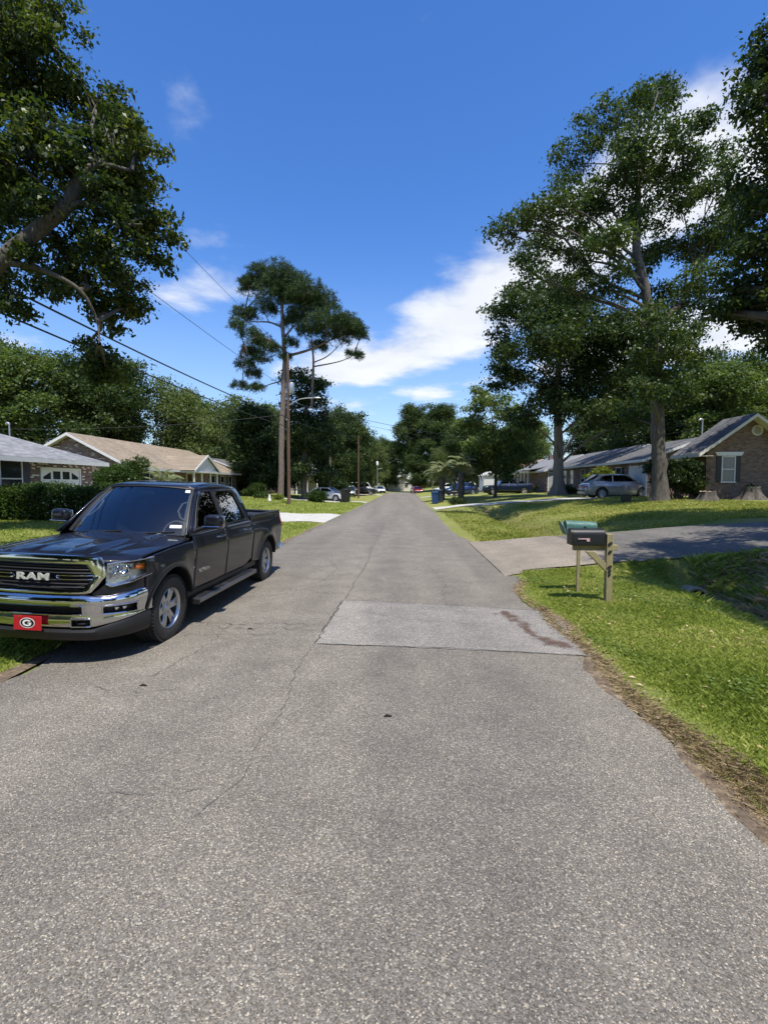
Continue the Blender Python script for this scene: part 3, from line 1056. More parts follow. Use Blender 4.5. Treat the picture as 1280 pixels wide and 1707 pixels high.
def gable_house(root, x0, x1, y0, y1, zg, ze, zr, brick, shingle, oh=.45, rake=.35, hip0=0.0, hip1=0.0, ridge=None, fascia=ROOFW):
    """ridge along y; hip0/hip1 > 0 give a hipped end of that length"""
    xm = (x0 + x1) / 2 if ridge is None else ridge
    w = MB()
    w.grid([[(x, y, z) for x, y in ((x0, y0), (x1, y0), (x1, y1), (x0, y1), (x0, y0))] for z in (zg - .6, ze)])
    if not hip0:
        w.face([(x0, y0, ze), (x1, y0, ze), (xm, y0, zr - .06)])
    if not hip1:
        w.face([(x1, y1, ze), (x0, y1, ze), (xm, y1, zr - .06)])
    w.build('wall', brick, root, None)
    sl0 = (zr - ze) / (xm - x0)
    sl1 = (zr - ze) / (x1 - xm)
    ex0, ex1 = x0 - oh, x1 + oh
    zl, zh = ze - oh * sl0 + .10, ze - oh * sl1 + .10
    ya, yb = (y0 - (rake if not hip0 else oh)), (y1 + (rake if not hip1 else oh))
    ra, rb = (ya + hip0, yb - hip1)
    T = .07
    rf = MB()
    A, B, C, D = (ex0, ya, zl), (ex0, yb, zl), (ex1, yb, zh), (ex1, ya, zh)
    E_, F_ = (xm, ra, zr + .10), (xm, rb, zr + .10)
    up = lambda p: (p[0], p[1], p[2] + T)
    for q in ([A, B, F_, E_], [D, E_, F_, C]):
        rf.face([up(p) for p in q])
        rf.face(q[::-1])
    if hip0:
        rf.face([up(A), up(E_), up(D)])
    if hip1:
        rf.face([up(B), up(C), up(F_)])
    for a, b in ((A, B), (C, D), (A, E_), (E_, D), (C, F_), (F_, B)):
        rf.face([a, b, up(b), up(a)])
    roof = rf.build('roof', shingle, root, None)
    # fascia boards on eaves, rake boards on gables, soffits
    for x, z, sg in ((ex0, zl, -1), (ex1, zh, 1)):
        m_ = MB()
        m_.box(min(x, x + sg * .03), max(x, x + sg * .03), ya, yb, z - .13, z + .055)
        m_.build('fascia', fascia, root, None)
        m_ = MB()
        xx = x0 if sg < 0 else x1
        m_.box(min(xx, x), max(xx, x), ya + .01, yb - .01, z - .10, z - .07)
        m_.build('soffit', fascia, root, None)
    for y, yw, hp, sg in ((ya, y0, hip0, -1), (yb, y1, hip1, 1)):
        if hp:
            m_ = MB()
            m_.box(ex0, ex1, min(y, y + sg * .03), max(y, y + sg * .03), zl - .13, zl + .055)
            m_.build('fascia', fascia, root, None)
            m_ = MB()
            m_.box(ex0, ex1, min(y, yw), max(y, yw), zl - .10, zl - .07)
            m_.build('soffit', fascia, root, None)
            continue
        m_ = MB()
        d0, d1 = y, y + sg * .035
        for xe, zz_ in ((ex0, zl), (ex1, zh)):
            m_.prism([(xe, zz_ - .13), (xm, zr + .10 - .15), (xm, zr + .10 + .03), (xe, zz_ + .05)], lambda u, v, d: (u, d, v), d0, d1)
        m_.build('rake_board', fascia, root, None)
        m_ = MB()
        for xe, zz_ in ((ex0, zl), (ex1, zh)):
            m_.face([(xe, y, zz_ - .09), (xm, y, zr + .0), (xm, yw, zr + .0), (xe, yw, zz_ - .09)])
        m_.build('soffit', fascia, root, None, solid=.02)
    return roof


# --- grey roofed house on the left, front wall facing the road
h = thing('brick_house', 'mottled brick house with grey hipped roof and white garage door, far left', 'house', (-20, 20, 0))
h.location = (0, 0, 0)
gable_house(h, -26.0, -16.2, 11.0, 24.2, .55, 3.06, 4.9, BRICK_P, SH_GREY, .55, .4, 4.8, 4.8)
fn = face_fn('X', -16.2, 1)
window(h, fn, 19.05, 1.40, 1.05, 1.45, NAVY, .42)
door(h, fn, 21.95, .58, 2.45, 1.98, mat('garage_white', (.70, .70, .69), .45, var=.04, vs=2), 'garage_door', (4, 4), True)
mb = MB()
for k in range(22):
    fbox(mb, fn, 19.95 + k * .195, 19.95 + k * .195 + .10, 2.78, 2.90, 0, .05)
tag(mb.build('dentil_bricks', BRICK_P, h, None), kind='stuff')
fn = face_fn('Y', 24.2, 1)
# --- brown roofed house behind it
h = thing('brick_house', 'long brick ranch house with tan shingle roof and small white portico gable', 'house')
gable_house(h, -26.8, -18.9, 32.0, 53.0, .65, 3.15, 5.25, BRICK_R, SH_TAN, .45, .4, 0, 3.5)
fn = face_fn('X', -18.9, 1)
for u in (34.2, 36.4, 46.4, 48.8, 51.0):
    window(h, fn, u, 1.35, .95, 1.35, BLKSH, .32)
door(h, fn, 41.3, .72, 1.0, 2.05, mat('dark_door', (.05, .022, .018), .45, var=.1), 'door')
pg = MB()
for q in range(2):
    pg.face([(-20.9, 38.6 + 5.4 * q, 3.05 + .0), (-17.2, 38.6 + 5.4 * q, 3.05), (-17.2, 41.3, 4.42), (-22.2, 41.3, 4.42)])
pg.build('portico_roof', SH_TAN, h, None, solid=.08)
SHAKE = mat('white_siding', (.68, .68, .66), .6, var=.25, vs=5, stretch=(1, .6, 6), bump=.4, bs=18)
pg = MB()
pg.face([(-17.35, 39.0, 3.04), (-17.35, 43.6, 3.04), (-17.35, 41.3, 4.28)])
pg.build('portico_gable', SHAKE, h, None, solid=.05)
for a, b in (((38.6, 3.0), (41.3, 4.40)), ((44.0, 3.0), (41.3, 4.40))):
    pg = MB()
    pg.prism([(a[0], a[1] - .10), (b[0], b[1] - .14), (b[0], b[1] + .04), (a[0], a[1] + .08)], lambda u, v, d: (d, u, v), -17.2, -17.15)
    pg.build('rake_board', ROOFW, h, None)
pg = MB()
pg.box(-18.4, -17.2, 38.7, 43.9, 2.86, 3.03)
pg.build('portico_beam', ROOFW, h, None)
for y in (38.9, 40.4, 42.2, 43.7):
    pg = MB()
    pg.lathe([(.10, .6), (.10, .75), (.08, .78), (.075, 2.75), (.10, 2.80), (.10, 2.86)], 12, 'Z', (-17.4, y, 0))
    pg.build('porch_post', ROOFW, h, 40)
# --- red brick house further left
h = thing('brick_house', 'small red brick house in shade beyond the tan roofed house', 'house')
gable_house(h, -28, -18.6, 56.5, 68, .7, 3.1, 4.9, BRICK_R, SH_DARK, .45, .35)
fn = face_fn('Y', 56.5, -1)
window(h, fn, -19.9, 1.5, 1.3, 1.1, None, pane=CURTAIN)
fn = face_fn('X', -18.6, 1)
for u in (59, 63, 66):
    window(h, fn, u, 1.4, 1.0, 1.35, BLKSH)
# --- pale porch house left, far
h = thing('porch_house', 'pale house with white porch columns behind the trees on the left', 'house')
gable_house(h, -20, -10.8, 68.5, 79, .5, 3.2, 5.0, mat('pale_siding', (.42, .42, .40), .7, var=.1, vs=3, stretch=(1, 1, 9)), SH_GREY, .45, .35)
fn = face_fn('Y', 68.5, -1)
for u in (-12.4, -14.6, -17.0):
    window(h, fn, u, 1.3, 1.0, 1.4, None)
for x in (-10.9, -12.3, -13.7, -15.2):
    pg = MB()
    pg.lathe([(.14, .3), (.14, .5), (.11, .55), (.10, 2.9), (.14, 2.96), (.14, 3.05)], 12, 'Z', (x, 66.4, 0))
    pg.build('porch_post', ROOFW, h, 40)
pg = MB()
pg.box(-15.6, -10.5, 66.2, 68.5, 3.05, 3.25)
pg.build('porch_roof', SH_GREY, h, None)

# --- right hand gable house
h = thing('brick_house', 'tan brick house gable with black shuttered window and round vent, right', 'house')
gable_house(h, 16.77, 21.2, 27.7, 29.3, 1.05, 3.98, 5.60, BRICK_T, SH_DARK, .75, .62, fascia=CREAM)
fn = face_fn('Y', 27.7, -1)
window(h, fn, 17.96, 2.05, .64, 1.36, BLKSH, .27, pane=CURTAIN, head=True)
mb = MB()
c = (19.42, 27.7, 4.88)
mb.lathe([(.22, -.0), (.30, -.0), (.30, -.07), (.26, -.09), (.22, -.07), (.22, -.0)], 28, 'Y', c)
v_ = mb.build('round_vent', CREAM, h, 40)
for k in range(6):
    mb = MB()
    z = -.17 + k * .068
    ww = math.sqrt(.22 ** 2 - z ** 2)
    mb.box(c[0] - ww, c[0] + ww, 27.65, 27.695, c[2] + z - .016, c[2] + z + .016)
    mb.build('slat', CREAM, v_, None)
# corner brick return, and middle brick house
h = thing('brick_house', 'long dark roofed brick house behind the grey crossover car', 'house')
gable_house(h, 16.5, 23.8, 33.6, 41.2, 1.05, 3.62, 4.98, BRICK_R, SH_DARK, .5, .25)
fn = face_fn('X', 16.5, -1)
door(h, fn, 35.0, 1.08, 2.5, 2.05, mat('garage_cream', (.60, .59, .55), .5, var=.04, vs=2), 'garage_door', (4, 4))
window(h, fn, 38.1, 1.65, .9, 1.5, BLKSH, .34)
h2 = thing('brick_house', 'long brick house with four white framed windows behind the big oak', 'house')
gable_house(h2, 16.5, 24.0, 41.6, 54.6, 1.1, 3.66, 5.12, BRICK_R, SH_DARK, .5, .3)
fn = face_fn('X', 16.5, -1)
for u in (43.4, 45.6, 48.6, 50.6, 52.8):
    window(h2, fn, u, 1.7, .85, 1.55, None)
h3 = thing('brick_house', 'brick house with white porch columns beyond the tall oak', 'house')
gable_house(h3, 16.5, 24.4, 57.0, 74, 1.1, 3.55, 5.2, BRICK_R, SH_GREY, .5, .35)
fn = face_fn('Y', 57.0, -1)
door(h3, fn, 17.15, 1.1, .95, 2.1, mat('grey_door', (.36, .38, .40), .5, var=.05), 'door', (2, 2))
for y in (61, 62.8, 64.6, 66.4, 68.2):
    pg = MB()
    pg.lathe([(.14, .9), (.14, 1.2), (.10, 1.25), (.095, 3.2), (.14, 3.25), (.14, 3.34)], 12, 'Z', (15.3, y, 0))
    pg.build('porch_post', ROOFW, h3, 40)
pg = MB()
pg.prism([(60.2, 3.34), (69, 3.34), (69, 3.56), (60.2, 3.56)], lambda u, v, d: (d, u, v), 15.1, 15.3)
pg.build('porch_beam', ROOFW, h3, None)
pg = MB()
pg.face([(14.9, 60.0, 3.57), (14.9, 69.2, 3.57), (19.5, 69.2, 4.4), (19.5, 60.0, 4.4)])
pg.build('porch_roof', SH_GREY, h3, None, solid=.1)
ch = MB()
ch.box(20.6, 21.5, 70, 70.9, 4.6, 6.1)
ch.build('chimney', BRICK_R, h3, None)
h4 = thing('brick_house', 'house with reddish roof showing over the far porch house', 'house')
gable_house(h4, 17, 27, 79, 92, 1.1, 3.7, 5.8, BRICK_R, shinglemat('red_shingles', (.16, .07, .05), (.26, .13, .10)), .5, .35)
h5 = thing('white_house', 'pale house across the far end of the road', 'house')
gable_house(h5, -5, 2.5, 134, 142, .3, 2.7, 3.9, mat('white_siding_far', (.62, .60, .56), .7, var=.1, vs=3), SH_DARK, .4, .3)
fn = face_fn('Y', 134, -1)
for u in (-2.6, 0.2, 2.4):
    window(h5, fn, u, 1.1, .9, 1.2, None)
sh = thing('white_shed', 'small white trailer shed beyond the dark blue pickup', 'shed')
sh.location = (0, 0, 0)
mb = MB()
mb.box(10.6, 12.6, 66, 70, .95, 3.1)
mb.build('shed_wall', mat('shed_white', (.72, .72, .70), .6, var=.08, vs=3, stretch=(1, 1, 8)), sh, bevel=.02)
mb = MB()
mb.prism([(10.4, 3.08), (12.8, 3.08), (11.6, 3.65)], lambda u, v, d: (u, d, v), 65.8, 70.2)
mb.build('shed_roof', ROOFW, sh, None)
fn = face_fn('Y', 66, -1)
for k in range(7):
    mb = MB()
    fbox(mb, fn, 10.62, 12.58, 1.15 + k * .27, 1.38 + k * .27, .0, .015)
    mb.build('siding_board', ROOFW, sh, None)
# ------------------------------------------------------------------ trees
LEAF_OAK = leafmat('oak_leaves', [(0.022, 0.040, 0.016), (0.041, 0.069, 0.022), (0.070, 0.101, 0.030), (0.116, 0.139, 0.035)], .32, .42, .45)
LEAF_DARK = leafmat('dark_leaves', [(0.016, 0.031, 0.014), (0.030, 0.052, 0.017), (0.054, 0.081, 0.023), (0.087, 0.114, 0.031)], .28, .42, .45)
LEAF_MID = leafmat('bright_leaves', [(0.043, 0.076, 0.026), (0.079, 0.122, 0.038), (0.134, 0.173, 0.057), (0.207, 0.232, 0.095)], .35, .42, .6)
LEAF_PALE = leafmat('pale_leaves', [(0.055, 0.086, 0.030), (0.095, 0.132, 0.044), (0.145, 0.178, 0.068), (0.193, 0.218, 0.097)], .35, .5, .4)
LEAF_LEFT = leafmat('overhead_leaves', [(0.017, 0.032, 0.013), (0.032, 0.054, 0.017), (0.068, 0.095, 0.026), (0.168, 0.175, 0.046)], .38, .38, .6)  # last, brightest tint put in for sunlit leaves
LEAF_PINE = leafmat('pine_needles', [(0.025, 0.048, 0.016), (0.041, 0.071, 0.023), (0.069, 0.098, 0.030)], .12, .55, .5)
LEAF_BUSH = leafmat('bush_leaves', [(0.020, 0.042, 0.010), (0.042, 0.078, 0.015), (0.085, 0.125, 0.024)], .25, .35, 1.5)
LEAF_YEL = leafmat('yellow_green_leaves', [(0.08, 0.12, 0.02), (0.16, 0.20, 0.035), (0.25, 0.27, 0.05)], .35, .45, 1.5)
LEAF_PALM = leafmat('palm_leaflets', [(0.125, 0.150, 0.075), (0.213, 0.240, 0.125), (0.338, 0.342, 0.213)], .2, .45, 1.0)


def unit(n, g):
    v = g.normal(size=(n, 3))
    return v / np.linalg.norm(v, axis=1, keepdims=True)


def leaf_quads(C, A, Nn, L, W):
    """leaf quads: centres C, long axis A, normal Nn"""
    S = np.cross(A, Nn)
    S /= np.maximum(np.linalg.norm(S, axis=1, keepdims=True), 1e-6)
    U = np.cross(S, A)
    L, W = L[:, None], W[:, None]
    b = C - A * L * .5
    t = C + A * L * .5 - U * L * .12
    l = C + S * W * .5 + U * W * .16 + A * L * .05
    r = C - S * W * .5 + U * W * .16 + A * L * .05
    V = np.stack([b, r, t, l], 1).reshape(-1, 3)
    F = (np.arange(len(C)) * 4)[:, None] + np.array([0, 1, 2, 3])
    return V, F


def cloud(blobs, dens, leaf, k=14, tw=.22, g=None, up=.5, shell=2.4, flat=.85, aspect=.55, sat=0, spread=.84):
    """twigs spread through the shells of ellipsoid blobs, k leaves round each twig; dens = twigs per square metre of blob surface"""
    g = g or rng
    Cs, Out = [], []
    if sat:
        more = []
        for x, y, z, r in [b[:4] for b in blobs]:
            more.append((x, y, z, r * spread))
            for _ in range(sat):
                d = unit(1, g)[0]
                q = r * g.uniform(.28, .5)
                more.append((x + d[0] * r * .95, y + d[1] * r * .95, z + d[2] * r * .75, q))
        blobs = more
    for b in blobs:
        x, y, z, r = b[:4]
        n = max(6, int(dens * 4 * math.pi * r * r))
        d = unit(n, g)
        rad = g.random(n) ** (1 / shell)
        bump = 1 + .22 * np.sin(d[:, 0] * 5 + x * 3) * np.sin(d[:, 1] * 5 + y * 2) + .15 * np.sin(d[:, 2] * 7 + z * 3)
        p = d * (rad * bump)[:, None] * np.array([r, r, r * flat])
        Cs.append(p + np.array([x, y, z]))
        Out.append(d)
    T = np.concatenate(Cs)
    D = np.concatenate(Out)
    n = len(T) * k
    C = np.repeat(T, k, 0) + g.normal(size=(n, 3)) * np.array([tw, tw, tw * .55])
    D = np.repeat(D, k, 0)
    A = unit(n, g) * .8 + D * .5 + np.array([0, 0, -.25])
    A /= np.linalg.norm(A, axis=1, keepdims=True)
    Nn = unit(n, g) + np.array([0, 0, up]) + D * .25
    L = leaf * np.clip(g.lognormal(0, .35, n), .4, 2.0)
    return leaf_quads(C, A, Nn, L, L * aspect * g.uniform(.8, 1.2, n)), T


def limb(mb, a, b, r0, r1, sag=.15, n=7, seg=8):
    a, b = Vector(a), Vector(b)
    d = b - a
    side = Vector((random.uniform(-1, 1), random.uniform(-1, 1), 0)) * d.length * .07
    pts = []
    for i in range(n):
        t = i / (n - 1)
        p = a.lerp(b, t)
        p.z += sag * d.length * math.sin(math.pi * t) * .5
        p += side * math.sin(2 * math.pi * t)
        pts.append(p)
    mb.tube(pts, [r0 + (r1 - r0) * (i / (n - 1)) for i in range(n)], seg, cap=False)
    return pts


def trunk_at(pts, z):
    for (a, b) in zip(pts, pts[1:]):
        if a[2] <= z <= b[2]:
            t = (z - a[2]) / (b[2] - a[2])
            return Vector([a[i] + (b[i] - a[i]) * t for i in range(4)][:3]), a[3] + (b[3] - a[3]) * t
    q = pts[-1] if z > pts[-1][2] else pts[0]
    return Vector(q[:3]), q[3]


def trunk_mesh(mb, pts, flare=1.5, seg=14):
    P, Rr = [], []
    for i, (a, b) in enumerate(zip(pts, pts[1:])):
        for t in np.linspace(0, 1, 6)[:-1]:
            P.append([a[j] + (b[j] - a[j]) * t + (random.uniform(-.12, .12) * a[3] if j < 2 else 0) for j in range(3)])
            Rr.append((a[3] + (b[3] - a[3]) * t) * random.uniform(.95, 1.05))
    P.append(pts[-1][:3])
    Rr.append(pts[-1][3])
    z0 = P[0][2]
    h = pts[0][3] * 2.2
    Pn, Rn = [], []
    for q in (-.3, 0, .15, .4, .8):
        Pn.append([P[0][0], P[0][1], z0 + q * h])
        Rn.append(Rr[0] * (1 + (flare - 1) * math.exp(-max(q, 0) * 3.2)))
    for p, r in zip(P, Rr):
        if p[2] > z0 + h:
            Pn.append(p)
            Rn.append(r)
    k0 = len(mb.v)
    mb.tube(Pn, Rn, seg)
    # buttress roots: lumps round the foot
    for i in range(k0, len(mb.v)):
        x, y, z = mb.v[i]
        if z < z0 + h:
            a = math.atan2(y - P[0][1], x - P[0][0])
            f = 1 + .22 * math.sin(5 * a + P[0][0]) * max(0, 1 - (z - z0) / h)
            mb.v[i] = (P[0][0] + (x - P[0][0]) * f, P[0][1] + (y - P[0][1]) * f, z)


def smooth(pts, rad, k=5):
    """Catmull-Rom resampling of a limb"""
    P = [Vector(p) for p in pts]
    P = [P[0] * 2 - P[1]] + P + [P[-1] * 2 - P[-2]]
    out, rr = [], []
    for i in range(1, len(P) - 2):
        for j in range(k):
            t = j / k
            a, b, c, d = P[i - 1:i + 3]
            out.append(.5 * ((2 * b) + (c - a) * t + (2 * a - 5 * b + 4 * c - d) * t * t + (3 * b - a - 3 * c + d) * t ** 3))
            rr.append((rad[i - 1] + (rad[i] - rad[i - 1]) * t) * random.uniform(.93, 1.07))
    return out + [P[-2]], rr + [rad[-1]]


def build_tree(name, label, cat, trunk, blobs, leafm, barkm, dens=5, leaf=.16, k=14, tw=.25, group=None, extra=(), subs=5, up=.5, flare=1.5, limb_r=.5, slope=.7, flat=.85, seed=1, aspect=.55, limbs=True, shell=2.0, sat=5, spread=.80):
    g = np.random.default_rng(seed)
    random.seed(seed)
    base = Vector(trunk[0][:3])
    t = thing(name, label, cat, base, 0, group)
    tr = [(p[0] - base.x, p[1] - base.y, p[2] - base.z, p[3]) for p in trunk]
    bl = [(b[0] - base.x, b[1] - base.y, b[2] - base.z, b[3]) for b in blobs]
    (V, F), T = cloud(bl, dens, leaf, k, tw, g, up, flat=flat, aspect=aspect, shell=shell, sat=sat, spread=spread)
    me = npmesh('crown', V, F, leafm)
    link('crown', me, t)
    mb = MB()
    trunk_mesh(mb, tr, flare)
    for ex in extra:
        pp = [(p[0] - base.x, p[1] - base.y, p[2] - base.z) for p in ex[0]]
        q_, r_ = smooth(pp, ex[1])
        mb.tube(q_, r_, 12, cap=True)
    if limbs:
        for b in bl:
            c = Vector(b[:3])
            ztop = tr[-1][2]
            hd = math.hypot(b[0] - trunk_at(tr, b[2])[0].x, b[1] - trunk_at(tr, b[2])[0].y)
            za = max(min(b[2] - hd * slope, ztop), tr[0][2] + (ztop - tr[0][2]) * .18)
            p, r = trunk_at(tr, za)
            r0 = max(min(r * limb_r, .035 * (c - p).length + .02), .02)
            if ex_near := [q for ex in extra for q in [Vector((v[0] - base.x, v[1] - base.y, v[2] - base.z)) for v in ex[0]] if (q - c).length < (p - c).length]:
                p = min(ex_near, key=lambda q: (q - c).length)
                r0 = min(r0, .05)
            limb(mb, p, c, r0, r0 * .35)
            near = T[np.linalg.norm(T - np.array(b[:3]), axis=1) < b[3] * 1.05]
            if len(near):
                for q in near[g.integers(0, len(near), subs)]:
                    limb(mb, c.lerp(p, random.uniform(0, .3)), q, r0 * .35, r0 * .1, .1, 4, 5)
    mb.build('trunk', barkm, t, 60)
    return t


def rebase_blobs(B, dz=0):
    return B


LEFTB = [(-9.13, 11.51, 12.42, 0.88), (-8.89, 12.43, 13.79, 0.73), (-9.73, 11.91, 11.54, 0.94), (-9.18, 12.61, 12.07, 0.74), (-8.19, 12.68, 11.93, 0.8), (-8.69, 11.0, 9.49, 0.94), (-7.66, 10.84, 9.54, 0.71), (-8.14, 13.31, 11.33, 0.87), (-6.43, 11.58, 9.81, 0.61), (-8.85, 11.5, 8.66, 0.91), (-9.01, 13.79, 10.04, 0.72), (-7.19, 12.21, 9.38, 0.72), (-7.18, 13.31, 9.72, 0.7), (-6.38, 12.23, 8.5, 0.61), (-8.85, 12.72, 8.04, 0.87), (-6.96, 11.25, 7.45, 0.77), (-6.97, 12.7, 8.0, 0.7), (-9.89, 13.4, 7.41, 0.56), (-8.16, 12.37, 6.96, 0.71), (-7.67, 13.02, 7.37, 0.68), (-7.24, 12.81, 6.58, 0.44), (-9.26, 10.99, 6.3, 0.58), (-8.15, 13.07, 6.44, 0.43), (-8.2, 12.57, 5.34, 0.5), (-7.75, 12.3, 4.8, 0.44), (-7.9, 12.1, 5.0, 0.36), (-11.36, 13.4, 9.39, 0.97), (-10.95, 12.22, 12.83, 1.44), (-11.94, 12.96, 10.42, 1.62), (-12.7, 13.44, 7.97, 1.06), (-11.51, 12.94, 11.95, 1.36), (-8.1, 13.56, 11.98, 0.53), (-6.79, 11.98, 10.58, 0.44)]
OAKB = [(13.55, 28.56, 23.24, 1.27), (11.62, 26.71, 21.45, 0.88), (14.7, 29.27, 24.23, 0.69), (10.96, 28.97, 22.12, 1.29), (11.16, 24.91, 18.58, 1.44), (13.24, 25.11, 19.22, 0.99), (14.55, 25.53, 19.96, 0.57), (9.82, 29.42, 20.37, 1.39), (11.08, 26.67, 18.13, 1.75), (13.71, 27.66, 18.83, 1.52), (14.34, 25.97, 18.19, 1.02), (5.34, 27.04, 15.62, 0.92), (6.39, 26.41, 15.91, 1.25), (7.88, 26.22, 16.38, 1.45), (10.17, 27.44, 16.76, 1.8), (12.4, 27.44, 16.7, 1.66), (15.49, 29.1, 17.87, 1.45), (16.75, 27.95, 18.29, 1.32), (18.07, 29.23, 20.34, 1.0), (18.32, 28.85, 17.66, 1.14), (8.05, 29.55, 15.92, 1.4), (9.42, 27.89, 14.44, 1.32), (10.29, 25.25, 13.66, 1.39), (13.63, 28.88, 14.97, 1.29), (16.07, 29.42, 15.85, 1.78), (17.57, 29.1, 15.83, 1.6), (17.17, 27.36, 15.76, 0.93), (15.77, 28.11, 12.79, 1.4), (15.45, 25.5, 12.64, 1.14), (14.47, 28.72, 12.39, 1.06), (8.64, 27.38, 12.47, 1.22), (6.31, 25.88, 12.99, 0.88), (13.38, 24.73, 9.19, 0.97), (16.49, 28.84, 9.03, 0.83), (15.56, 29.55, 7.82, 0.9), (11.94, 24.86, 6.6, 0.7), (13.26, 28.56, 5.6, 0.7), (10.56, 26.53, 12.26, 1.04), (13.3, 26.1, 7.7, .95), (14.5, 26.4, 6.5, .8), (12.5, 26.5, 8.7, 1.1), (14.8, 27.0, 9.9, 1.1), (12.9, 26.0, 10.5, 1.1), (13.9, 26.2, 8.6, .8)]
DARKB = [(8.32, 39.76, 15.59, 1.77), (11.45, 42.61, 17.53, 2.57), (14.7, 43.24, 17.05, 2.95), (15.74, 38.27, 14.37, 2.41), (8.16, 41.69, 13.63, 1.42), (9.88, 38.27, 12.87, 2.61), (13.97, 42.31, 13.23, 3.11), (16.06, 39.99, 12.1, 2.73), (9.56, 43.29, 11.48, 1.93), (12.98, 43.88, 10.53, 2.76), (15.09, 41.03, 9.45, 2.69), (19.3, 43.99, 10.49, 2.54), (9.91, 39.86, 7.59, 1.46), (18.38, 38.46, 11.91, 1.82), (18.82, 41.6, 7.28, 1.64), (14.56, 38.19, 7.4, 1.5), (12.59, 39.18, 7.77, 1.2)]
RIGHTB = [(9.67, 13.76, 13.65, 0.72), (9.6, 14.29, 13.15, 0.64), (9.28, 13.11, 11.52, 0.72), (8.55, 12.81, 11.39, 0.34), (10.36, 14.96, 11.72, 0.63), (9.71, 13.52, 9.71, 0.85), (10.31, 15.19, 10.15, 0.68), (10.78, 15.03, 9.06, 0.95), (9.18, 13.68, 8.12, 0.68), (9.86, 13.9, 7.41, 0.8), (9.21, 14.05, 7.29, 0.61), (9.03, 14.37, 6.79, 0.49), (9.66, 14.25, 6.7, 0.6), (10.26, 14.15, 6.28, 0.52), (11.0, 14.31, 13.47, 1.69), (11.81, 15.15, 10.79, 1.89), (11.05, 14.02, 7.76, 1.66), (11.96, 13.82, 10.75, 2.18),
          (12.5, 11.5, 9.0, 2.0), (11.2, 9.6, 8.4, 1.7), (12.6, 8.0, 9.2, 1.9), (10.9, 6.6, 8.8, 1.5), (10.0, 4.2, 9.6, 1.6), (13.5, 6.2, 10.2, 2.0), (14.8, 9.5, 11.0, 2.4), (15, 12.5, 9.2, 2.2), (13.0, 10.4, 13.0, 2.2), (11.8, 3.6, 10.6, 1.6), (9.3, 2.2, 10.6, 1.3), (16.2, 7.2, 8.4, 1.8), (7.4, 6.6, 10, 1.3), (8.5, 8.0, 10.3, 1.5), (9.0, 6.0, 10.6, 1.5), (7.0, 4.6, 11, 1.3), (8.2, 3.2, 11.2, 1.5), (10.6, 8.4, 10.4, 1.6), (12.5, 5.2, 9.5, 1.6), (6.6, 5.6, 9.2, .9)]
PINEB = [(-14.28, 48.97, 22.68, 1.41), (-12.2, 46.85, 21.98, 1.35), (-10.83, 47.12, 20.94, 1.48), (-15.26, 50.1, 21.79, 1.58), (-13.15, 48.09, 20.68, 1.77), (-11.69, 48.21, 19.83, 1.9), (-9.12, 45.85, 19.74, 1.44), (-9.78, 47.63, 18.72, 1.88), (-8.13, 48.35, 19.53, 1.52), (-7.44, 45.89, 16.69, 1.69), (-14.2, 48.51, 19.1, 1.27), (-15.7, 48.58, 21.79, 0.89), (-5.76, 46.06, 16.72, 1.33), (-5.18, 48.56, 16.75, 1.15), (-6.58, 47.85, 16.15, 1.26), (-4.48, 48.79, 16.58, 0.77), (-9.16, 47.35, 16.61, 1.37), (-10.97, 48.91, 18.01, 1.41), (-16.52, 49.05, 18.73, 1.16), (-16.05, 45.9, 16.82, 0.84), (-14.68, 46.07, 16.01, 0.91), (-14.63, 48.77, 15.94, 1.15), (-16.29, 50.04, 15.4, 1.05), (-13.19, 46.9, 14.82, 0.86), (-16.0, 47.81, 13.63, 0.88), (-15.48, 48.41, 12.88, 0.89), (-16.32, 47.21, 11.45, 0.74), (-14.59, 47.4, 11.18, 0.75), (-14.17, 47.18, 14.04, 0.74), (-11.25, 47.42, 15.51, 0.75), (-5.05, 48.42, 14.6, 0.64), (-5.5, 47.12, 14.38, 0.43), (-11.87, 47.46, 14.2, 0.62), (-8.91, 49.2, 15.69, 0.9)]
MIDB = [(-11.61, 50.11, 13.22, 1.32), (-10.48, 52.28, 13.05, 1.37), (-11.62, 52.94, 11.58, 1.67), (-9.32, 51.24, 10.94, 1.21), (-12.48, 50.89, 9.33, 1.6), (-10.37, 53.22, 8.99, 1.82), (-8.34, 50.95, 7.42, 1.2), (-11.19, 50.75, 6.47, 1.87), (-9.13, 51.74, 5.58, 1.49), (-13.0, 52.79, 5.01, 1.8), (-10.51, 50.41, 3.61, 1.52), (-8.42, 51.29, 3.31, 1.21), (-13.78, 51.34, 7.49, 1.08), (-14.17, 53.33, 3.04, 1.4), (-9.08, 51.75, 12.61, 0.68)]
DOGB = [(9.03, 51.42, 10.64, 1.48), (7.08, 48.68, 9.47, 1.28), (10.18, 49.35, 8.96, 1.55), (6.4, 50.6, 8.24, 1.3), (8.46, 51.54, 7.72, 1.76), (10.61, 49.8, 6.9, 1.7), (11.62, 48.9, 5.62, 1.16), (7.3, 48.48, 5.9, 1.3), (8.87, 50.12, 5.11, 1.71), (11.02, 48.76, 4.42, 1.28), (7.9, 51.23, 4.2, 1.0), (7.53, 51.35, 4.24, 1.35), (9.84, 48.73, 3.22, 1.02), (7.42, 49.11, 11.03, 0.77), (12.69, 51.23, 4.54, 0.67)]

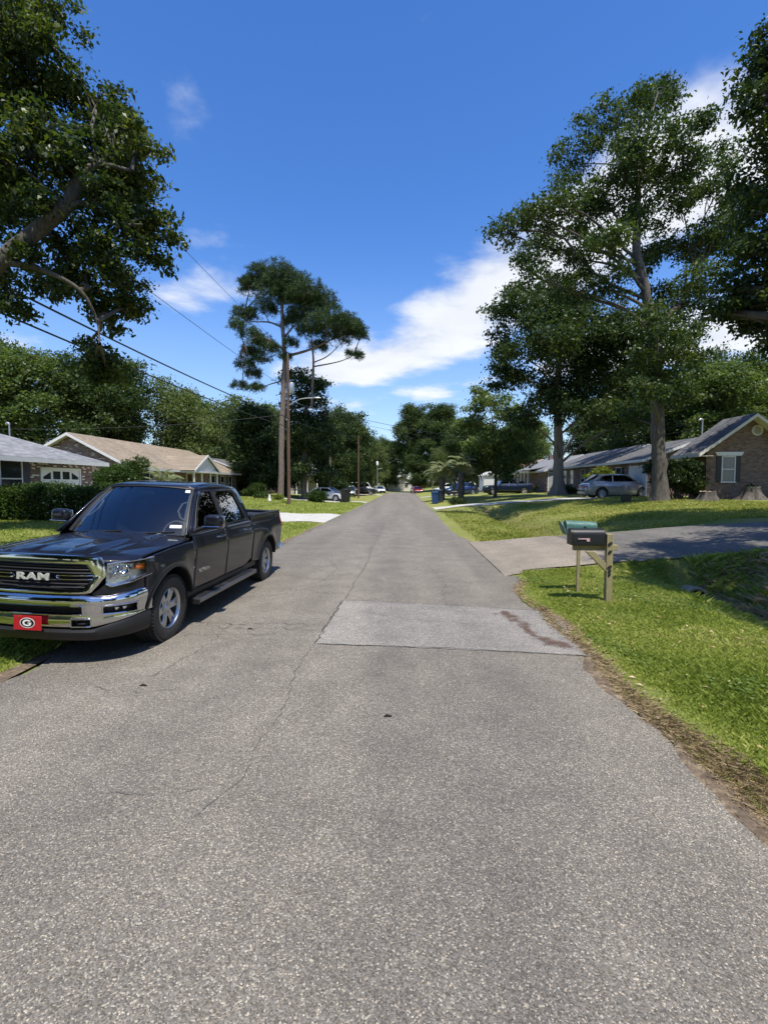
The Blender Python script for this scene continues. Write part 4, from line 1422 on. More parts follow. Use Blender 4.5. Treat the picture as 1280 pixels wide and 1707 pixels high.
build_tree('oak_tree', 'big oak with a bare curving limb reaching in over the left lawn above the truck', 'tree',
           [(-13.2, 11.2, .40, .52), (-13.0, 11.2, 3.0, .44), (-12.7, 11.3, 6, .38), (-12.3, 11.8, 9, .30), (-11.8, 12.4, 12, .18), (-11.5, 12.6, 14, .08)],
           LEFTB + [(-8.05, 10.6, 8.05, .34), (-7.55, 10.8, 9.0, .38), (-6.9, 11.0, 8.6, .34), (-8.6, 10.7, 7.0, .3), (-7.1, 11.3, 9.5, .4), (-8.9, 10.5, 9.0, .4)], LEAF_LEFT, BARK, dens=11.5, leaf=.105, k=16, tw=.125, subs=9, seed=11, sat=6, spread=.72, slope=.5,
           extra=[([(-11.56, 10.08, 3.97), (-10.44, 10.26, 5.50), (-9.67, 10.35, 6.32), (-9.05, 10.62, 6.87), (-8.33, 10.80, 7.60), (-7.71, 10.98, 8.27), (-7.50, 11.07, 8.84), (-7.06, 11.16, 9.22), (-6.34, 11.25, 9.14)], [.25, .22, .205, .19, .17, .15, .12, .08, .03]),
                  ([(-7.74, 10.98, 8.20), (-7.29, 11.07, 8.29), (-6.71, 11.34, 8.01), (-6.12, 11.25, 7.93)], [.09, .07, .045, .015]),
                  ([(-9.00, 10.62, 6.85), (-8.28, 10.80, 6.76), (-7.56, 11.07, 6.40), (-7.34, 11.34, 5.77), (-7.25, 11.25, 5.23)], [.08, .06, .045, .03, .012])])
build_tree('oak_tree', 'tall water oak with a single trunk in the right lawn before the grey car', 'tree',
           [(13.95, 27, .93, .41), (13.85, 27, 3, .37), (13.72, 27, 5.4, .34), (13.48, 27, 8.6, .30), (12.9, 27, 12.1, .24), (12.27, 27, 14.3, .22), (12.31, 27, 18, .13), (12.83, 27, 21.3, .07), (13.4, 27.5, 22.8, .04)],
           OAKB, LEAF_OAK, BARK, dens=3.1, leaf=.155, k=16, tw=.24, subs=8, seed=12, slope=.55, limb_r=.42, flare=1.32, flat=.58, spread=.76, sat=7,
           extra=[([(13.3, 27, 9.6), (14.2, 27.3, 11.0), (15.4, 27.8, 12.2), (16.2, 28.4, 14.0)], [.22, .17, .12, .06])])
build_tree('oak_tree', 'shaded dark oak with pale lower trunk left of the tall water oak', 'tree',
           [(13.84, 44, 1.06, .50), (13.7, 44, 4, .42), (13.62, 44, 6.57, .38), (13.23, 43, 10.6, .28), (13.0, 42, 15, .14)],
           DARKB, LEAF_DARK, PALEBARK, dens=3.0, leaf=.22, k=15, tw=.33, subs=6, seed=13, flare=1.6, limb_r=.26)
build_tree('oak_tree', 'near tree whose dark branches hang in from the right edge over the driveway', 'tree',
           [(14.2, 10.2, .98, .5), (14.0, 10.2, 4, .42), (13.6, 10.6, 7.5, .34), (13.2, 11, 11, .2), (13, 11.3, 14, .08)],
           RIGHTB, LEAF_DARK, BARKD, dens=8, leaf=.12, k=14, tw=.16, subs=6, seed=14)
build_tree('oak_tree', 'oak added at the right edge to shade the tan brick gable house', 'tree',  # tree added at the frame edge, crown shaped to shade the gable wall
           [(24.5, 23.2, 1.1, .45), (24.4, 23.2, 4, .38), (24, 23.4, 8, .28), (23.6, 23.5, 13, .08)],
           [(22.0, 24.6, 10.0, 1.8), (20.8, 25.0, 9.8, 1.5), (23.5, 22.6, 9.0, 2.0), (25.5, 24.5, 9.5, 2.2), (23, 25, 12, 2.0), (24.8, 22, 12.5, 2.0), (21.3, 23.6, 11.5, 1.5), (26.5, 22.5, 10.5, 1.8), (18.9, 25.3, 9.5, 1.1), (18.0, 25.0, 10.9, 1.0), (19.6, 24.6, 11.2, 1.3), (23.6, 23.5, 14.2, 1.6), (19.9, 25.4, 10.8, 1.0)],
           LEAF_DARK, BARK, dens=4.5, leaf=.2, k=12, tw=.3, seed=15)
build_tree('dogwood_tree', 'small bright leafed tree with slim trunk before the dark blue pickup', 'tree',
           [(9.25, 50, gz(9.25, 50), .17), (9.25, 50, 2.5, .14), (9.1, 50, 5, .11), (8.8, 50, 9, .05)],
           DOGB, LEAF_MID, BARKD, dens=3.4, leaf=.24, k=11, tw=.34, seed=16, flare=1.2, up=1.1, flat=.6)
build_tree('oak_tree', 'dark leafy tree standing right behind the tall pine trunk', 'tree',
           [(-10.9, 51.2, .2, .32), (-10.8, 51.2, 5, .28), (-10.7, 51.5, 9, .2), (-10.6, 52, 13, .06)],
           MIDB, LEAF_DARK, BARK, dens=3.4, leaf=.22, k=13, tw=.34, seed=17)


def pine(name, label, trunk, blobs, extra, seed, dens=5.0, group=None, L=.36):
    g = np.random.default_rng(seed)
    random.seed(seed)
    base = Vector(trunk[0][:3])
    t = thing(name, label, 'tree', base, 0, group)
    tr = [(p[0] - base.x, p[1] - base.y, p[2] - base.z, p[3]) for p in trunk]
    bl = [(b[0] - base.x, b[1] - base.y, b[2] - base.z, b[3]) for b in blobs]
    Cs = []
    big = []
    for x, y, z, r in bl:
        big.append((x, y, z, r * 1.02))
        for _ in range(4):
            d = unit(1, g)[0]
            big.append((x + d[0] * r * .95, y + d[1] * r * .95, z + abs(d[2]) * r * .4 - .1, r * g.uniform(.4, .6)))
    for x, y, z, r in big:
        n = int(dens * 4 * math.pi * r * r * .55)
        d = unit(n, g)
        d[:, 2] = np.where(d[:, 2] < -.35, -d[:, 2], d[:, 2])
        p = d * (g.random(n) ** (1 / 2.2))[:, None] * np.array([r * 1.12, r * 1.12, r * 1.08])
        Cs.append(p + np.array([x, y, z]))
    T = np.concatenate(Cs)
    k = 18
    n = len(T) * k
    A = unit(n, g) + np.array([0, 0, .45])
    A /= np.linalg.norm(A, axis=1, keepdims=True)
    Ln = L * g.uniform(.7, 1.2, n)
    C = np.repeat(T, k, 0) + A * (Ln * .5)[:, None]
    V, F = leaf_quads(C, A, unit(n, g), Ln, np.full(n, .038))
    link('crown', npmesh('crown', V, F, LEAF_PINE), t)
    mb = MB()
    trunk_mesh(mb, tr, 1.25)
    exs = []
    for ex in extra:
        pp = [(p[0] - base.x, p[1] - base.y, p[2] - base.z) for p in ex[0]]
        q_, r_ = smooth(pp, ex[1])
        mb.tube(q_, r_, 8)
        exs += [Vector(p) for p in pp]
    for b in bl:
        c = Vector(b[:3])
        hd = math.hypot(b[0] - trunk_at(tr, b[2])[0].x, b[1] - trunk_at(tr, b[2])[0].y)
        p, r = trunk_at(tr, max(min(b[2] - .35 * hd, tr[-1][2]), tr[-1][2] * .55))
        best = min(exs + [p], key=lambda q: (q - c).length)
        limb(mb, best, c, min(.11, .03 + .02 * (best - c).length), .025, .12)
        near = T[np.linalg.norm(T - np.array(b[:3]), axis=1) < b[3]]
        for q in near[g.integers(0, len(near), 5)]:
            limb(mb, c, q, .03, .01, .1, 4, 5)
    mb.build('trunk', PINEBARK, t, 60)
    return t


pine('pine_tree', 'tall loblolly pine with a broad rounded crown above the utility pole',
     [(-12.6, 48, .15, .30), (-12.38, 48, 8.3, .27), (-11.98, 48, 14.2, .23), (-12.16, 48, 16.6, .19), (-12.24, 48, 20.05, .14), (-12.3, 48, 22, .06)], PINEB,
     [([(-11.95, 48, 14.6), (-10.6, 48, 14.9), (-9.3, 48, 15.3), (-7.6, 47.6, 15.9), (-6.2, 47.6, 16.6)], [.17, .14, .11, .08, .04]),
      ([(-12.1, 48, 15.2), (-13.4, 47.8, 16.1), (-14.6, 47.6, 16.4), (-15.9, 47.4, 15.6)], [.12, .09, .06, .03]),
      ([(-12.2, 48, 17.4), (-13.6, 48.2, 18.0), (-15.2, 48.6, 18.2), (-16.3, 49, 18.5)], [.10, .08, .06, .03]),
      ([(-12.1, 48, 16.4), (-11.2, 48, 17.4), (-10.3, 47.8, 18.3)], [.12, .09, .05]),
      ([(-9.45, 48.3, 9.5), (-9.3, 48.3, 12.2), (-9.2, 48.2, 14.3), (-9.35, 48, 16.0)], [.10, .13, .11, .06]),
      ([(-9.2, 48.2, 13.6), (-7.4, 48.2, 13.9), (-6.2, 48.2, 14.2), (-5.2, 48.3, 14.7)], [.08, .06, .045, .02]),
      ([(-9.2, 48.2, 14.0), (-7.8, 48.2, 14.6), (-6.4, 48.1, 15.8)], [.07, .055, .03])], 21, dens=8.5, L=.40)

# ---- prototype crowns for the trees beyond the houses
def proto_blobs(h, w, n, seed, low=.22, shape='round'):
    r_ = random.Random(seed)
    out = []
    for i in range(n):
        t = (i + .5) / n
        z = h * (low + (1 - low) * t * .93)
        if shape == 'round':
            hw = w / 2 * math.sin(math.pi * (.18 + .70 * t)) ** .8
        elif shape == 'tall':
            hw = w / 2 * (1 - .55 * t)
        else:
            hw = w / 2 * (.55 + .45 * math.sin(math.pi * t))
        a = i * 2.4 + r_.uniform(-.4, .4)
        q = hw * r_.uniform(.25, .85)
        out.append((q * math.cos(a), q * math.sin(a), z, max(.9, w * r_.uniform(.15, .24))))
    return out


PROTO = {}
BGG = 'trees standing behind the houses and down the road'
for nm, h, w, n, sh_, lm, bk, d, lf, sd in (('broad', 15, 10, 30, 'round', LEAF_OAK, BARK, 2.6, .24, 31), ('tall', 16, 8, 28, 'col', LEAF_MID, BARK, 2.6, .23, 32),
                                            ('pale', 12, 9, 26, 'round', LEAF_PALE, PALEBARK, 1.9, .22, 33), ('magnolia', 10.5, 6.5, 26, 'tall', LEAF_DARK, BARKD, 3.0, .26, 34),
                                            ('clumped', 19, 9.5, 34, 'col', LEAF_OAK, PINEBARK, 2.6, .25, 35)):
    PROTO[nm] = (h, w, dict(blobs=proto_blobs(h, w, n, sd, .16 if nm != 'clumped' else .25, sh_), lm=lm, bk=bk, d=d, lf=lf, sd=sd))
made = {}
BG = [
    ('broad', -45, 47, 16.5, 12, 'dark broad tree at the left edge behind the grey roofed house'),
    ('tall', -37.5, 46, 14.8, 10, 'dark tree behind the grey roof left of the antenna mast'),
    ('broad', -33, 52, 15.0, 11, 'broad tree directly behind the tan gable peak'),
    ('pale', -27.5, 57, 12.8, 10, 'pale feathery tree behind the middle of the tan roof'),
    ('pale', -23.5, 63, 12.2, 9, 'pale feathery tree behind the far end of the tan roof'),
    ('tall', -29.5, 66, 14.0, 9, 'dark tree between the two pale feathery trees'),
    ('broad', -39, 60, 17.0, 12, 'tall dark tree far behind the grey roofed house'),
    ('broad', -52, 58, 18.5, 13, 'large dark tree far behind at the left edge'),
    ('tall', -20.5, 71, 13.5, 9, 'dark tree behind the small red brick house'),
    ('magnolia', -17.6, 54.5, 10.4, 6.5, 'dark magnolia at the end of the tan roofed house'),
    ('magnolia', -14.6, 57.5, 8.6, 5.5, 'dark low magnolia left of the pine trunk'),
    ('magnolia', -9.0, 57.5, 8.2, 4.6, 'small conical evergreen behind the bare dead tree'),
    ('broad', -9.6, 76, 13.4, 8.4, 'round crowned oak right of the pine, before the porch house'),
    ('pale', -6.9, 104, 11.0, 7, 'pale tree beside the far street lamp'),
    ('broad', -10.5, 99, 12.0, 8, 'dark tree left of the far street lamp'),
    ('broad', -5.4, 131, 14.0, 10, 'distant tree at the left of the road end'),
    ('clumped', 2.0, 119, 21.5, 10.5, 'tall clumpy tree closing the end of the road, left of a pair'),
    ('clumped', 8.6, 114, 20.0, 10.5, 'tall clumpy tree closing the end of the road, right of a pair'),
    ('broad', 3.2, 112.5, 9.0, 7, 'low dark tree under the pair of tall trees at the road end'),
    ('broad', 11.5, 90, 12.5, 9, 'dark tree behind the palms'),
    ('pale', 7.0, 98, 8.5, 6, 'pale low tree over the red car'),
    ('broad', 15.5, 77, 10.0, 8, 'dark tree beyond the columned brick house'),
    ('tall', 24, 98, 15.0, 10, 'tall tree far behind the columned brick house'),
    ('broad', 31, 82, 14.0, 11, 'dark tree behind the reddish roof'),
    ('tall', 28, 67, 14.5, 9, 'tree behind the columned brick house roof'),
    ('broad', 29.5, 56, 13.0, 10, 'dark tree behind the house with four windows'),
    ('tall', 31, 49, 13.0, 9, 'dark tree behind the roof right of the tall oak trunk'),
    ('broad', 35.5, 55, 14.8, 10, 'tree behind the weatherhead mast'),
    ('tall', 40, 53, 15.5, 10, 'tree behind the gable peak on the right'),
    ('broad', 46, 57, 16.0, 12, 'dark tree at the right edge behind the gable house'),
    ('tall', 38, 68, 15.5, 11, 'far tree seen past the right gable house'),
    ('broad', 52, 70, 17.5, 13, 'far dark tree at the right edge'),
    ('broad', -16.5, 92, 13.0, 10, 'dark tree behind the porch house'),
    ('broad', -28, 95, 15.0, 12, 'far dark tree behind the red brick house'),
    ('broad', -15, 126, 15.0, 12, 'far tree across the cross street, left'),
    ('broad', -28, 130, 16.0, 13, 'far tree across the cross street, far left'),
    ('broad', 19, 128, 15.0, 12, 'far tree across the cross street, right'),
    ('tall', 33, 125, 17.0, 12, 'far tree across the cross street, far right'),
    ('broad', -13, -16, 14.0, 12, 'unseen tree behind the viewpoint, left, mirrored in the truck chrome'),  # unseen trees from here down, added to darken chrome and glass reflections
    ('broad', -10.5, -6.5, 13.0, 9.5, 'unseen tree added just behind the viewpoint to shade the near left lawn'),
    ('tall', -8.5, -15, 14.0, 9, 'slim unseen tree added behind the viewpoint close to the left road edge'),
    ('tall', -22, -4, 15.0, 11, 'unseen tree left of the viewpoint beyond the near lawn'),
    ('broad', 13, -20, 15.0, 12, 'unseen tree behind the viewpoint on the right side of the road'),
    ('broad', -9, -42, 15.0, 13, 'unseen tree farther behind the viewpoint on the left'),
    ('tall', 9, -48, 16.0, 12, 'unseen tree farther behind the viewpoint on the right'),
    ('broad', 0, -75, 16.0, 14, 'unseen tree closing the road behind the viewpoint'),
    ('broad', 24, -5, 14.0, 12, 'unseen tree right of the viewpoint beyond the ditch'),
    ('broad', -26, -30, 15.0, 13, 'unseen tree far behind and left of the viewpoint'),
]
for kind, x, y, h, w, lab in BG:
    H_, W_, p = PROTO[kind]
    if kind not in made:
        tr = [(0, 0, 0, .30 + .01 * H_), (.1, 0, H_ * .3, .28), (0, .15, H_ * .6, .2), (.1, 0, H_ * .92, .05)]
        t = build_tree(kind.replace('broad', 'broadleaf').replace('tall', 'tall_oak').replace('pale', 'feathery').replace('clumped', 'clumped') + ('_tree' if kind != 'magnolia' else '_tree'),
                       lab, 'tree', tr, p['blobs'], p['lm'], p['bk'], dens=p['d'], leaf=p['lf'], k=11, tw=.42, seed=p['sd'], subs=3, group=BGG)
        made[kind] = t
    else:
        t = copy_tree(made[kind])
        t['label'] = lab
    t.location = (x, y, gz(x, y) - .05)
    t.rotation_euler = (0, 0, (x * 7.3 + y * 3.1) % 6.28)
    t.scale = (w / W_, w / W_, h / H_)

# bare dead tree
mb = MB()
t = thing('dead_tree', 'pale bare dead tree trunk with broken branches right of the pine', 'tree', (-8.55, 54, .2))
random.seed(5)
mb.tube([(0, 0, 0), (.05, 0, 4), (-.1, 0, 7.5), (-.3, 0, 9.5), (-.5, .1, 11)], [.14, .11, .085, .05, .015], 8)
for z, dx, dz, l in ((6.0, -1, .5, 1.8), (6.8, -1, .6, 1.5), (7.4, .8, .5, .9), (8.2, -.8, .9, 1.3), (5.2, -1, .45, 1.6), (9.2, .7, 1.0, .8)):
    limb(mb, (0 - (z - 6) * .06, 0, z), (dx * l, random.uniform(-.4, .4), z + dz * l), .035, .008, .05, 5, 5)
mb.build('trunk', PALEBARK, t, 60)


# ------------------------------------------------------------------ palms: every frond a part
def frond_mesh(name, L, arch_, nl, lw, ll, m, seed, stiff=1.0):
    r_ = random.Random(seed)
    mb = MB()
    pts = []
    for i in range(16):
        t = i / 15
        a = R(62) - arch_ * t * t * 1.1
        p = Vector((0, 0, 0)) if not pts else pts[-1] + Vector((math.cos(a), 0, math.sin(a))) * (L / 15)
        pts.append(p)
    mb.tube(pts, [.022 * (1 - i / 16) + .004 for i in range(16)], 5)
    for i in range(nl):
        t = .16 + .84 * i / (nl - 1)
        k = t * 15
        i0 = min(int(k), 14)
        p = pts[i0].lerp(pts[i0 + 1], k - i0)
        d = (pts[i0 + 1] - pts[i0]).normalized()
        l = ll * math.sin(math.pi * (.14 + .80 * t)) ** .6
        for sg in (-1, 1):
            out = (Vector((0, sg, 0)) * .8 + d * .55 + Vector((0, 0, .35 * stiff))).normalized()
            tip = p + out * l + Vector((0, 0, -l * .30 / stiff + r_.uniform(-.04, .04)))
            midp = p + out * l * .5 + Vector((0, 0, .02))
            w = d * lw
            mb.face([p - w * .5, midp - w, tip, midp + w])
    return mb.mesh(name, m, 60)


def palm(name, label, loc, hgt, L, nf, meshes, tr_r, seed, spread=1.0, group=None):
    r_ = random.Random(seed)
    t = thing(name, label, 'palm', loc, 0, group)
    if hgt > .3:
        mb = MB()
        k = 26
        mb.tube([(0.03 * math.sin(i), 0, hgt * i / k - .1) for i in range(k + 1)], [tr_r * (1 + .10 * (i % 2) + .25 * math.exp(-i * .5) + (.25 * i / k)) for i in range(k + 1)], 12)
        mb.build('trunk', BARKD, t, 25)
    for i in range(nf):
        o = link('frond', meshes[i % len(meshes)], t)
        lay = i / nf
        tilt = R(-28 + 118 * lay ** .9) * spread
        o.location = (0, 0, hgt - .05 - .12 * lay)
        o.rotation_mode = 'ZYX'
        o.rotation_euler = (r_.uniform(-.15, .15), tilt, i * 2.4 + r_.uniform(-.3, .3))
        s = r_.uniform(.85, 1.1)
        o.scale = (s, s, s)
    return t


FR = [frond_mesh('frond', 2.3, R(88), 28, .050, .62, LEAF_PALM, s) for s in (1, 2, 3)]
PG = 'grey green palms at the road side'
palm('pindo_palm', 'grey green arching palm in front of the blue SUV', (5.62, 49, gz(5.62, 49)), 2.75, 2.0, 44, FR, .28, 1, group=PG)
palm('pindo_palm', 'left and lower of the two palms, nearer the road behind the trash bins', (3.85, 51, gz(3.85, 51)), 2.3, 2.0, 40, FR, .26, 2, group=PG)
FS = [frond_mesh('frond', 1.6, R(74), 30, .024, .30, LEAF_PALM, s) for s in (4, 5)]
palm('sago_palm', 'sago palm with arching feathery fronds before the tan roofed house', (-15.6, 30.0, gz(-15.6, 30)), 1.15, 1.5, 30, FS, .2, 3)


# ------------------------------------------------------------------ bushes and hedge
def bush(name, label, loc, blobs, lm, dens=40, leaf=.07, k=9, tw=.07, seed=1, cat='bush', group=None, core=.72, aspect=.5):
    g = np.random.default_rng(seed)
    t = thing(name, label, cat, loc, 0, group)
    (V, F), T = cloud(blobs, dens, leaf, k, tw, g, .4, shell=5.0, aspect=aspect, sat=2)
    link('foliage', npmesh('foliage', V, F, lm), t)
    mb = MB()
    for b in blobs:
        for i in range(4):
            d = unit(1, g)[0]
            limb(mb, (b[0] * .4, b[1] * .4, 0), (b[0] + d[0] * b[3] * core, b[1] + d[1] * b[3] * core, b[2] + abs(d[2]) * b[3] * .6), .025, .008, .1, 5, 5)
    mb.build('stem', BARKD, t, 60)
    return t


def P3(n, r, h, seed, rr=.35):
    r_ = random.Random(seed)
    return [(r * .62 * math.cos(i * 2.4) * math.sqrt((i + .5) / n), r * .62 * math.sin(i * 2.4) * math.sqrt((i + .5) / n), h * r_.uniform(.35, .72) if i else h * .62, h * rr * r_.uniform(.8, 1.15)) for i in range(n)]


bush('round_bush', 'glossy rounded camellia bush between the grey and tan roofed houses', (-17.4, 27.9, gz(-17.4, 27.9)), P3(9, 1.25, 2.75, 2, .34), LEAF_BUSH, 42, .10, 9, .09, 41)
bush('round_bush', 'large dark camellia bush against the right brick gable house', (15.65, 28.3, gz(15.65, 28.3)), P3(10, 1.15, 2.55, 3, .34), LEAF_DARK, 34, .11, 9, .10, 42)
bush('round_bush', 'bright yellow green shrub behind the grey crossover car', (15.0, 37.2, gz(15, 37.2)), [(0, 0, 1.55, .55), (.55, .1, 1.7, .45), (-.5, 0, 1.75, .5), (.1, .3, 2.0, .45), (-.9, .2, 1.6, .35), (.95, 0, 1.55, .32)], LEAF_YEL, 34, .13, 8, .10, 43)
bush('clipped_bush', 'dome shaped clipped green bush on the left lawn beyond the driveway', (-8.55, 45.8, gz(-8.55, 45.8)), [(0, 0, .60, .78), (.45, 0, .5, .62), (-.45, .1, .5, .62), (0, -.3, .5, .62), (.1, .4, .5, .6)], LEAF_BUSH, 60, .09, 8, .06, 44)
bush('low_shrub', 'low shrub round the mailbox post by the concrete driveway', (4.55, 42.2, gz(4.55, 42.2)), P3(6, .9, .8, 5, .42), LEAF_DARK, 50, .08, 8, .07, 45)
bush('yellow_plant', 'clump of yellow green flowering weeds on the ditch bank', (6.75, 16.6, gz(6.75, 16.6)), [(x * .3, random.uniform(-.2, .2), .14 + .06 * (x % 2), .20) for x in range(-3, 6)], LEAF_YEL, 60, .085, 8, .06, 46, 'plant')
for i, (x, y, r, h, lab) in enumerate(((-14.0, 46, .9, .7, 'low flower bed plants at the foot of the tan roofed house'), (-12.2, 45.5, .7, .55, 'low weedy plants left of the pine trunk'), (-15.8, 50.5, .9, 1.6, 'leafy shrub before the small red brick house'),
                                       (15.3, 46.2, .8, .9, 'left low dark shrub under the four windows'), (15.3, 49.4, .8, .95, 'right low dark shrub under the four windows'), (15.3, 59.3, .7, .8, 'dark shrub beside the porch columns'), (14.9, 63, .8, 1.4, 'taller shrub behind the dark blue pickup'),
                                       (-12.6, 20.0, .35, .7, 'small pale green sapling at the end of the clipped hedge'))):
    bush('low_shrub', lab, (x, y, gz(x, y)), P3(6, r, h, 50 + i, .40), LEAF_YEL if i in (1, 7) else LEAF_BUSH, 40, .10, 7, .09, 60 + i, 'shrub')
# hedge
g = np.random.default_rng(70)
hd = thing('clipped_hedge', 'long clipped hedge in front of the grey roofed brick house', 'hedge', (-14.8, 18.5, gz(-14.8, 18.5)))
n = 5200
u = g.random((n, 3))
face = g.random(n)
P = np.stack([(u[:, 0] - .5) * 7.4, (u[:, 1] - .5) * 1.3, u[:, 2] * 1.22], 1)
q = face < .5
P[q, 1] = -.65 + .1 * g.normal(size=q.sum())
q2 = (face >= .5) & (face < .85)
P[q2, 2] = 1.22 + .05 * g.normal(size=q2.sum())
P[:, 2] += .06 * np.sin(P[:, 0] * 2.1) * P[:, 2]
P[:, 1] += .08 * np.sin(P[:, 0] * 3.3)
P[:, 0] -= .25 * (P[:, 1] + .65)
k = 9
m_ = n * k
C = np.repeat(P, k, 0) + g.normal(size=(m_, 3)) * .07
A = unit(m_, g)
V, F = leaf_quads(C, A, unit(m_, g) + np.array([0, -.3, .6]), .085 * g.uniform(.7, 1.3, m_), .05 * g.uniform(.7, 1.3, m_))
link('foliage', npmesh('foliage', V, F, LEAF_BUSH), hd)
mb = MB()
for i in range(30):
    x = -3.5 + 7 * i / 29
    limb(mb, (x, 0, -.1), (x + random.uniform(-.3, .3), random.uniform(-.4, .4), 1.0), .03, .01, 0, 4, 5)
mb.build('stem', BARKD, hd, 60)
# ------------------------------------------------------------------ pickup truck by the road (front at s = 0, local +x = side facing the road)
PAINT = mat('granite_metallic_paint', (0.0062, 0.0072, 0.0135), 0.4, 0.0, var=0.12, vs=2.5, coat=0.8, spec=0.15)
PAINT.node_tree.nodes['Principled BSDF'].inputs['Coat IOR'].default_value = 1.5
CLEAR = glassmat('clear_lens', (0.95, 0.96, 0.97), 0.45)
AMBER = mat('amber_lens', (0.75, 0.17, 0.01), 0.2, var=0.1, vs=20, coat=1.0)
REDLENS = mat('red_lens', (0.35, 0.01, 0.01), 0.15, var=0.1, vs=20, coat=1.0)
BEIGE = mat('beige_trim', (0.42, 0.38, 0.31), 0.75, var=0.1, vs=8)
CLOTH = mat('seat_cloth', (0.035, 0.034, 0.036), 0.9, var=0.3, vs=20)
LBOWL = mat('lamp_bowl', (0.66, 0.67, 0.69), 0.3, 0.9, var=0.3, vs=18)
REFL = mat('lamp_reflector', (0.75, 0.76, 0.78), 0.15, 1.0, var=0.05, vs=10)
MATTE = mat('underbody_black', (0.008, 0.008, 0.008), 0.9, var=0.2, vs=6)
SMOKE = mat('smoked_chrome', (0.25, 0.25, 0.26), 0.18, 1.0, var=0.1, vs=10)

PLAN = [(0, 0), (.25, .004), (.42, .018), (.58, .05), (.70, .095), (.80, .155), (.88, .235), (.935, .33), (.97, .44), (.99, .56), (1.0, .75)]
_px, _ps = [p[0] for p in PLAN], [p[1] for p in PLAN]
AX1, AX2, ARC, AXZ, TR = 0.94, 4.61, 0.505, 0.40, 0.40


def plan_s(x):
    x = abs(x)
    return float(np.interp(x, _px, _ps))


def planx(s):
    return float(np.interp(s, _ps + [5.0, 5.62], _px + [1.0, 0.985]))


PZ = [.30, .45, .52, .62, .78, .95, 1.02, 1.07, 1.12, 1.16, 1.20, 1.26, 1.38]
PW = [.93, .955, .975, .985, .998, 1.012, 1.012, 1.004, .986, .972, .962, .95, .94]


def prof(z):
    return float(np.interp(z, PZ, PW))


def sideW(s, z):
    w = planx(s) - (1.0 - prof(z))
    for ax in (AX1, AX2):
        r = math.hypot(s - ax, (z - AXZ) * 0.97)
        w += 0.034 * math.exp(-((r - ARC) / 0.11) ** 2) * (1 if z < 1.0 else math.exp(-((z - 1.0) / .06) ** 2))
    return w


def arch(s, ax, base):
    d = ARC ** 2 - (s - ax) ** 2
    return max(base, AXZ + math.sqrt(d)) if d > 0 else base


def sgrid(mb, side, ss, zb, zt, n=14, off=0.0, W=sideW):
    P = []
    for s in ss:
        a, b = zb(s), zt(s)
        P.append([(side * (W(s, a + (b - a) * k / n) + off), s, a + (b - a) * k / n) for k in range(n + 1)])
    mb.grid(P, flip=(side > 0))


def span(a, b, st=0.04, extra=()):
    k = max(2, int((b - a) / st))
    return sorted(set([a + (b - a) * i / k for i in range(k + 1)] + [e for e in extra if a < e < b]))


truck = thing('pickup_truck', 'dark grey pickup truck parked facing the camera on the left road edge, big chrome grille', 'pickup truck', (-3.79, 4.80, 0.0))
truck.rotation_euler = (0, 0, R(-1.6))
truck.location = (-3.79 - .06, 4.80 - .07, 0)
truck.scale = (0.972, 1, 1)
truck.rotation_euler = (0, R(2.0), R(-1.6))
truck.location.z = 0.03


def nose(x, z, off=0.0):
    """point on the front face at lateral x and height z"""
    s = plan_s(x) + max(0.0, z - 0.78) * 0.10
    e = 0.004
    ds = (plan_s(abs(x) + e) - plan_s(abs(x) - e)) / (2 * e) if abs(x) > e else 0.0
    nx_, ns_ = ds, -1.0
    l = math.hypot(nx_, ns_)
    sg = 1 if x >= 0 else -1
    return (x + sg * off * nx_ / l, s + off * ns_ / l, z)


hood_z = lambda s: float(np.interp(s, [.05, .15, .4, .9, 1.5, 1.7], [1.10, 1.125, 1.152, 1.185, 1.208, 1.215]))
fender_top = lambda s: hood_z(s) - 0.052 - 0.02 * max(0, (0.62 - s) / .3)
belt = lambda s: 1.232 + 0.012 * (s - 1.5)

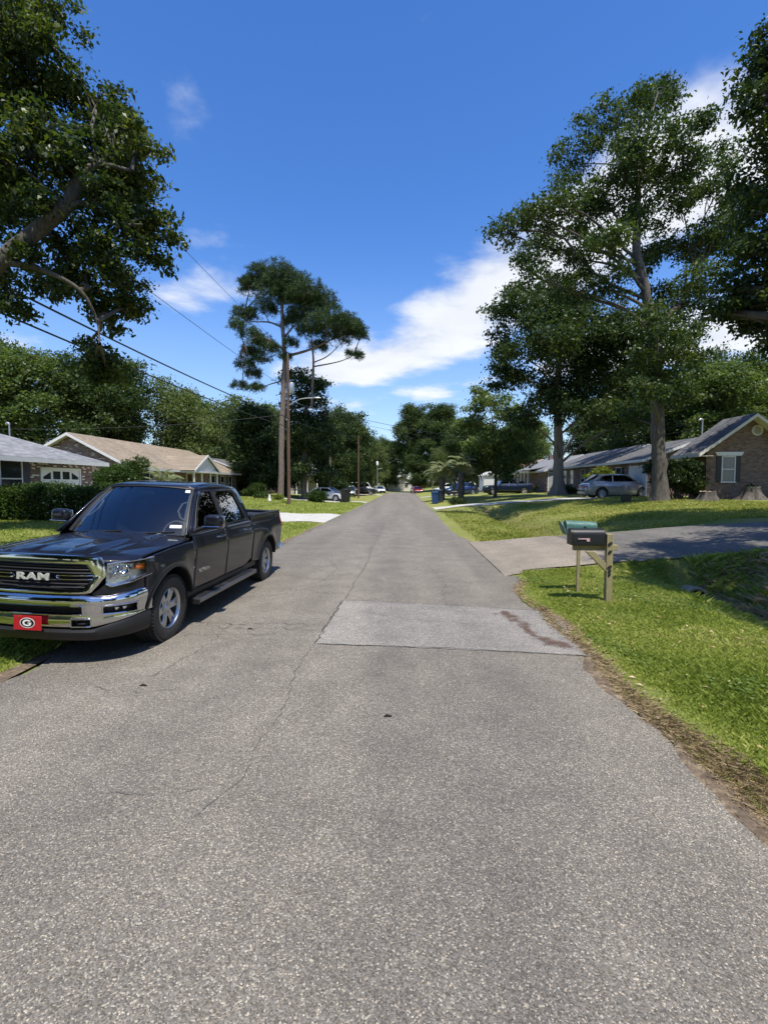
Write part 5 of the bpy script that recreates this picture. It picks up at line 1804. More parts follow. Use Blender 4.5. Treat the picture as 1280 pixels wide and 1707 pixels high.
for side in (1, -1):
    mb = MB()
    ex = [AX1 - ARC * math.cos(t) for t in np.linspace(0.02, math.pi - 0.02, 40)]
    sgrid(mb, side, span(.475, 1.535, .04, ex), lambda s: arch(s, AX1, 0.47), fender_top, 18)
    mb.build('fender', PAINT, truck, 40, solid=0.014)
    mb = MB()
    sgrid(mb, side, span(1.55, 2.615), lambda s: 0.475, belt, 22)
    mb.build('front_door', PAINT, truck, 40, solid=0.014)
    mb = MB()
    sgrid(mb, side, span(2.628, 3.77, .04, ex), lambda s: max(0.475, 0.475 + (s - 3.42) * 0.30 if s > 3.42 else 0), belt, 22)
    mb.build('rear_door', PAINT, truck, 40, solid=0.014)
    mb = MB()
    ex = [AX2 - ARC * math.cos(t) for t in np.linspace(0.02, math.pi - 0.02, 40)]
    sgrid(mb, side, span(3.80, 5.60, .05, ex), lambda s: arch(s, AX2, 0.50), lambda s: 1.345 - 0.02 * max(0, 4.2 - s), 20)
    mb.build('bed_side', PAINT, truck, 40, solid=0.016)
    # arch lips
    for ax in (AX1, AX2):
        mb = MB()
        rows = []
        for t in np.linspace(-0.08 if ax == AX2 else 0.0, math.pi + 0.08, 40):
            s, z = ax - (ARC + .004) * math.cos(t), AXZ + (ARC + .004) * math.sin(t)
            if z < 0.46:
                continue
            w = sideW(s, z)
            rows.append([(side * (w + .004), s - .022 * -math.cos(t) * -1, z + .022 * math.sin(t)), (side * (w + .014), s, z), (side * (w - .03), s, z - .0), (side * (w - .26), ax - (ARC + .03) * math.cos(t), AXZ + (ARC + .03) * math.sin(t))])
        mb.grid(rows)
        mb.build('arch_liner', BLACKP, truck, 40)
    # greenhouse frame
    gx_ = lambda z: 0.945 - (z - 1.24) * 0.425 if z > 1.24 else sideW(2.5, z)
    fr = [(1.47, 1.215), (1.64, 1.36), (1.86, 1.56), (2.05, 1.725), (2.20, 1.80), (2.45, 1.855), (2.8, 1.875), (3.2, 1.87), (3.5, 1.85), (3.66, 1.81), (3.73, 1.70), (3.79, 1.40), (3.80, 1.245), (3.2, 1.24), (2.6, 1.235), (2.0, 1.232), (1.6, 1.228)]
    w1 = [(1.665, 1.275), (1.85, 1.47), (2.03, 1.64), (2.16, 1.735), (2.27, 1.772), (2.40, 1.787), (2.575, 1.792), (2.60, 1.50), (2.61, 1.275)]
    w2 = [(2.735, 1.280), (2.728, 1.50), (2.705, 1.792), (3.2, 1.79), (3.36, 1.775), (3.43, 1.73), (3.52, 1.52), (3.60, 1.32), (3.585, 1.287)]
    mb = MB()
    mb.poly_holes(fr, [w1, w2], lambda s, z: (side * gx_(z), s, z))
    mb.build('cab_pillars', PAINT, truck, 30, solid=0.03)
    mb = MB()
    mb.prism([(2.615, 1.24), (2.604, 1.79), (2.70, 1.79), (2.73, 1.5), (2.735, 1.24)], lambda s, z, d: (side * (gx_(z) + d), s, z), 0.001, 0.006)
    mb.build('pillar_trim', SMOKE if False else BLACKP, truck, 30)
    for nm, hole in (('front_window', w1), ('rear_window', w2)):
        c = Vector((sum(p[0] for p in hole) / len(hole), sum(p[1] for p in hole) / len(hole)))
        mb = MB()
        mb.face([(side * (gx_(z) - 0.012), s + (s - c.x) * .02, z + (z - c.y) * .02) for s, z in hole])
        g = mb.build(nm, GLASSP if nm == 'rear_window' else GLASSD, truck, None)
        mb = MB()
        loop = [(side * (gx_(z) + 0.003), s, z) for s, z in hole]
        mb.tube(loop + loop[:1], 0.009, 6, cap=False)
        mb.build('window_seal', BLACKP, g, 40)
    mb = MB()
    mb.tube([(side * (gx_(z) + .006), s, z) for s, z in ((1.60, 1.245), (2.0, 1.248), (2.6, 1.25), (3.2, 1.256), (3.70, 1.262))], 0.008, 6)
    mb.build('belt_moulding', SMOKE, truck)
    # handles
    for hs_ in (2.40, 3.50):
        mb = MB()
        w = sideW(hs_, 1.13)
        mb.tube([(side * (w - .01), hs_ - .13, 1.125), (side * (w + .035), hs_ - .10, 1.128), (side * (w + .045), hs_, 1.132), (side * (w + .035), hs_ + .10, 1.136), (side * (w - .01), hs_ + .13, 1.139)], [.016, .017, .017, .017, .016], 8, sq=0.8)
        mb.build('door_handle', SMOKE, truck)
    # rocker and step bar
    mb = MB()
    mb.box(side * .90 - .045, side * .90 + .045, 1.46, 4.08, .40, .50)
    mb.build('rocker_panel', BLACKP, truck, bevel=.01)
    mb = MB()
    st_ = [(.93, .372), (1.065, .372), (1.085, .362), (1.085, .318), (1.06, .308), (.93, .312)]
    mb.prism(st_, lambda x, z, d: (side * x, d, z), 1.52, 3.76)
    stp = mb.build('step_bar', mat('brushed_step', (0.20, 0.20, 0.205), 0.35, 0.9, var=0.15, vs=9, stretch=(8, .5, 8)), truck, 30, bevel=.006)
    mb = MB()
    for a, b in ((1.62, 2.42), (2.62, 3.66)):
        mb.box(side * 1.0 - .05, side * 1.0 + .05, a, b, .373, .379)
    mb.build('step_pad', BLACKP, stp, bevel=.002)
    for q in (1.51, 3.765):
        mb = MB()
        mb.box(min(side * .925, side * 1.09), max(side * .925, side * 1.09), q - .012, q + .012, .302, .378)
        mb.build('end_cap', BLACKP, stp, bevel=.006)
    # mirror
    mo = 0.0 if side > 0 else .12
    mb = MB()
    rows = []
    for i in range(13):
        t = i / 12
        x = side * (1.05 - mo + .27 * t)
        k = (1 - abs(2 * t - 1) ** 5) ** .5 * .85 + .12
        rows.append([(x, 1.70 + .02 * t + .085 * k * (abs(math.cos(a)) ** .55) * (1 if math.cos(a) > 0 else -1), 1.398 + .10 * k * (abs(math.sin(a)) ** .55) * (1 if math.sin(a) > 0 else -1)) for a in np.linspace(0, 2 * math.pi, 24, endpoint=False)])
    mb.grid(rows, closed_v=True)
    mb.face(rows[0]); mb.face(rows[-1])
    mir = mb.build('side_mirror', PAINT, truck, 50)
    mb = MB()
    mb.tube([(side * .93, 1.70, 1.27), (side * (1.02 - mo * .6), 1.70, 1.305), (side * (1.12 - mo), 1.70, 1.335)], [.05, .042, .045], 10, sq=.7)
    mb.build('mirror_arm', BLACKP, mir)
    mb = MB()
    mb.box(min(side * (1.08 - mo), side * (1.30 - mo)), max(side * (1.08 - mo), side * (1.30 - mo)), 1.788, 1.80, 1.32, 1.475)
    mb.build('mirror_glass', mat('mirror_glass', (.8, .8, .82), 0.02, 1.0, var=.02), mir, bevel=.01)
    mb = MB()
    mb.tube([(side * (1.05 - mo), 1.63, 1.335), (side * (1.15 - mo), 1.61, 1.337), (side * (1.30 - mo), 1.63, 1.34)], .007, 6)
    mb.build('mirror_trim', CHROME, mir)
    # tail lamp
    mb = MB()
    sgrid(mb, side, span(5.59, 5.606, .01), lambda s: 1.0, lambda s: 1.31, 8, off=.006)
    mb.build('tail_light', REDLENS, truck, 40, solid=.02)
    # headlight: recessed bowl, lamps, amber marker, chrome trim, clear cover
    hx = list(np.linspace(.715, .985, 20))
    zlo = lambda x: float(np.interp(x, [.71, .76, .9, .985], [.868, .835, .868, .92]))
    zhi = lambda x: float(np.interp(x, [.71, .8, .985], [1.045, 1.062, 1.075]))
    PT = lambda x, z, o: (side * nose(x, z, o)[0], nose(x, z, o)[1], z)
    mb = MB()
    P = [[PT(x, zlo(x), .004)] + [PT(x, zlo(x) + (zhi(x) - zlo(x)) * k / 6, -.055) for k in range(7)] + [PT(x, zhi(x), .004)] for x in hx]
    mb.grid(P)
    mb.face(P[0]); mb.face(P[-1])
    hl = mb.build('headlight', LBOWL, truck, 30)
    mb = MB()
    for cx, cz, r in ((.80, .985, .042), (.865, .985, .044)):
        c = nose(cx, cz, -.03)
        mb.lathe([(0.004, -.012), (r * .5, -.02), (r * .8, -.034), (r, -.044), (r * 1.12, -.044), (r * 1.12, -.01), (r, .03)], 20, 'Y', (side * c[0], c[1] + .02, c[2]))
    for cx, cz, wx, hz in ((.755, 1.0, .028, .012), (.755, .93, .024, .03), (.85, .905, .06, .012)):
        c = nose(cx, cz, -.03)
        mb.box(side * c[0] - wx, side * c[0] + wx, c[1] - .01, c[1] + .03, cz - hz, cz + hz)
    for q in (.782, .832, .90):
        mb.tube([PT(q - .028, .90, -.02), PT(q, .955, -.01), PT(q - .012, 1.045, -.02)], .007, 6)
    mb.build('lamp_unit', REFL, hl, 30, bevel=.004)
    mb = MB()
    mb.grid([[PT(x, z, -.012) for z in (.975, 1.0, 1.035)] for x in (.925, .945, .963)])
    mb.build('turn_signal', AMBER, hl, 30, solid=.02)
    mb = MB()
    mb.grid([[PT(x, zlo(x) + (zhi(x) - zlo(x)) * k / 5, .007) for k in range(6)] for x in hx])
    mb.build('lens_cover', CLEAR, hl, 40)
    mb = MB()
    loop = [PT(x, zlo(x) - .008, .006) for x in hx] + [PT(.988, .95, .004), PT(.988, 1.0, .004)]
    mb.tube(loop, .011, 8)
    mb.build('lamp_trim', CHROME, hl, 40)
    mb = MB()
    mb.tube([PT(x, zhi(x) + .012, .002) for x in hx], .008, 6)
    mb.build('lamp_trim', CHROME, hl, 40)
    # painted filler between bumper, grille and fender
    mb = MB()
    P = []
    for x in np.linspace(.60, .983, 18):
        a, b = .742, zlo(max(x, .71)) - .012
        if x < .76:
            a2 = float(np.interp(x, [.60, .64, .72], [.75, .745, .742]))
            b = float(np.interp(x, [.60, .66, .72, .76], [.756, .80, .86, .826]))
        P.append([PT(x, a + (b - a) * k / 5, -.006) for k in range(6)])
    mb.grid(P)
    mb.build('front_filler', PAINT, truck, 40)
    mb = MB()
    mb.grid([[(side * x, .47 + .03 * (1 - x), z) for z in (.27, .5, .8)] for x in (.4, .7, .9, .962)])
    mb.grid([[(side * (sideW(s, .5) - .03), s, z) for z in (.27, .5, .8)] for s in (.36, .42, .475)])
    mb.build('splash_panel', MATTE, truck, 30)
    # corner between headlight and fender edge
    mb = MB()
    mb.grid([[(side * (sideW(s, z) - .004), s, z) for z in np.linspace(.56, 1.075, 12)] for s in np.linspace(.43, .478, 4)])
    mb.build('fender_edge', PAINT, truck, 40)

# hood
mb = MB()
P = []
NA, NB = 60, 26
for j in range(NB + 1):
    b = j / NB
    row = []
    for i in range(NA + 1):
        a = 2 * i / NA - 1
        x = a * .925
        s0 = plan_s(x) * 0.93 + .055 - .02 * math.exp(-(x / .10) ** 2)
        s1 = 1.36 + .17 * (abs(x) / .925) ** 2
        s = s0 + (s1 - s0) * b
        ax_ = abs(x)
        dome = .030 * (1 - sstep(.36, .47, ax_)) * sstep(-.05, .25, b)
        rib = .012 * math.exp(-((ax_ - (.50 + .10 * b)) / .03) ** 2)
        notch = -.012 * (1 - sstep(.05, .09, ax_ - .16 * (1 - b))) * (1 - sstep(.35, .6, b))
        drop = -.052 * (ax_ / .925) ** 7 - .012 * (ax_ / .925) ** 2
        lip = -.045 * (1 - sstep(0, .10, b)) * (1 - .3 * b)
        row.append((x, s, hood_z(s) + dome + rib + notch + drop + lip + .012))
    P.append(row)
mb.grid(P)
mb.build('hood', PAINT, truck, 60, solid=.015)
# cowl and wipers
mb = MB()
mb.grid([[(x, 1.36 + .17 * (abs(x) / .925) ** 2 + d, 1.205 + .004 * k - .05 * (abs(x) / .9) ** 6) for k, d in enumerate((-.03, .05, .14))] for x in np.linspace(-.90, .90, 25)])
mb.build('cowl', BLACKP, truck, 50)

ws_b = lambda x: (1.40 + .19 * (x / .85) ** 2, 1.212)
ws_t = lambda x: (2.085 + .10 * (x / .66) ** 2, 1.842 - .03 * (x / .66) ** 2)


def ws(a, t, off=0.0):
    xb, xt = a * .865, a * .665
    sb, zb_ = ws_b(xb)
    st, zt_ = ws_t(xt)
    bow = .03 * math.sin(math.pi * t)
    return (xb + (xt - xb) * t, sb + (st - sb) * t - bow * .7 - off * .68, zb_ + (zt_ - zb_) * t + bow * .7 + off * .73)


mb = MB()
mb.grid([[ws(a, t) for t in np.linspace(.0, 1, 12)] for a in np.linspace(-.965, .965, 24)])
wsh = mb.build('windshield', GLASSW, truck, 60)
mb = MB()
edge_ = [ws(a, 1.0, .003) for a in np.linspace(-.97, .97, 20)]
mb.tube(edge_, .013, 6)
for sg in (-1, 1):
    mb.tube([ws(sg * .975, t, .003) for t in np.linspace(0, 1, 10)], .016, 6)
mb.build('windshield_seal', BLACKP, wsh)
for sg in (-1, 1):
    mb = MB()
    mb.grid([[ws(sg * a, t, o) for a, o in ((.98, .006), (1.03, .004), (1.075, -.02), (1.10, -.07))] for t in np.linspace(0, 1.0, 10)])
    mb.build('windshield_pillar', PAINT, truck, 50, solid=.01)
STICK = mat('paper_sticker', (.75, .78, .74), .6, var=.15, vs=60)
for (a0, a1, t0, t1) in ((.83, .925, .90, .965), (.73, .90, .13, .185)):
    mb = MB()
    mb.grid([[ws(a, t, .004) for t in (t0, t1)] for a in (a0, (a0 + a1) / 2, a1)])
    mb.build('window_sticker', STICK, wsh)
for (xa, xb, dz) in ((-.55, .02, 0), (.12, .70, 0)):
    mb = MB()
    a0, a1 = xa / .86, xb / .86
    mb.tube([ws(a0, -.03, .02)] + [ws(a0 + (a1 - a0) * t, .0 + .055 * t, .012) for t in np.linspace(0, 1, 6)], .008, 6)
    mb.build('wiper', BLACKP, truck)

# roof
mb = MB()
P = []
for s in np.linspace(0, 1, 20):
    row = []
    for a in np.linspace(-1, 1, 30):
        x = a * .70
        st, zt_ = ws_t(min(abs(x), .66))
        sr = 3.74 - .05 * abs(a) ** 2
        ss_ = st - .01 + (sr - st + .01) * s
        zc = float(np.interp(ss_, [2.05, 2.3, 2.7, 3.2, 3.6, 3.76], [1.843, 1.896, 1.922, 1.915, 1.885, 1.835]))
        row.append((x, ss_, zc - .012 * a * a - .055 * abs(a) ** 9))
    P.append(row)
mb.grid(P)
mb.build('roof', PAINT, truck, 60, solid=.02)
# rear of cab
mb = MB()
mb.grid([[(x * (1 - .25 * t), 3.80 - .10 * t ** 2, 1.20 + .62 * t) for t in np.linspace(0, 1, 6)] for x in np.linspace(-.93, .93, 10)])
mb.grid([[(x, 3.80, z) for z in (.5, .9, 1.2)] for x in np.linspace(-.95, .95, 6)])
mb.build('cab_back', PAINT, truck, 50)
mb = MB()
mb.grid([[(x * (1 - .25 * t), 3.812 - .10 * t ** 2, 1.20 + .62 * t) for t in np.linspace(.2, .85, 4)] for x in np.linspace(-.75, .75, 8)])
mb.build('back_window', GLASSP, truck, 50)

# bed: rails, floor, cover, tailgate, bumper
for side in (1, -1):
    mb = MB()
    mb.tube([(side * .925, s, 1.338) for s in (3.83, 4.6, 5.58)], .035, 10, sq=.5)
    mb.build('bed_rail', BLACKP, truck, 50)
mb = MB()
mb.box(-.88, .88, 3.86, 5.56, .72, .76)
mb.box(-.90, -.86, 3.86, 5.56, .76, 1.32)
mb.box(.86, .90, 3.86, 5.56, .76, 1.32)
mb.box(-.86, .86, 3.84, 3.87, .76, 1.30)
mb.build('bed', BLACKP, truck, bevel=.01)
mb = MB()
mb.box(-.85, .85, 3.90, 5.0, 1.285, 1.315)
mb.build('bed_cover', mat('vinyl_cover', (.015, .015, .016), .6, var=.3, vs=8, bump=.3, bs=40), truck, bevel=.01)
mb = MB()
mb.box(-.86, .86, 5.555, 5.605, .62, 1.335)
mb.build('tailgate', PAINT, truck, bevel=.02)
mb = MB()
mb.tube([(-.95, 5.56, .60), (-.9, 5.64, .58), (-.4, 5.68, .57), (.4, 5.68, .57), (.9, 5.64, .58), (.95, 5.56, .60)], .085, 10, sq=.8)
mb.build('rear_bumper', CHROME, truck, 50)

# chassis, dark
mb = MB()
mb.box(-.80, .80, .35, 5.4, .36, .62)
mb.box(-.60, .60, .30, 1.5, .5, 1.05)
mb.box(-.86, .86, 1.45, 3.8, .42, .56)
mb.build('chassis', MATTE, truck)

# bumper, with real openings
bump_x = sorted(set(list(np.linspace(-.985, .985, 72)) + [s * v for s in (1, -1) for v in (.53, .50, .70, .93, .42, .60)]))
BPZ = [.385, .395, .42, .44, .46, .50, .535, .545, .60, .635, .65, .68, .71, .735, .75, .752]
BPO = [.02, .055, .078, .085, .088, .085, .078, .078, .085, .092, .094, .096, .09, .07, .035, -.01]


def bpt(x, z, extra=0.0):
    ax_ = abs(x)
    zz_ = z
    if z < .52:
        zz_ = z + float(np.interp(ax_, [.0, .62, .80, .985], [0, 0.0, .05, .13])) * (.52 - z) / .14
    if z > .60:
        zz_ = z + float(np.interp(ax_, [.50, .62, .75, .985], [0, -.01, -.015, .03])) * (z - .60) / .15
    o = float(np.interp(z, BPZ, BPO)) * float(np.interp(ax_, [0, .9, .985], [1, .85, .45])) + extra
    p = nose(x, .7, o - .035)
    return (p[0], p[1], zz_)


holes = [(-.53, .53, .545, .635), (.70, .93, .545, .635), (-.93, -.70, .545, .635), (.42, .60, .42, .50), (-.60, -.42, .42, .50)]


def in_hole(x, z):
    return any(h[0] < x < h[1] and h[2] < z < h[3] for h in holes)


mb = MB()
P = [[bpt(x, z) for z in BPZ] for x in bump_x]
mb.grid(P, skip=lambda i, j: in_hole((bump_x[i] + bump_x[i + 1]) / 2, (BPZ[j] + BPZ[j + 1]) / 2))
bumper = mb.build('front_bumper', CHROME, truck, 50)
for h in holes:
    mb = MB()
    xs_ = [x for x in bump_x if h[0] - 1e-6 <= x <= h[1] + 1e-6]
    ring = [(x, h[2]) for x in xs_] + [(x, h[3]) for x in xs_[::-1]]
    a = [bpt(x, z, .001) for x, z in ring]
    b = [bpt(x, z, -.06) for x, z in ring]
    mb.grid([a, b], closed_v=True)
    n2_ = len(xs_)
    for i in range(n2_ - 1):
        mb.face([b[i], b[i + 1], b[2 * n2_ - 2 - i], b[2 * n2_ - 1 - i]])
    nm = 'lower_intake' if h[1] - h[0] > .5 else ('fog_lamp_pocket' if h[2] > .5 else 'tow_hook_pocket')
    pk = mb.build(nm, BLACKP, bumper, 30)
    mb = MB()
    mb.tube(a + a[:1], .009, 6, cap=False)
    mb.build('pocket_trim', CHROME, pk, 40)
    cx_ = (h[0] + h[1]) / 2
    if nm == 'fog_lamp_pocket':
        for q in (-.018, .035):
            mb = MB()
            c = bpt(cx_ + q * (1 if cx_ > 0 else -1), .592, -.035)
            mb.lathe([(.003, -.012), (.022, -.008), (.027, 0), (.027, .02)], 16, 'Y', c)
            mb.build('fog_lamp', REFL, pk, 40)
    if nm == 'tow_hook_pocket':
        mb = MB()
        c = bpt(cx_, .455, -.02)
        mb.tube([(c[0] - .05, c[1] + .03, .45), (c[0] - .03, c[1] - .005, .45), (c[0] + .03, c[1] - .005, .45), (c[0] + .05, c[1] + .03, .45)], .012, 8)
        mb.build('tow_hook', BLACKP, pk)
    if nm == 'lower_intake':
        for z in (.567, .59, .613):
            mb = MB()
            mb.tube([bpt(x, z, -.03) for x in np.linspace(-.52, .52, 12)], .005, 6)
            mb.build('intake_bar', MATTE, pk)
mb = MB()
mb.grid([[nose(x, .7, o)[:2] + (z + float(np.interp(abs(x), [0, .62, .985], [0, 0, .12])) * (1 if z > .3 else .25),) for z, o in ((.39, .03), (.36, .045), (.30, .03), (.265, .0), (.265, -.15))] for x in np.linspace(-.975, .975, 40)])
mb.build('air_dam', BLACKP, truck, 40)

# grille
GO = [(0, 1.150), (.20, 1.150), (.45, 1.144), (.655, 1.128), (.700, 1.060), (.722, .94), (.665, .85), (.600, .770), (.55, .756), (.30, .752), (0, .752)]
GI = [(0, 1.056), (.20, 1.056), (.42, 1.056), (.535, 1.050), (.575, 1.0), (.606, .940), (.575, .87), (.535, .805), (.49, .790), (.30, .786), (0, .786)]
ring = lambda L: L + [(-x, z) for x, z in L[-2:0:-1]]
go, gi = ring(GO), ring(GI)
sub = lambda L: [((L[i][0] * (1 - t) + L[(i + 1) % len(L)][0] * t), (L[i][1] * (1 - t) + L[(i + 1) % len(L)][1] * t)) for i in range(len(L)) for t in (0, .25, .5, .75)]
go, gi = sub(go), sub(gi)
lerp2 = lambda t: [(a[0] + (b[0] - a[0]) * t, a[1] + (b[1] - a[1]) * t) for a, b in zip(go, gi)]
mb = MB()
mb.grid([[nose(x, z, o) for x, z in lerp2(t)] for t, o in ((0, -.02), (.02, .012), (.07, .022), (.40, .026), (.86, .020), (.92, .010), (1.0, .004), (1.0, -.05))], closed_v=True)
gr = mb.build('grille', CHROME, truck, 45)
mb = MB()
k = len(gi)
mb.poly_holes(gi, [], lambda x, z: nose(x, z, -.05))
mb.build('grille_mesh', MATTE, gr, None)
for z in (.82, .855, .89, .965, 1.0, 1.03):
    mb = MB()
    xm = float(np.interp(z, [.80, .83, .88, .945, 1.0, 1.04], [.50, .535, .57, .602, .57, .54]))
    mb.tube([nose(x, z, -.012) for x in np.linspace(-xm, xm, 14)], .0105, 6, sq=.7)
    mb.build('grille_bar', BLACKP, gr, 40)
for sg in (-1, 1):
    mb = MB()
    for z in (.905, .944):
        mb.tube([nose(sg * x, z, .004) for x in np.linspace(.275, .604, 8)], .0095, 8, sq=.8)
    mb.tube([nose(sg * .275, .944, .004), nose(sg * .248, .94, .004), nose(sg * .236, .925, .004), nose(sg * .248, .909, .004), nose(sg * .275, .905, .004)], .0095, 8)
    mb.build('grille_bar', CHROME, gr, 40)
me = text_mesh('RAM', .094, .006, mat('badge_metal', (.72, .72, .68), .5, .6, var=.05, vs=20), bold=.0042, xs=1.80, spacing=1.12)
o = link('lettering', me, gr)
o.matrix_local = Matrix.Translation((0, -.018, .925)) @ Matrix.Rotation(R(90), 4, 'X')
# plate
PLATE = mat('red_plate', (.42, .012, .022), .35, var=.08, vs=20)
mb = MB()
mb.box(-.155, .155, -.094, -.088, .385, .535)
pl = mb.build('front_plate', PLATE, truck, bevel=.008)
PB = mat('print_black', (.01, .01, .01), .4, var=.1, vs=30)
PWH = mat('print_white', (.78, .78, .76), .4, var=.05, vs=30)
mb = MB()
for i, (a, b) in enumerate(((.082, .053), (.075, .046))):
    mb.mi = i
    mb.prism([(a * math.cos(t), b * math.sin(t)) for t in np.linspace(0, 2 * math.pi, 40, endpoint=False)], lambda u, v, d: (u, d, v + .462), -.0945, -.0955 - .0006 * i)
mb.build('emblem', [PWH, PB], pl, 30)
Gp = []
for t in np.linspace(R(38), R(322), 26):
    Gp.append((.050 * math.cos(t), .034 * math.sin(t)))
Gp += [(.044, -.004), (.004, -.004), (.004, .006 - .016)]
inner = [(.050 * .58 * math.cos(t), .034 * .50 * math.sin(t)) for t in np.linspace(R(318), R(45), 22)]
Gout = [(.052 * math.cos(t), .034 * math.sin(t)) for t in np.linspace(R(35), R(325), 26)] + [(.048, .005), (.006, .005), (.006, -.006), (.022, -.006), (.022, -.015)] + [(.030 * math.cos(t), .018 * math.sin(t)) for t in np.linspace(R(300), R(45), 22)]
mb = MB()
mb.poly_holes(Gout, [], lambda u, v: (u, -.0972, v + .462))
mb.build('lettering', PWH, pl, None)
mb = MB()
for sx in (-.09, .09):
    mb.lathe([(.001, -.0995), (.006, -.0995), (.006, -.093)], 10, 'Y', (sx, 0, .520))
mb.build('plate_screw', CHROME, pl)
# hood badge, door badge
BM = mat('badge_chrome', (.7, .71, .72), .2, 1.0, var=.05, vs=20)
o = link('hood_badge', text_mesh('HEMI', .10, .004, BM, bold=.002, xs=1.25), truck)
o.matrix_local = Matrix.Translation((.60, 1.22, 1.222)) @ Matrix.Rotation(R(90), 4, 'Z') @ Matrix.Rotation(R(20), 4, 'X')
mb = MB()
loop = [(.655, 1.04, 1.205), (.655, 1.40, 1.213), (.555, 1.45, 1.240), (.545, 1.07, 1.236)]
mb.tube(loop + loop[:1], .006, 6, cap=False)
mb.build('badge_frame', BM, truck)
o = link('door_badge', text_mesh('BIG HORN', .062, .004, BM, bold=.0012, xs=1.1), truck)
o.matrix_local = Matrix.Translation((sideW(1.83, .72) + .004, 1.83, .72)) @ Matrix.Rotation(R(90), 4, 'Z') @ Matrix.Rotation(R(90 - 3), 4, 'X')
mb = MB()
mb.tube([(.90, 1.43, 1.16), (.905, 1.44, 1.23), (.91, 1.47, 1.33)], [.012, .007, .004], 6)
mb.build('antenna', BLACKP, truck)

# interior
mb = MB()
mb.grid([[(x, s, z) for s, z in ((1.55, 1.16), (1.75, 1.19), (1.98, 1.19), (2.06, 1.12), (2.05, .8))] for x in np.linspace(-.86, .86, 8)])
mb.build('dashboard', CLOTH, truck, 50)
for sx in (-.40, .40):
    for s0 in (2.42, 3.22):
        mb = MB()
        mb.grid([[(sx + w * .27, s0 + .10 * t + .05 * math.cos(a * .5 * math.pi) * 0 + d, .95 + .62 * t) for w, d in ((-1, .06), (-.8, -.02), (0, .0), (.8, -.02), (1, .06))] for t in np.linspace(0, 1, 6)])
        mb.box(sx - .27, sx + .27, s0 - .42, s0 + .05, .80, .96)
        st = mb.build('seat', CLOTH, truck, 40, solid=.10)
        mb = MB()
        mb.box(sx - .13, sx + .13, s0 + .09, s0 + .19, 1.60, 1.76)
        mb.build('headrest', CLOTH, st, bevel=.04)
mb = MB()
cw = [(.40 + .185 * math.cos(t), 2.12 + .06 * math.sin(t), 1.16 + .175 * math.sin(t)) for t in np.linspace(0, 2 * math.pi, 24)]
mb.tube(cw, .016, 8, cap=False)
mb.tube([(.22, 2.10, 1.16), (.40, 2.09, 1.15), (.58, 2.10, 1.16)], .022, 8)
mb.build('steering_wheel', BEIGE, truck)
mb = MB()
mb.box(-.12, .12, 2.02, 2.06, 1.70, 1.765)
mb.build('rear_view_mirror', BLACKP, truck, bevel=.015)
for sg in (-1, 1):
    mb = MB()
    mb.grid([[ws(sg * a, t, -.03) for a in (.90, .97)] for t in np.linspace(0.02, .97, 8)])
    mb.build('pillar_trim', BEIGE, truck, 50, solid=.012)
    mb = MB()
    mb.tube([ws(sg * .93, .30, -.03), ws(sg * .84, .36, -.035), ws(sg * .78, .50, -.035), ws(sg * .82, .66, -.035), ws(sg * .90, .70, -.03)], .014, 8)
    mb.build('grab_handle', BEIGE, truck, 50)
mb = MB()
mb.grid([[(x, s, 1.80 + .02 * math.sin(s)) for s in (2.15, 2.8, 3.6)] for x in (-.62, 0, .62)])
mb.build('headliner', BEIGE, truck)


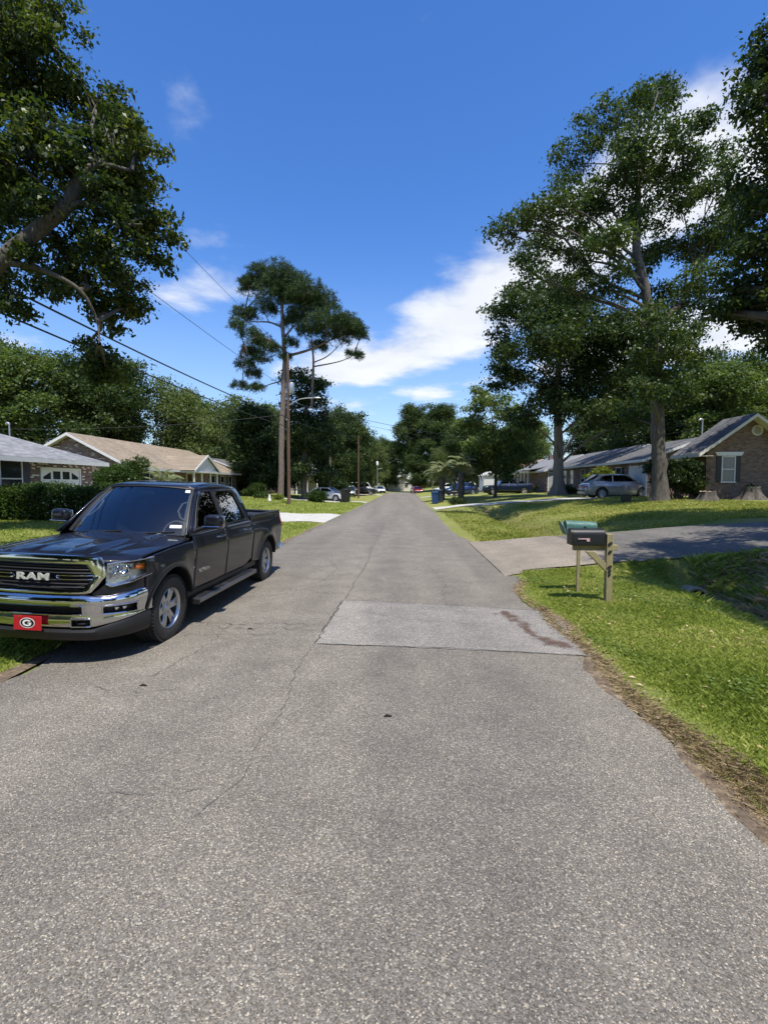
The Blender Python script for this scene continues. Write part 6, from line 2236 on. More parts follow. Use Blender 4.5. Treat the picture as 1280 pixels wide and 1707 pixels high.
# ------------------------------------------------------------------ wheels
def wheel_parts(r, w, rim_r, nsp, tread=True):
    """meshes in wheel space: axis X, outer face at +x"""
    h = w / 2
    mb = MB()
    sw = r - rim_r
    prof_ = [(rim_r, h * .80), (rim_r + sw * .12, h * .92), (rim_r + sw * .45, h * 1.0), (rim_r + sw * .78, h * .96), (r - .022, h * .84), (r - .008, h * .76)]
    for g0 in (.62, .22, -.22, -.62):
        prof_ += [(r, h * (g0 + .07)), (r - .011, h * (g0 + .055)), (r - .011, h * (g0 - .055)), (r, h * (g0 - .07))]
    prof_ += [(r - .008, -h * .76), (r - .022, -h * .84), (rim_r + sw * .45, -h), (rim_r, -h * .8)]
    mb.lathe(prof_, 56)
    if tread:
        for i in range(56):
            t = 2 * math.pi * i / 56
            for c in (.78, .42, 0, -.42, -.78):
                m_ = Matrix.Rotation(t + (.05 if c in (.42, -.42) else 0), 4, 'X') @ Matrix.Translation((h * c, 0, r - .003)) @ Matrix.Rotation(R(20 if c else 0), 4, 'Z')
                mb.box(-h * .15, h * .15, -.013, .013, -.012, .008, m_)
    tyre = mb.mesh('tyre', RUBBER, 30, recalc=True)
    mb = MB()
    mb.lathe([(rim_r, -h * .75), (rim_r * .96, -h * .7), (rim_r * .94, h * .30), (rim_r * .955, h * .62), (rim_r * 1.0, h * .70), (rim_r * 1.02, h * .82), (rim_r * .99, h * .88), (rim_r * .95, h * .80), (rim_r * .92, h * .60)], 48)
    for i in range(nsp):
        m_ = Matrix.Rotation(2 * math.pi * i / nsp, 4, 'X')
        wi, wo = rim_r * .20, rim_r * (.27 if nsp < 7 else .15)
        rows = []
        for q in np.linspace(0, 1, 6):
            rad = rim_r * (.20 + .75 * q)
            hw = wi * (1 - q) + wo * q - rim_r * .05 * math.sin(math.pi * q)
            x = h * (.50 + .14 * math.sin(q * 2.4))
            rows.append([tuple(m_ @ Vector(p)) for p in ((x - .045, -hw * 1.0, rad), (x - .012, -hw, rad), (x, -hw * .72, rad), (x - .010, 0, rad), (x, hw * .72, rad), (x - .012, hw, rad), (x - .045, hw, rad))])
        mb.grid(rows)
    mb.lathe([(.0, h * .66), (rim_r * .14, h * .66), (rim_r * .17, h * .62), (rim_r * .19, h * .54), (rim_r * .27, h * .50), (rim_r * .27, h * .2)], 28)
    for i in range(nsp):
        t = 2 * math.pi * (i + .5) / nsp
        mb.lathe([(.001, h * .56), (.011, h * .56), (.012, h * .48), (.012, h * .3)], 8, 'X', (0, rim_r * .30 * math.cos(t), rim_r * .30 * math.sin(t)))
    rim = mb.mesh('rim', ALLOY, 35)
    mb = MB()
    mb.lathe([(0.0, h * .10), (rim_r * .74, h * .10), (rim_r * .76, h * .0), (rim_r * .93, -h * .1), (rim_r * .93, -h * .5), (0.0, -h * .5)], 32)
    disc = mb.mesh('brake_disc', DARKSTEEL, 35)
    return tyre, rim, disc


def put_wheels(root, meshes, pts, sc_=1.0):
    for (x, y, z) in pts:
        w = bpy.data.objects.new('wheel', None)
        COL.objects.link(w)
        w.parent = root
        w.location = (x, y, z)
        w.rotation_euler = (random.uniform(0, 6), 0, 0) if x > 0 else (random.uniform(0, 6), 0, math.pi)
        w.scale = (sc_,) * 3
        for nm, me in zip(('tyre', 'rim', 'brake_disc'), meshes):
            if me is None:
                continue
            link(nm, me, w)


TRUCKW = wheel_parts(.405, .27, .245, 6)
put_wheels(truck, TRUCKW, [(.865, AX1, .40), (-.865, AX1, .40), (.865, AX2, .40), (-.865, AX2, .40)])
# ------------------------------------------------------------------ other vehicles
CARW = wheel_parts(.36, .23, .245, 10, tread=False)


def paint(name, col, metal=0.3):
    return mat(name, col, 0.3, metal, var=0.08, vs=2.0, coat=1.0)


def make_car(name, label, cat, loc, rz, pm, L=4.7, Wd=1.88, wb=2.75, fo=.9, r=.36, top=None, roof=None, belt=1.0, sill=.28, group=None, bed=None, plate=True):
    """front at y = 0, tail at y = L; top: list of (s, z) of the lower body; roof: (s0 base, s1 top front, s2 top rear, s3 base rear, z)"""
    t = thing(name, label, cat, loc, rz, group)
    ax1, ax2 = fo, fo + wb
    hw = Wd / 2
    tw = lambda s: hw * (1 - .16 * abs((s - L / 2) / (L / 2)) ** 7 - .03 * abs((s - L / 2) / (L / 2)) ** 2)
    AR = r + .07

    def archz(s):
        z = sill
        for ax in (ax1, ax2):
            d = AR ** 2 - (s - ax) ** 2
            if d > 0:
                z = max(z, r + math.sqrt(d))
        return z
    ss = sorted(set(list(np.linspace(0, L, 60)) + [ax - AR * math.cos(q) for ax in (ax1, ax2) for q in np.linspace(.02, math.pi - .02, 20)]))
    mb = MB()
    rows = []
    for s in ss:
        w, zb = tw(s), archz(s)
        zt = float(np.interp(s, [p[0] for p in top], [p[1] for p in top]))
        pr = [(w * .93, sill - .02 if zb <= sill else zb), (w * .985, max(sill + .10, zb + .005)), (w * 1.0, max(.55, zb + .01)), (w * 1.005, max(zt - .30, zb + .02)), (w * .985, max(zt - .12, zb + .03)), (w * .93, max(zt - .02, zb + .04)), (w * .72, max(zt + .005, zb + .045)), (w * .35, max(zt + .02, zb + .05)), (0, max(zt + .025, zb + .05))]
        row = [(x, s, z) for x, z in pr] + [(-x, s, z) for x, z in pr[-2::-1]]
        rows.append(row)
    mb.grid(rows)
    for row, s in ((rows[0], -.02), (rows[-1], L + .02)):
        c = [(x * .9, s, .04 + z * .95) for x, y, z in row]
        mb.grid([row, c])
        mb.face(c)
    mb.build('body', pm, t, 40)
    mb = MB()
    mb.box(-hw * .86, hw * .86, .2, L - .2, .2, .62)
    mb.build('chassis', MATTE, t)
    s0, s1, s2, s3, zr = roof
    wb_, wt_ = hw * .92, hw * .70
    zb_ = belt - .05
    gxx = lambda z: wb_ + (wt_ - wb_) * max(0, (z - zb_)) / (zr - zb_)
    zm = zr - .06
    at = lambda a, b, q: a + (b - a) * q
    # side glass, pillars
    fr = [(s0, zb_), (at(s0, s1, .5), at(zb_, zr, .55)), (s1, zr - .03), (at(s1, s2, .35), zr + .005), (at(s1, s2, .75), zr - .01), (s2, zr - .05), (s3, zb_)]
    mid = at(at(s0, s1, .6), s3, .46)
    q0 = .14
    ws1 = [(at(s0, s1, .22) + .06, at(zb_, zr, .22)), (s1 + .06, zm - .03), (mid - .05, zm), (mid - .03, at(zb_, zr, .2))]
    ws2 = [(mid + .04, at(zb_, zr, .2)), (mid + .03, zm), (at(s2, s1, .12), zm - .05), (at(s3, s2, .42) - .06, at(zb_, zr, .30))]
    for side in (1, -1):
        mb = MB()
        mb.poly_holes(fr, [ws1, ws2], lambda s, z: (side * gxx(z), s, z))
        mb.build('pillar_frame', pm, t, 30, solid=.02)
        for h in (ws1, ws2):
            mb = MB()
            mb.face([(side * (gxx(z) - .008), s, z) for s, z in h])
            mb.build('side_window', GLASSD, t, None)
        mb = MB()
        mb.tube([(side * (gxx(zb_ + .06) + .012), s, zb_ + .055) for s in (at(s0, s1, .25), mid, s3 - .1)], .01, 5)
        mb.build('belt_moulding', CHROME, t)
        # mirror, handles
        mb = MB()
        mx, ms, mz = side * (wb_ + .13), at(s0, s1, .30), belt + .07
        rows = [[(mx + side * .11 * k, ms + .06 * math.cos(a) * q, mz + .065 * math.sin(a) * q) for a in np.linspace(0, 6.283, 12, endpoint=False)] for k, q in ((-1, .5), (-.8, .9), (0, 1.0), (.8, .85), (1, .3))]
        mb.grid(rows, closed_v=True)
        mb.face(rows[0]); mb.face(rows[-1])
        mb.build('side_mirror', pm, t, 50)
        for hs_ in (mid - .16, at(mid, s3, .62)):
            mb = MB()
            mb.tube([(side * (tw(hs_) - .01), hs_ - .09, belt - .17), (side * (tw(hs_) + .022), hs_, belt - .165), (side * (tw(hs_) - .01), hs_ + .09, belt - .16)], .014, 6)
            mb.build('door_handle', CHROME, t)
        zt0 = float(np.interp(.2, [p[0] for p in top], [p[1] for p in top]))
        ztL = float(np.interp(L - .15, [p[0] for p in top], [p[1] for p in top]))
        mb = MB()
        mb.grid([[(side * (tw(s) * x), s - .025 + .06 * (1 - x) * 0, z) for z in (zt0 - .19, zt0 - .12, zt0 - .06)] for s, x in ((-.0, .50), (-.0, .74), (.02, .93), (.16, 1.0), (.32, 1.012))])
        mb.build('headlight', CLEAR if False else REFL, t, 40, solid=.015)
        mb = MB()
        mb.grid([[(side * (tw(s) * x), s, z) for z in (ztL - .30, ztL - .2, ztL - .12)] for s, x in ((L + .03, .55), (L + .03, .8), (L - .0, .96), (L - .14, 1.012))])
        mb.build('tail_light', REDLENS, t, 40, solid=.015)
    for nm, a, b, g in (('windshield', s0, s1, GLASSW), ('rear_window', s3, s2, GLASSD)):
        d = .10 if nm == 'windshield' else -.06
        mb = MB()
        mb.grid([[(x * (gxx(at(zb_, zr, q)) - .03), at(a, b, q) - d * (1 - x * x), at(zb_, zr, q) + .015 * math.sin(q * 3.14)) for q in np.linspace(.08, .97, 6)] for x in np.linspace(-1, 1, 9)])
        mb.build(nm, g, t, 60)
        for side in (1, -1):
            mb = MB()
            mb.tube([(side * gxx(at(zb_, zr, q)), at(a, b, q), at(zb_, zr, q)) for q in np.linspace(0, 1, 5)], .035, 6)
            mb.build('corner_pillar', pm, t, 50)
    mb = MB()
    mb.grid([[(x * wt_, at(s1, s2, q) - (.09 * (1 - x * x) * (1 - q)) + .05 * (1 - x * x) * q, zr - .035 + .05 * math.sin(math.pi * min(1, q * .9 + .1)) + .02 * (1 - x * x) - .02 * abs(x) ** 6) for x in np.linspace(-1, 1, 11)] for q in np.linspace(0, 1, 9)])
    mb.build('roof', pm, t, 60, solid=.03)
    mb = MB()
    mb.box(-wb_ * .9, wb_ * .9, s0 + .1, s3 - .1, .4, .55)
    for sx in (-.36, .36):
        mb.box(sx - .22, sx + .22, mid - .05, mid + .12, .5, belt + .30)
    mb.build('interior', CLOTH, t)
    zt0 = float(np.interp(.1, [p[0] for p in top], [p[1] for p in top]))
    mb = MB()
    mb.grid([[(x, -.028 + .03 * abs(x / hw) ** 3, z) for z in (zt0 - .42, zt0 - .25, zt0 - .08)] for x in np.linspace(-hw * .46, hw * .46, 7)])
    mb.build('grille', BLACKP, t, 40, solid=.02)
    mb = MB()
    mb.grid([[(x, (-.04 if k == 0 else L + .035), z) for z in (.33, .45)] for k in (0,) for x in np.linspace(-hw * .7, hw * .7, 5)])
    mb.build('lower_grille', BLACKP, t, 40, solid=.02)
    if plate:
        mb = MB()
        mb.box(-.15, .15, L + .03, L + .04, .62, .77)
        mb.build('licence_plate', WHITE, t)
    if bed:
        b0, zt_ = bed
        mb = MB()
        mb.box(-hw * .78, hw * .78, b0 + .1, L - .12, zt_ - .01, zt_ + .04)
        mb.build('bed_opening', BLACKP, t)
        mb = MB()
        for side in (1, -1):
            mb.tube([(side * hw * .86, b0 + .05, zt_ + .03), (side * hw * .86, L - .08, zt_ + .03)], .035, 6)
        mb.tube([(-hw * .84, L - .08, zt_ + .03), (hw * .84, L - .08, zt_ + .03)], .035, 6)
        mb.build('bed_rail', pm, t)
    put_wheels(t, CARW, [(sx * (hw - .11), ax, r) for sx in (1, -1) for ax in (ax1, ax2)], r / .36)
    return t


SUVT = [(0, .62), (.05, .78), (.25, .88), (.7, .97), (1.35, 1.05), (2.4, 1.07), (4.2, 1.10), (4.6, 1.06), (4.75, .95), (4.83, .80)]
SEDT = [(0, .50), (.05, .64), (.25, .74), (.7, .84), (1.3, .92), (2.4, .95), (3.9, .98), (4.5, .96), (4.65, .90), (4.72, .6)]
PUT = [(0, .70), (.05, .98), (.25, 1.07), (.8, 1.12), (1.5, 1.17), (2.6, 1.18), (3.6, 1.20), (5.5, 1.24), (5.6, 1.22), (5.68, .7)]
# silver grey crossover, side on, nose away from the road
make_car('parked_car', 'grey crossover car parked side on before the brick house on the right', 'car', (12.55, 34.6, gz(15, 35.5) + .035), R(90), paint('grey_car_paint', (.42, .41, .42), .55), 4.83, 1.9, 2.8, .93, .37, SUVT, (1.05, 2.02, 3.75, 4.55, 1.70), 1.08)
o = [x for x in bpy.data.objects if x.name == 'parked_car'][0]
o.rotation_euler = (0, 0, R(90))
o.location = (17.35, 34.9, gz(15, 35.5) + .035)
CARS = 'cars and trucks parked at houses down the street'
o['group'] = CARS
# blue SUV behind the palms, dark blue pickup by the far house, and the rest
make_car('parked_car', 'blue SUV parked behind the palm trees right of the road', 'car', (5.2, 62.6, gz(7, 62.5)), R(-66), paint('blue_car_paint', (.025, .045, .14), .5), 4.5, 1.85, 2.65, .9, .36, [(p[0] * 4.5 / 4.83, p[1]) for p in SUVT], (1.0, 1.8, 3.6, 4.25, 1.68), 1.08, group=CARS)
make_car('pickup_truck', 'dark blue pickup truck parked at the columned brick house', 'pickup truck', (9.25, 57.4, gz(11, 57)), R(-86), paint('navy_car_paint', (.012, .022, .055), .4), 5.68, 2.0, 3.6, .95, .40, PUT, (1.55, 2.25, 3.45, 3.80, 1.88), 1.20, .45, group=CARS, bed=(3.85, 1.22))
make_car('parked_car', 'white SUV parked behind the blue trash bins', 'car', (4.9, 82, gz(5.4, 84)), R(-72), paint('white_car_paint', (.72, .72, .71), 0), 4.83, 1.9, 2.8, .93, .37, SUVT, (1.05, 1.95, 4.0, 4.65, 1.74), 1.08, group=CARS)
make_car('parked_car', 'red car parked nose out near the road end', 'car', (2.75, 97.5, 0.0), R(12), paint('red_car_paint', (.30, .015, .018), .2), 4.72, 1.82, 2.7, .9, .33, SEDT, (1.0, 1.9, 3.3, 4.2, 1.45), .96, group=CARS)
make_car('parked_car', 'white car behind the round clipped bush on the left lawn', 'car', (-6.3, 51.2, gz(-8, 51)), R(74), paint('pearl_car_paint', (.66, .66, .66), 0), 4.72, 1.82, 2.7, .9, .33, SEDT, (1.0, 1.9, 3.3, 4.2, 1.47), .96, group=CARS)
make_car('parked_car', 'small silver car in the carport of the porch house on the left', 'car', (-7.7, 66.0, gz(-8, 66)), R(8), paint('silver_car_paint', (.40, .41, .42), .6), 4.5, 1.8, 2.6, .9, .33, [(p[0] * 4.5 / 4.72, p[1]) for p in SEDT], (1.0, 1.8, 3.2, 4.05, 1.47), .96, group=CARS)
make_car('pickup_truck', 'black pickup truck far down the left side of the road', 'pickup truck', (-4.9, 80.6, gz(-7, 80.6)), R(-86 + 180), paint('black_car_paint', (.012, .012, .013), .2), 5.68, 2.0, 3.6, .95, .40, PUT, (1.55, 2.25, 3.45, 3.80, 1.88), 1.20, .45, group=CARS, bed=(3.85, 1.22))
make_car('van', 'white van behind the black pickup far down the left side', 'van', (-5.2, 85.0, gz(-7, 85)), R(92), paint('van_white_paint', (.74, .74, .73), 0), 5.4, 2.0, 3.3, .9, .36, [(0, .7), (.05, .95), (.4, 1.10), (.9, 1.2), (3, 1.25), (5.2, 1.25), (5.4, 1.1)], (.85, 1.5, 5.1, 5.33, 2.15), 1.22, group=CARS)
make_car('parked_car', 'white car at the far end beside the street lamp', 'car', (-4.7, 96.5, gz(-5.5, 97)), R(20), paint('ivory_car_paint', (.70, .70, .69), 0), 4.72, 1.82, 2.7, .9, .33, SEDT, (1.0, 1.9, 3.3, 4.2, 1.47), .96, group=CARS)
# ------------------------------------------------------------------ mailboxes
random.seed(9)
def arch_prof(w, h, n=10):
    """mailbox cross section: flat bottom, straight sides, round top"""
    r = w / 2
    return [(-r, 0), (-r, h - r)] + [(-r * math.cos(t), h - r + r * math.sin(t)) for t in np.linspace(0, math.pi, n)[1:-1]] + [(r, h - r), (r, 0)]


def mailbox(root, x0, x1, y, z, w, h, m, flag, tilt=0.0, open_door=False):
    pr = arch_prof(w, h)
    M4 = Matrix.Translation((x1, y, z)) @ Matrix.Rotation(tilt, 4, 'Y') @ Matrix.Translation((-x1, -y, -z))
    fn = lambda u, v, d: tuple(M4 @ Vector((d, y + u, z + v)))
    mb = MB()
    mb.prism(pr, fn, x0, x1)
    b = mb.build('box', m, root, 30, bevel=.004)
    mb = MB()
    mb.prism([(u * 1.06, v * 1.04 - .004) for u, v in pr], fn, x0 - .014, x0 + .012)
    d = mb.build('door', m, b, 30, bevel=.003)
    mb = MB()
    mb.tube([fn(-.012, h * .93, x0 - .012), fn(0, h * .97, x0 - .03), fn(.012, h * .93, x0 - .012)], .006, 6)
    mb.build('handle', m, d)
    mb = MB()
    for q in (x0 + .02, x1 - .012):
        mb.tube([fn(u * 1.008, v + .002, q) for u, v in pr], .004, 5)
    tag(mb.build('rib', m, b, 40), kind='stuff')
    if flag:
        mb = MB()
        s = -w / 2 - .006
        mb.prism([(x0 + .10, z + .105), (x0 + .27, z + .108), (x0 + .27, z + .055), (x0 + .225, z + .055), (x0 + .22, z + .088), (x0 + .10, z + .088)], lambda u, v, d: (u, y + s + d, v), -.004, 0)
        f = mb.build('flag', flag, root, 30)
        mb = MB()
        mb.lathe([(0, -.012), (.016, -.012), (.018, .004), (.018, .008)], 12, 'Y', (x0 + .10, y + s, z + .097))
        mb.build('flag_pivot', mat('galvanised_pivot', (.4, .4, .4), .4, .8, var=.1), f, 40)
    return b


MBLACK = mat('mailbox_black', (.016, .016, .017), .42, .2, var=.2, vs=9, bump=.08, bs=60)
FLAG = mat('faded_pink_flag', (.55, .36, .36), .6, var=.12, vs=20)
z0 = gz(3.24, 7.75)
t = thing('mailbox', 'black metal mailbox on a treated wood post with a diagonal brace', 'mailbox', (3.24, 7.75, z0))
t.location = (0, 0, 0)
b = mailbox(t, 2.63, 3.15, 7.77, .925 + z0, .205, .255, MBLACK, FLAG)
mb = MB()
mb.box(3.17, 3.265, 7.655, 7.748, -.3, 1.10 + z0)
mb.build('post', WOODG, t, bevel=.006)
mb = MB()
mb.box(2.69, 3.38, 7.752, 7.84, .825 + z0, .915 + z0)
mb.build('arm', WOODG, t, bevel=.006)
mb = MB()
mb.prism([(2.85, .822), (2.98, .822), (3.168, .635), (3.168, .50)], lambda u, v, d: (u, d, v + z0), 7.665, 7.742)
mb.build('brace', WOODG, t, bevel=.004)
SCR = mat('scroll_iron', (.03, .03, .03), .5, .6, var=.2)
for z, r in ((.93, .028), (.80, .024), (.56, .028), (.495, .02), (.44, .016)):
    mb = MB()
    for k in (0, 1):
        mb.tube([(3.19 + .012 + (r * (1 - q / 26) * math.cos(q * .42 + k * 3.14)) + .02 * k, 7.65, z + z0 + (.03 * k) + r * (1 - q / 26) * math.sin(q * .42 + k * 3.14)) for q in range(18)], .005, 5)
    tag(mb.build('scroll', SCR, t, 60), kind='stuff')
mb = MB()
mb.box(2.66, 3.14, 7.68, 7.86, .916 + z0, .924 + z0)
mb.build('base_plate', MBLACK, t)
MGREEN = mat('weathered_green_paint', (.045, .13, .11), .55, .1, var=.3, vs=14, dirt=(.22, .25, .22), dscale=10, damt=.6)
z1 = gz(3.04, 8.46)
t = thing('mailbox', 'weathered green mailbox with its door hanging open on a thin wood stake', 'mailbox', (3.04, 8.46, z1))
t.location = (0, 0, 0)
pr = arch_prof(.19, .21)
mb = MB()
mb.prism(pr, lambda u, v, d: (d, 8.43 + u, 1.06 + z1 + v + (d - 2.85) * -.05), 2.76, 3.28)
b = mb.build('box', MGREEN, t, 30, bevel=.004)
mb = MB()
mb.prism([(u * 1.15, v * 1.1 - .02) for u, v in pr], lambda u, v, d: (2.70 + d - (v - 0) * .42 + .06, 8.43 + u, 1.05 + z1 + v), -.012, .012)
mb.build('door', MGREEN, b, 30, bevel=.003)
mb = MB()
mb.box(2.98, 3.035, 8.42, 8.46, -.3, 1.06 + z1)
mb.build('post', WOODG, t, bevel=.004)
mb = MB()
mb.box(2.80, 3.22, 8.40, 8.47, 1.03 + z1, 1.055 + z1)
mb.build('shelf', WOODG, t, bevel=.003)
mb = MB()
mb.box(3.05, 3.09, 8.328, 8.336, 1.15 + z1, 1.18 + z1)
mb.build('flag_pivot', BLACKP, t, bevel=.004)

# ------------------------------------------------------------------ utility pole, lamp, wires
POLE = mat('pole_wood', (.105, .058, .038), .9, var=.4, vs=5, bump=.5, bs=14, stretch=(5, 5, .35), dirt=(.20, .15, .115), dscale=1.2, damt=.7)
def utility_pole(label, x, y, zb, zt, arm=True, r=.15, lamp=True):
    t = thing('utility_pole', label, 'utility pole', (x, y, zb), 0, 'wooden utility poles')
    H_ = zt - zb
    mb = MB()
    mb.tube([(0, 0, -.4), (.0, 0, H_ * .5), (.03, 0, H_)], [r, r * .85, r * .68], 12)
    p = mb.build('pole', POLE, t, 50)
    if lamp:
        mb = MB()
        zl = 8.3 if zt > 10 else H_ * .85
        mb.tube([(.1, 0, zl - .25), (.6, 0, zl + .10), (1.0, 0, zl + .25), (1.5, 0, zl + .32), (2.05, 0, zl + .33)], .04, 8)
        a = mb.build('lamp_arm', GALV, t, 50)
        mb = MB()
        rows = [[(2.0 + .7 * q, .16 * math.sin(math.pi * (.12 + .78 * q)) * math.cos(c), zl + .33 + .09 * math.sin(math.pi * (.12 + .78 * q)) * math.sin(c) * (1 if math.sin(c) > 0 else .6)) for c in np.linspace(0, 6.283, 14, endpoint=False)] for q in np.linspace(0, 1, 8)]
        mb.grid(rows, closed_v=True)
        mb.face(rows[0]); mb.face(rows[-1])
        mb.build('lamp_head', GALV, a, 50)
    if arm:
        mb = MB()
        mb.lathe([(.0, -.45), (.20, -.45), (.22, -.42), (.22, .38), (.20, .42), (.0, .45)], 18, 'Z', (.32, -.08, H_ - 2.6))
        tr = mb.build('transformer', GALV, t, 40)
        mb = MB()
        mb.tube([(.32, -.08, H_ - 2.2), (.32, -.08, H_ - 1.9)], .04, 8)
        mb.build('bushing', DARKSTEEL, tr)
        for z in (H_ - .25, H_ - 2.9, H_ - 5.1, H_ - 5.9):
            mb = MB()
            mb.lathe([(.02, -.08), (.05, -.06), (.03, -.02), (.055, .02), (.03, .06), (.02, .1)], 12, 'Z', (-.13 if z < H_ - 1 else .03, 0, z + (.3 if z > H_ - 1 else 0)))
            mb.build('insulator', mat('porcelain', (.30, .30, .30), .3, var=.1), t, 40)
    return t


utility_pole('brown wooden utility pole with street lamp arm in front of the pine', -9.55, 39.0, gz(-9.55, 39), 12.25)
utility_pole('thin far utility pole on the left lawn past the round bush', -6.1, 62, gz(-6.1, 62), 8.2, arm=False, r=.13, lamp=False)
t = thing('street_lamp', 'far grey street lamp with two heads at the left of the road end', 'street lamp', (-5.9, 100, gz(-5.9, 100)))
mb = MB()
mb.tube([(0, 0, -.2), (0, 0, 5.9)], [.09, .06], 10)
mb.build('pole', GALV, t)
mb = MB()
mb.lathe([(.0, -.45), (.22, -.42), (.26, .1), (.16, .35), (0, .42)], 14, 'Z', (0, 0, 6.2))
mb.build('lamp_head', WHITE, t, 50)
mb = MB()
mb.tube([(0, 0, 4.8), (.5, 0, 5.1), (1.0, 0, 5.12)], .04, 8)
mb.build('lamp_arm', GALV, t)

WIREM = mat('wire_black', (.012, .012, .013), .6, var=.1)
def wire(label, a, b, sag, r=.022, group='overhead wires', n=30):
    a, b = Vector(a), Vector(b)
    mb = MB()
    pts = []
    for i in range(n + 1):
        t = i / n
        p = a.lerp(b, t)
        p.z -= sag * 4 * t * (1 - t)
        pts.append(p)
    mb.tube(pts, r, 5)
    return tag(mb.build('overhead_wire', WIREM, None, 60), label, 'wire', group)


px_, py_ = -9.55, 39.0
wire('upper of the two thick cables from the pole across the left sky', (px_, py_, 7.30), (-9.9, -4, 7.2), .55, .030)
wire('lower of the two thick cables from the pole across the left sky', (px_, py_, 6.55), (-9.9, -4, 6.4), .45, .027)
wire('middle thin wire running from the pole behind the left tree', (px_, py_, 9.55), (-9.9, -4, 9.6), .35, .012)
wire('highest thin wire running from the pole top behind the left tree', (px_ + .03, py_, 12.5), (-9.9, -4, 12.7), .45, .010)
wire('wire from the lamp pole crossing over the road to the right', (px_, py_, 8.6), (12.8, 71, 8.3), .5, .020)
wire('thin wire crossing over the road just below the other crossing wire', (px_, py_, 8.2), (12.8, 71, 7.7), .55, .014)
wire('wire from the pole along the left side toward the far pole', (px_, py_, 7.2), (-6.1, 62, 8.0), .3, .014)
wire('service wire from the roof mast to the trees on the right', (20.3, 34.2, 5.75), (14.2, 68, 6.6), .5, .020)
wire('upper service wire from the roof mast on the right', (20.3, 34.2, 6.15), (14.2, 68, 7.4), .45, .012)
wire('short service wire at the mast beside the tan gable', (-29.0, 32.4, 5.75), (px_, py_, 7.6), .4, .012)


def mast(label, x, y, z0_, z1_):
    t = thing('weatherhead_mast', label, 'mast', (x, y, z0_))
    mb = MB()
    mb.tube([(0, 0, -.3), (0, 0, z1_ - z0_)], .045, 10)
    mb.build('pipe', GALV, t)
    mb = MB()
    mb.tube([(0, 0, z1_ - z0_ - .02), (-.03, 0, z1_ - z0_ + .08), (-.14, 0, z1_ - z0_ + .12), (-.24, 0, z1_ - z0_ + .04)], [.06, .085, .075, .05], 10)
    mb.build('cap', GALV, t, 50)
    return t


mast('metal weatherhead mast on the dark roof beside the right gable', 20.4, 34.3, 4.85, 6.25)
mast('metal weatherhead mast between the grey and tan roofs on the left', -26.3, 31.0, 3.0, 5.85)

# ------------------------------------------------------------------ bins, planter, stumps, culverts, small things
def wheelie_bin(label, loc, rz, m, s=1.0, group=None):
    t = thing('trash_bin', label, 'trash bin', loc, rz, group)
    mb = MB()
    rows = [[(x * w, y * d + dy, z) for x, y in ((-.5, -.5), (-.4, -.56), (.4, -.56), (.5, -.5), (.5, .5), (-.5, .5))] for z, w, d, dy in ((.06, .46, .50, 0), (.5, .52, .58, -.02), (.95, .58, .68, -.03), (.99, .62, .74, -.03), (1.03, .62, .74, -.03))]
    mb.grid(rows, closed_v=True)
    mb.face(rows[0])
    mb.build('bin_body', m, t, 30)
    mb = MB()
    rows = [[(x, y - .03, 1.035 + z + .05 * (1 - (x / .32) ** 2)) for x in np.linspace(-.32, .32, 7)] for y, z in ((-.42, -.01), (-.36, .015), (.2, .03), (.38, 0))]
    mb.grid(rows)
    mb.build('lid', m, t, 40, solid=.025)
    mb = MB()
    mb.tube([(-.26, .38, .98), (-.26, .44, 1.0), (.26, .44, 1.0), (.26, .38, .98)], .02, 6)
    mb.build('handle', m, t)
    for sx in (-.27, .27):
        mb = MB()
        mb.lathe([(.0, -.03), (.12, -.03), (.13, 0), (.12, .03), (0, .03)], 16, 'X', (sx, .24, .13))
        mb.build('wheel', RUBBER, t, 40)
    t.scale = (s, s, s)
    return t


BLUEB = mat('blue_plastic', (.018, .065, .20), .5, var=.12, vs=6)
GREYB = mat('slate_blue_plastic', (.03, .05, .085), .5, var=.12, vs=6)
BIN = 'trash bins at the kerb on the right'
wheelie_bin('bright blue trash bin in front beside the road on the right', (2.80, 45.8, gz(2.8, 45.8)), R(-12), BLUEB, 1.05, BIN)
wheelie_bin('dark slate trash bin just behind the bright blue one', (3.25, 46.8, gz(3.25, 46.8)), R(-20), GREYB, 1.12, BIN)
wheelie_bin('black trash bin alone on the left verge past the round bush', (-5.95, 47.3, gz(-5.95, 47.3)), R(40), mat('black_bin', (.02, .022, .022), .5, var=.3, vs=7), 1.25)
t = thing('planter_box', 'dark square tapered planter on the right lawn near the oak trunk', 'planter', (12.56, 28.0, gz(12.56, 28)))
DKP = mat('dark_planter', (.035, .035, .037), .6, var=.2, vs=8)
mb = MB()
rows = [[(x * w, y * w, z) for x, y in ((-1, -1), (1, -1), (1, 1), (-1, 1))] for z, w in ((-.05, .17), (.42, .225), (.425, .26), (.50, .26), (.50, .20), (.40, .20))]
mb.grid(rows, closed_v=True)
mb.build('planter_wall', DKP, t, 20, bevel=.01)
mb = MB()
mb.face([(-.2, -.2, .42), (.2, -.2, .42), (.2, .2, .42), (-.2, .2, .42)])
mb.build('potting_soil', SOIL, t, None)


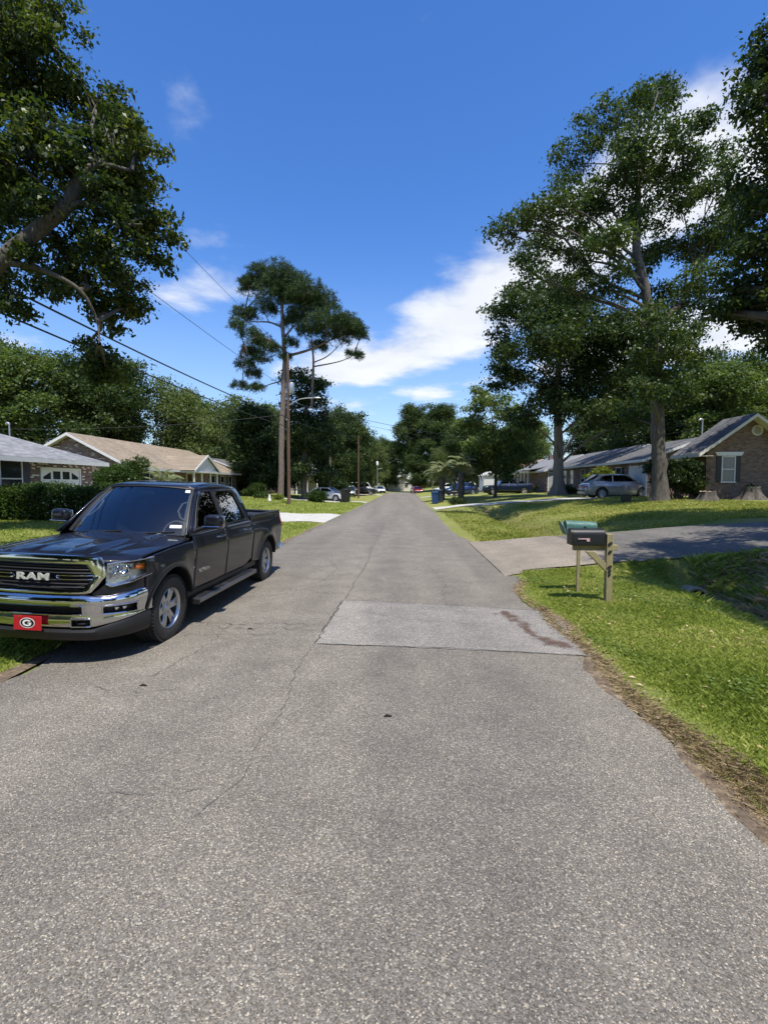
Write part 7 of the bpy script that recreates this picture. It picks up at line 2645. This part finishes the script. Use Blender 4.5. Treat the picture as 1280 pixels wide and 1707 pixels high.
def stump(label, x, y, r, h, seed, spread=1.9):
    r_ = random.Random(seed)
    t = thing('tree_stump', label, 'tree stump', (x, y, gz(x, y)), 0, 'cut tree stumps before the brick gable')
    n = 40
    mb = MB()
    rows = []
    ph = [r_.uniform(0, 6) for _ in range(3)]
    for q in np.linspace(0, 1, 9):
        rad = r * (1 + (spread - 1) * (1 - q) ** 2.2)
        rows.append([(rad * (1 + (.16 * (1 - q) + .05) * math.sin(5 * a + ph[0]) + .06 * math.sin(11 * a + ph[1]) + r_.uniform(-.02, .02)) * math.cos(a), rad * (1 + (.16 * (1 - q) + .05) * math.sin(5 * a + ph[0]) + .06 * math.sin(11 * a + ph[1])) * math.sin(a), -.1 + (h + .1) * q + (r_.uniform(-.03, .05) if q == 1 else 0)) for a in np.linspace(0, 2 * math.pi, n, endpoint=False)])
    mb.grid(rows, closed_v=True)
    mb.build('stump_bark', BARK, t, 60)
    mb = MB()
    top = rows[-1]
    mid = [(p[0] * .6, p[1] * .6, h - .01 + r_.uniform(-.03, .02)) for p in top]
    mb.grid([top, mid, [(0, 0, h - .02)] * n], closed_v=True)
    mb.build('cut_face', mat('cut_wood', (.30, .24, .165), .85, var=.3, vs=8, bump=.4, bs=20), t, 60)
    return t


stump('pale low tree stump by the corner of the brick gable house', 16.2, 26.5, .36, .52, 3)
stump('larger ragged tree stump with spreading roots under the gable window', 18.45, 26.5, .40, .66, 4, 2.1)
# leafy sucker growing on the larger stump
bush('stump_sprout', 'small leafy sprout growing on the larger stump', (18.4, 26.5, gz(18.45, 26.5) + .60), [(0, 0, .10, .14), (.15, 0, .08, .1), (-.14, 0, .1, .1)], LEAF_OAK, 60, .07, 7, .05, 77, 'sprout')
# concrete culverts
CULV = mat('weathered_concrete', (.34, .265, .18), .95, var=.35, vs=6, bump=.5, bs=30, dirt=(.10, .085, .065), dscale=4, damt=.7)
for lab, x, y, z, ry, le in (('concrete culvert pipe end in the ditch before the asphalt driveway', 5.78, 9.72, -.41, 1, 1.0), ('dark culvert pipe mouth in the ditch at the concrete driveway', 5.75, 34.0, -.25, 1, .8)):
    t = thing('culvert_pipe', lab, 'culvert', (x, y, z), 0, 'culvert pipes in the roadside ditch')
    mb = MB()
    mb.lathe([(.25, .0), (.25, le), (.20, le), (.20, -.02), (.215, -.05), (.25, -.05), (.27, -.02), (.27, .06), (.25, .07)], 28, 'Y')
    mb.build('pipe', CULV, t, 40)
    mb = MB()
    mb.lathe([(0.0, le - .1), (.2, le - .1)], 20, 'Y')
    mb.build('pipe_back', MATTE, t)
# far mailbox post by the concrete driveway
t = thing('mailbox', 'small dark mailbox on a post in the shrub by the concrete driveway', 'mailbox', (4.35, 42.8, gz(4.35, 42.8)))
t.location = (0, 0, 0)
zc = gz(4.35, 42.8)
mb = MB()
mb.box(4.30, 4.40, 42.75, 42.85, zc - .2, zc + 1.05)
mb.build('post', BARKD, t)
mailbox(t, 4.10, 4.58, 42.8, zc + 1.05, .18, .22, MBLACK, None)
# white garden ornament
t = thing('garden_ornament', 'small white pointed garden ornament beneath the shrubs left of the pole', 'ornament', (-12.2, 42.6, gz(-12.2, 42.6)))
mb = MB()
mb.lathe([(.0, 0), (.16, 0), (.17, .06), (.12, .22), (.09, .36), (.10, .42), (.06, .52), (.0, .60)], 16, 'Z')
mb.build('ornament_body', WHITE, t, 50)
mb = MB()
mb.lathe([(.0, -.03), (.22, -.03), (.22, .012), (.0, .012)], 16, 'Z')
mb.build('ornament_base', CULV, t, 40)
# bird under the lower cable
t = thing('flying_bird', 'small black bird flying below the lower cable at the left edge', 'bird', (-22.25, 27.20, 11.06))
mb = MB()
rows = [[(.02 * math.sin(q * 3) + r * math.cos(a) * .9, -.16 + .34 * q, r * math.sin(a)) for a in np.linspace(0, 6.283, 10, endpoint=False)] for q, r in ((0, .01), (.12, .035), (.25, .04), (.5, .06), (.8, .035), (1.0, .045), (1.06, .01))]
mb.grid(rows, closed_v=True)
k0 = len(mb.v)
bird = mb.build('bird_body', mat('black_feathers', (.012, .012, .013), .6, var=.2), t, 60)
for sg in (-1, 1):
    mb = MB()
    mb.grid([[(sg * x, y + c, z) for c in (0, .07 * k, .14 * k)] for x, y, z, k in ((.03, -.05, .02, 1), (.16, -.08, .12, 1.1), (.30, -.04, .20, .8), (.42, .05, .22, .25))])
    mb.build('wing', bird.data.materials[0], t, 60, solid=.012)
t.rotation_euler = (R(20), R(-45), R(60))
# litter: fallen leaves and twigs
LITTER = leafmat('fallen_leaves', [(.20, .12, .05), (.42, .30, .14), (.60, .52, .34)], .1, .7)
g = np.random.default_rng(90)
X = np.concatenate([g.uniform(2.4, 5.0, 90), g.uniform(2.8, 3.3, 18), g.uniform(1.95, 2.3, 60)])
Y = np.concatenate([g.uniform(2.6, 9.5, 90), g.uniform(8.1, 8.7, 18), g.uniform(1.8, 6.5, 60)])
n = len(X)
C = np.stack([X, Y, ground(X, Y) + np.where(X > 2.4, .06, .022)], 1)
A = unit(n, g) * np.array([1, 1, .25])
A /= np.linalg.norm(A, axis=1, keepdims=True)
V, F = leaf_quads(C, A, np.tile([0, 0, 1.], (n, 1)) + .3 * unit(n, g), g.uniform(.035, .075, n), g.uniform(.02, .04, n))
tag(link('fallen_leaves', npmesh('fallen_leaves', V, F, LITTER)), 'scattered dry fallen leaves on the right verge', 'leaves', kind='stuff')
TWIG = mat('dark_twig', (.03, .022, .018), .9, var=.3, vs=30)
for lab, x, y in (('dark curled leaf lying on the road before the truck', -2.43, 4.25), ('dark bit of debris on the road beside the truck', -2.0, 6.0), ('small dark lump lying on the near road surface', -.14, 3.75)):
    mb = MB()
    mb.tube([(x - .03, y - .006, rz_(x, y) + .006), (x - .008, y + .006, rz_(x, y) + .012), (x + .02, y - .003, rz_(x, y) + .010), (x + .035, y + .008, rz_(x, y) + .006)], [.003, .010, .008, .003], 6)
    tag(mb.build('road_debris', TWIG, None, 60), lab, 'debris')

# ------------------------------------------------------------------ put every assembled thing's Empty at its own base
bpy.context.view_layer.update()
for r in [o for o in COL.objects if o.parent is None and o.type == 'EMPTY' and o.children and o.location.length < 1e-6]:
    lo, hi = Vector((1e9,) * 3), Vector((-1e9,) * 3)
    for c in r.children:
        if c.type != 'MESH':
            continue
        for q in c.bound_box:
            q = c.matrix_local @ Vector(q)
            lo = Vector(map(min, lo, q))
            hi = Vector(map(max, hi, q))
    base = Vector(((lo.x + hi.x) / 2, (lo.y + hi.y) / 2, gz((lo.x + hi.x) / 2, (lo.y + hi.y) / 2)))
    r.location = base
    for c in r.children:
        c.location = c.location - base
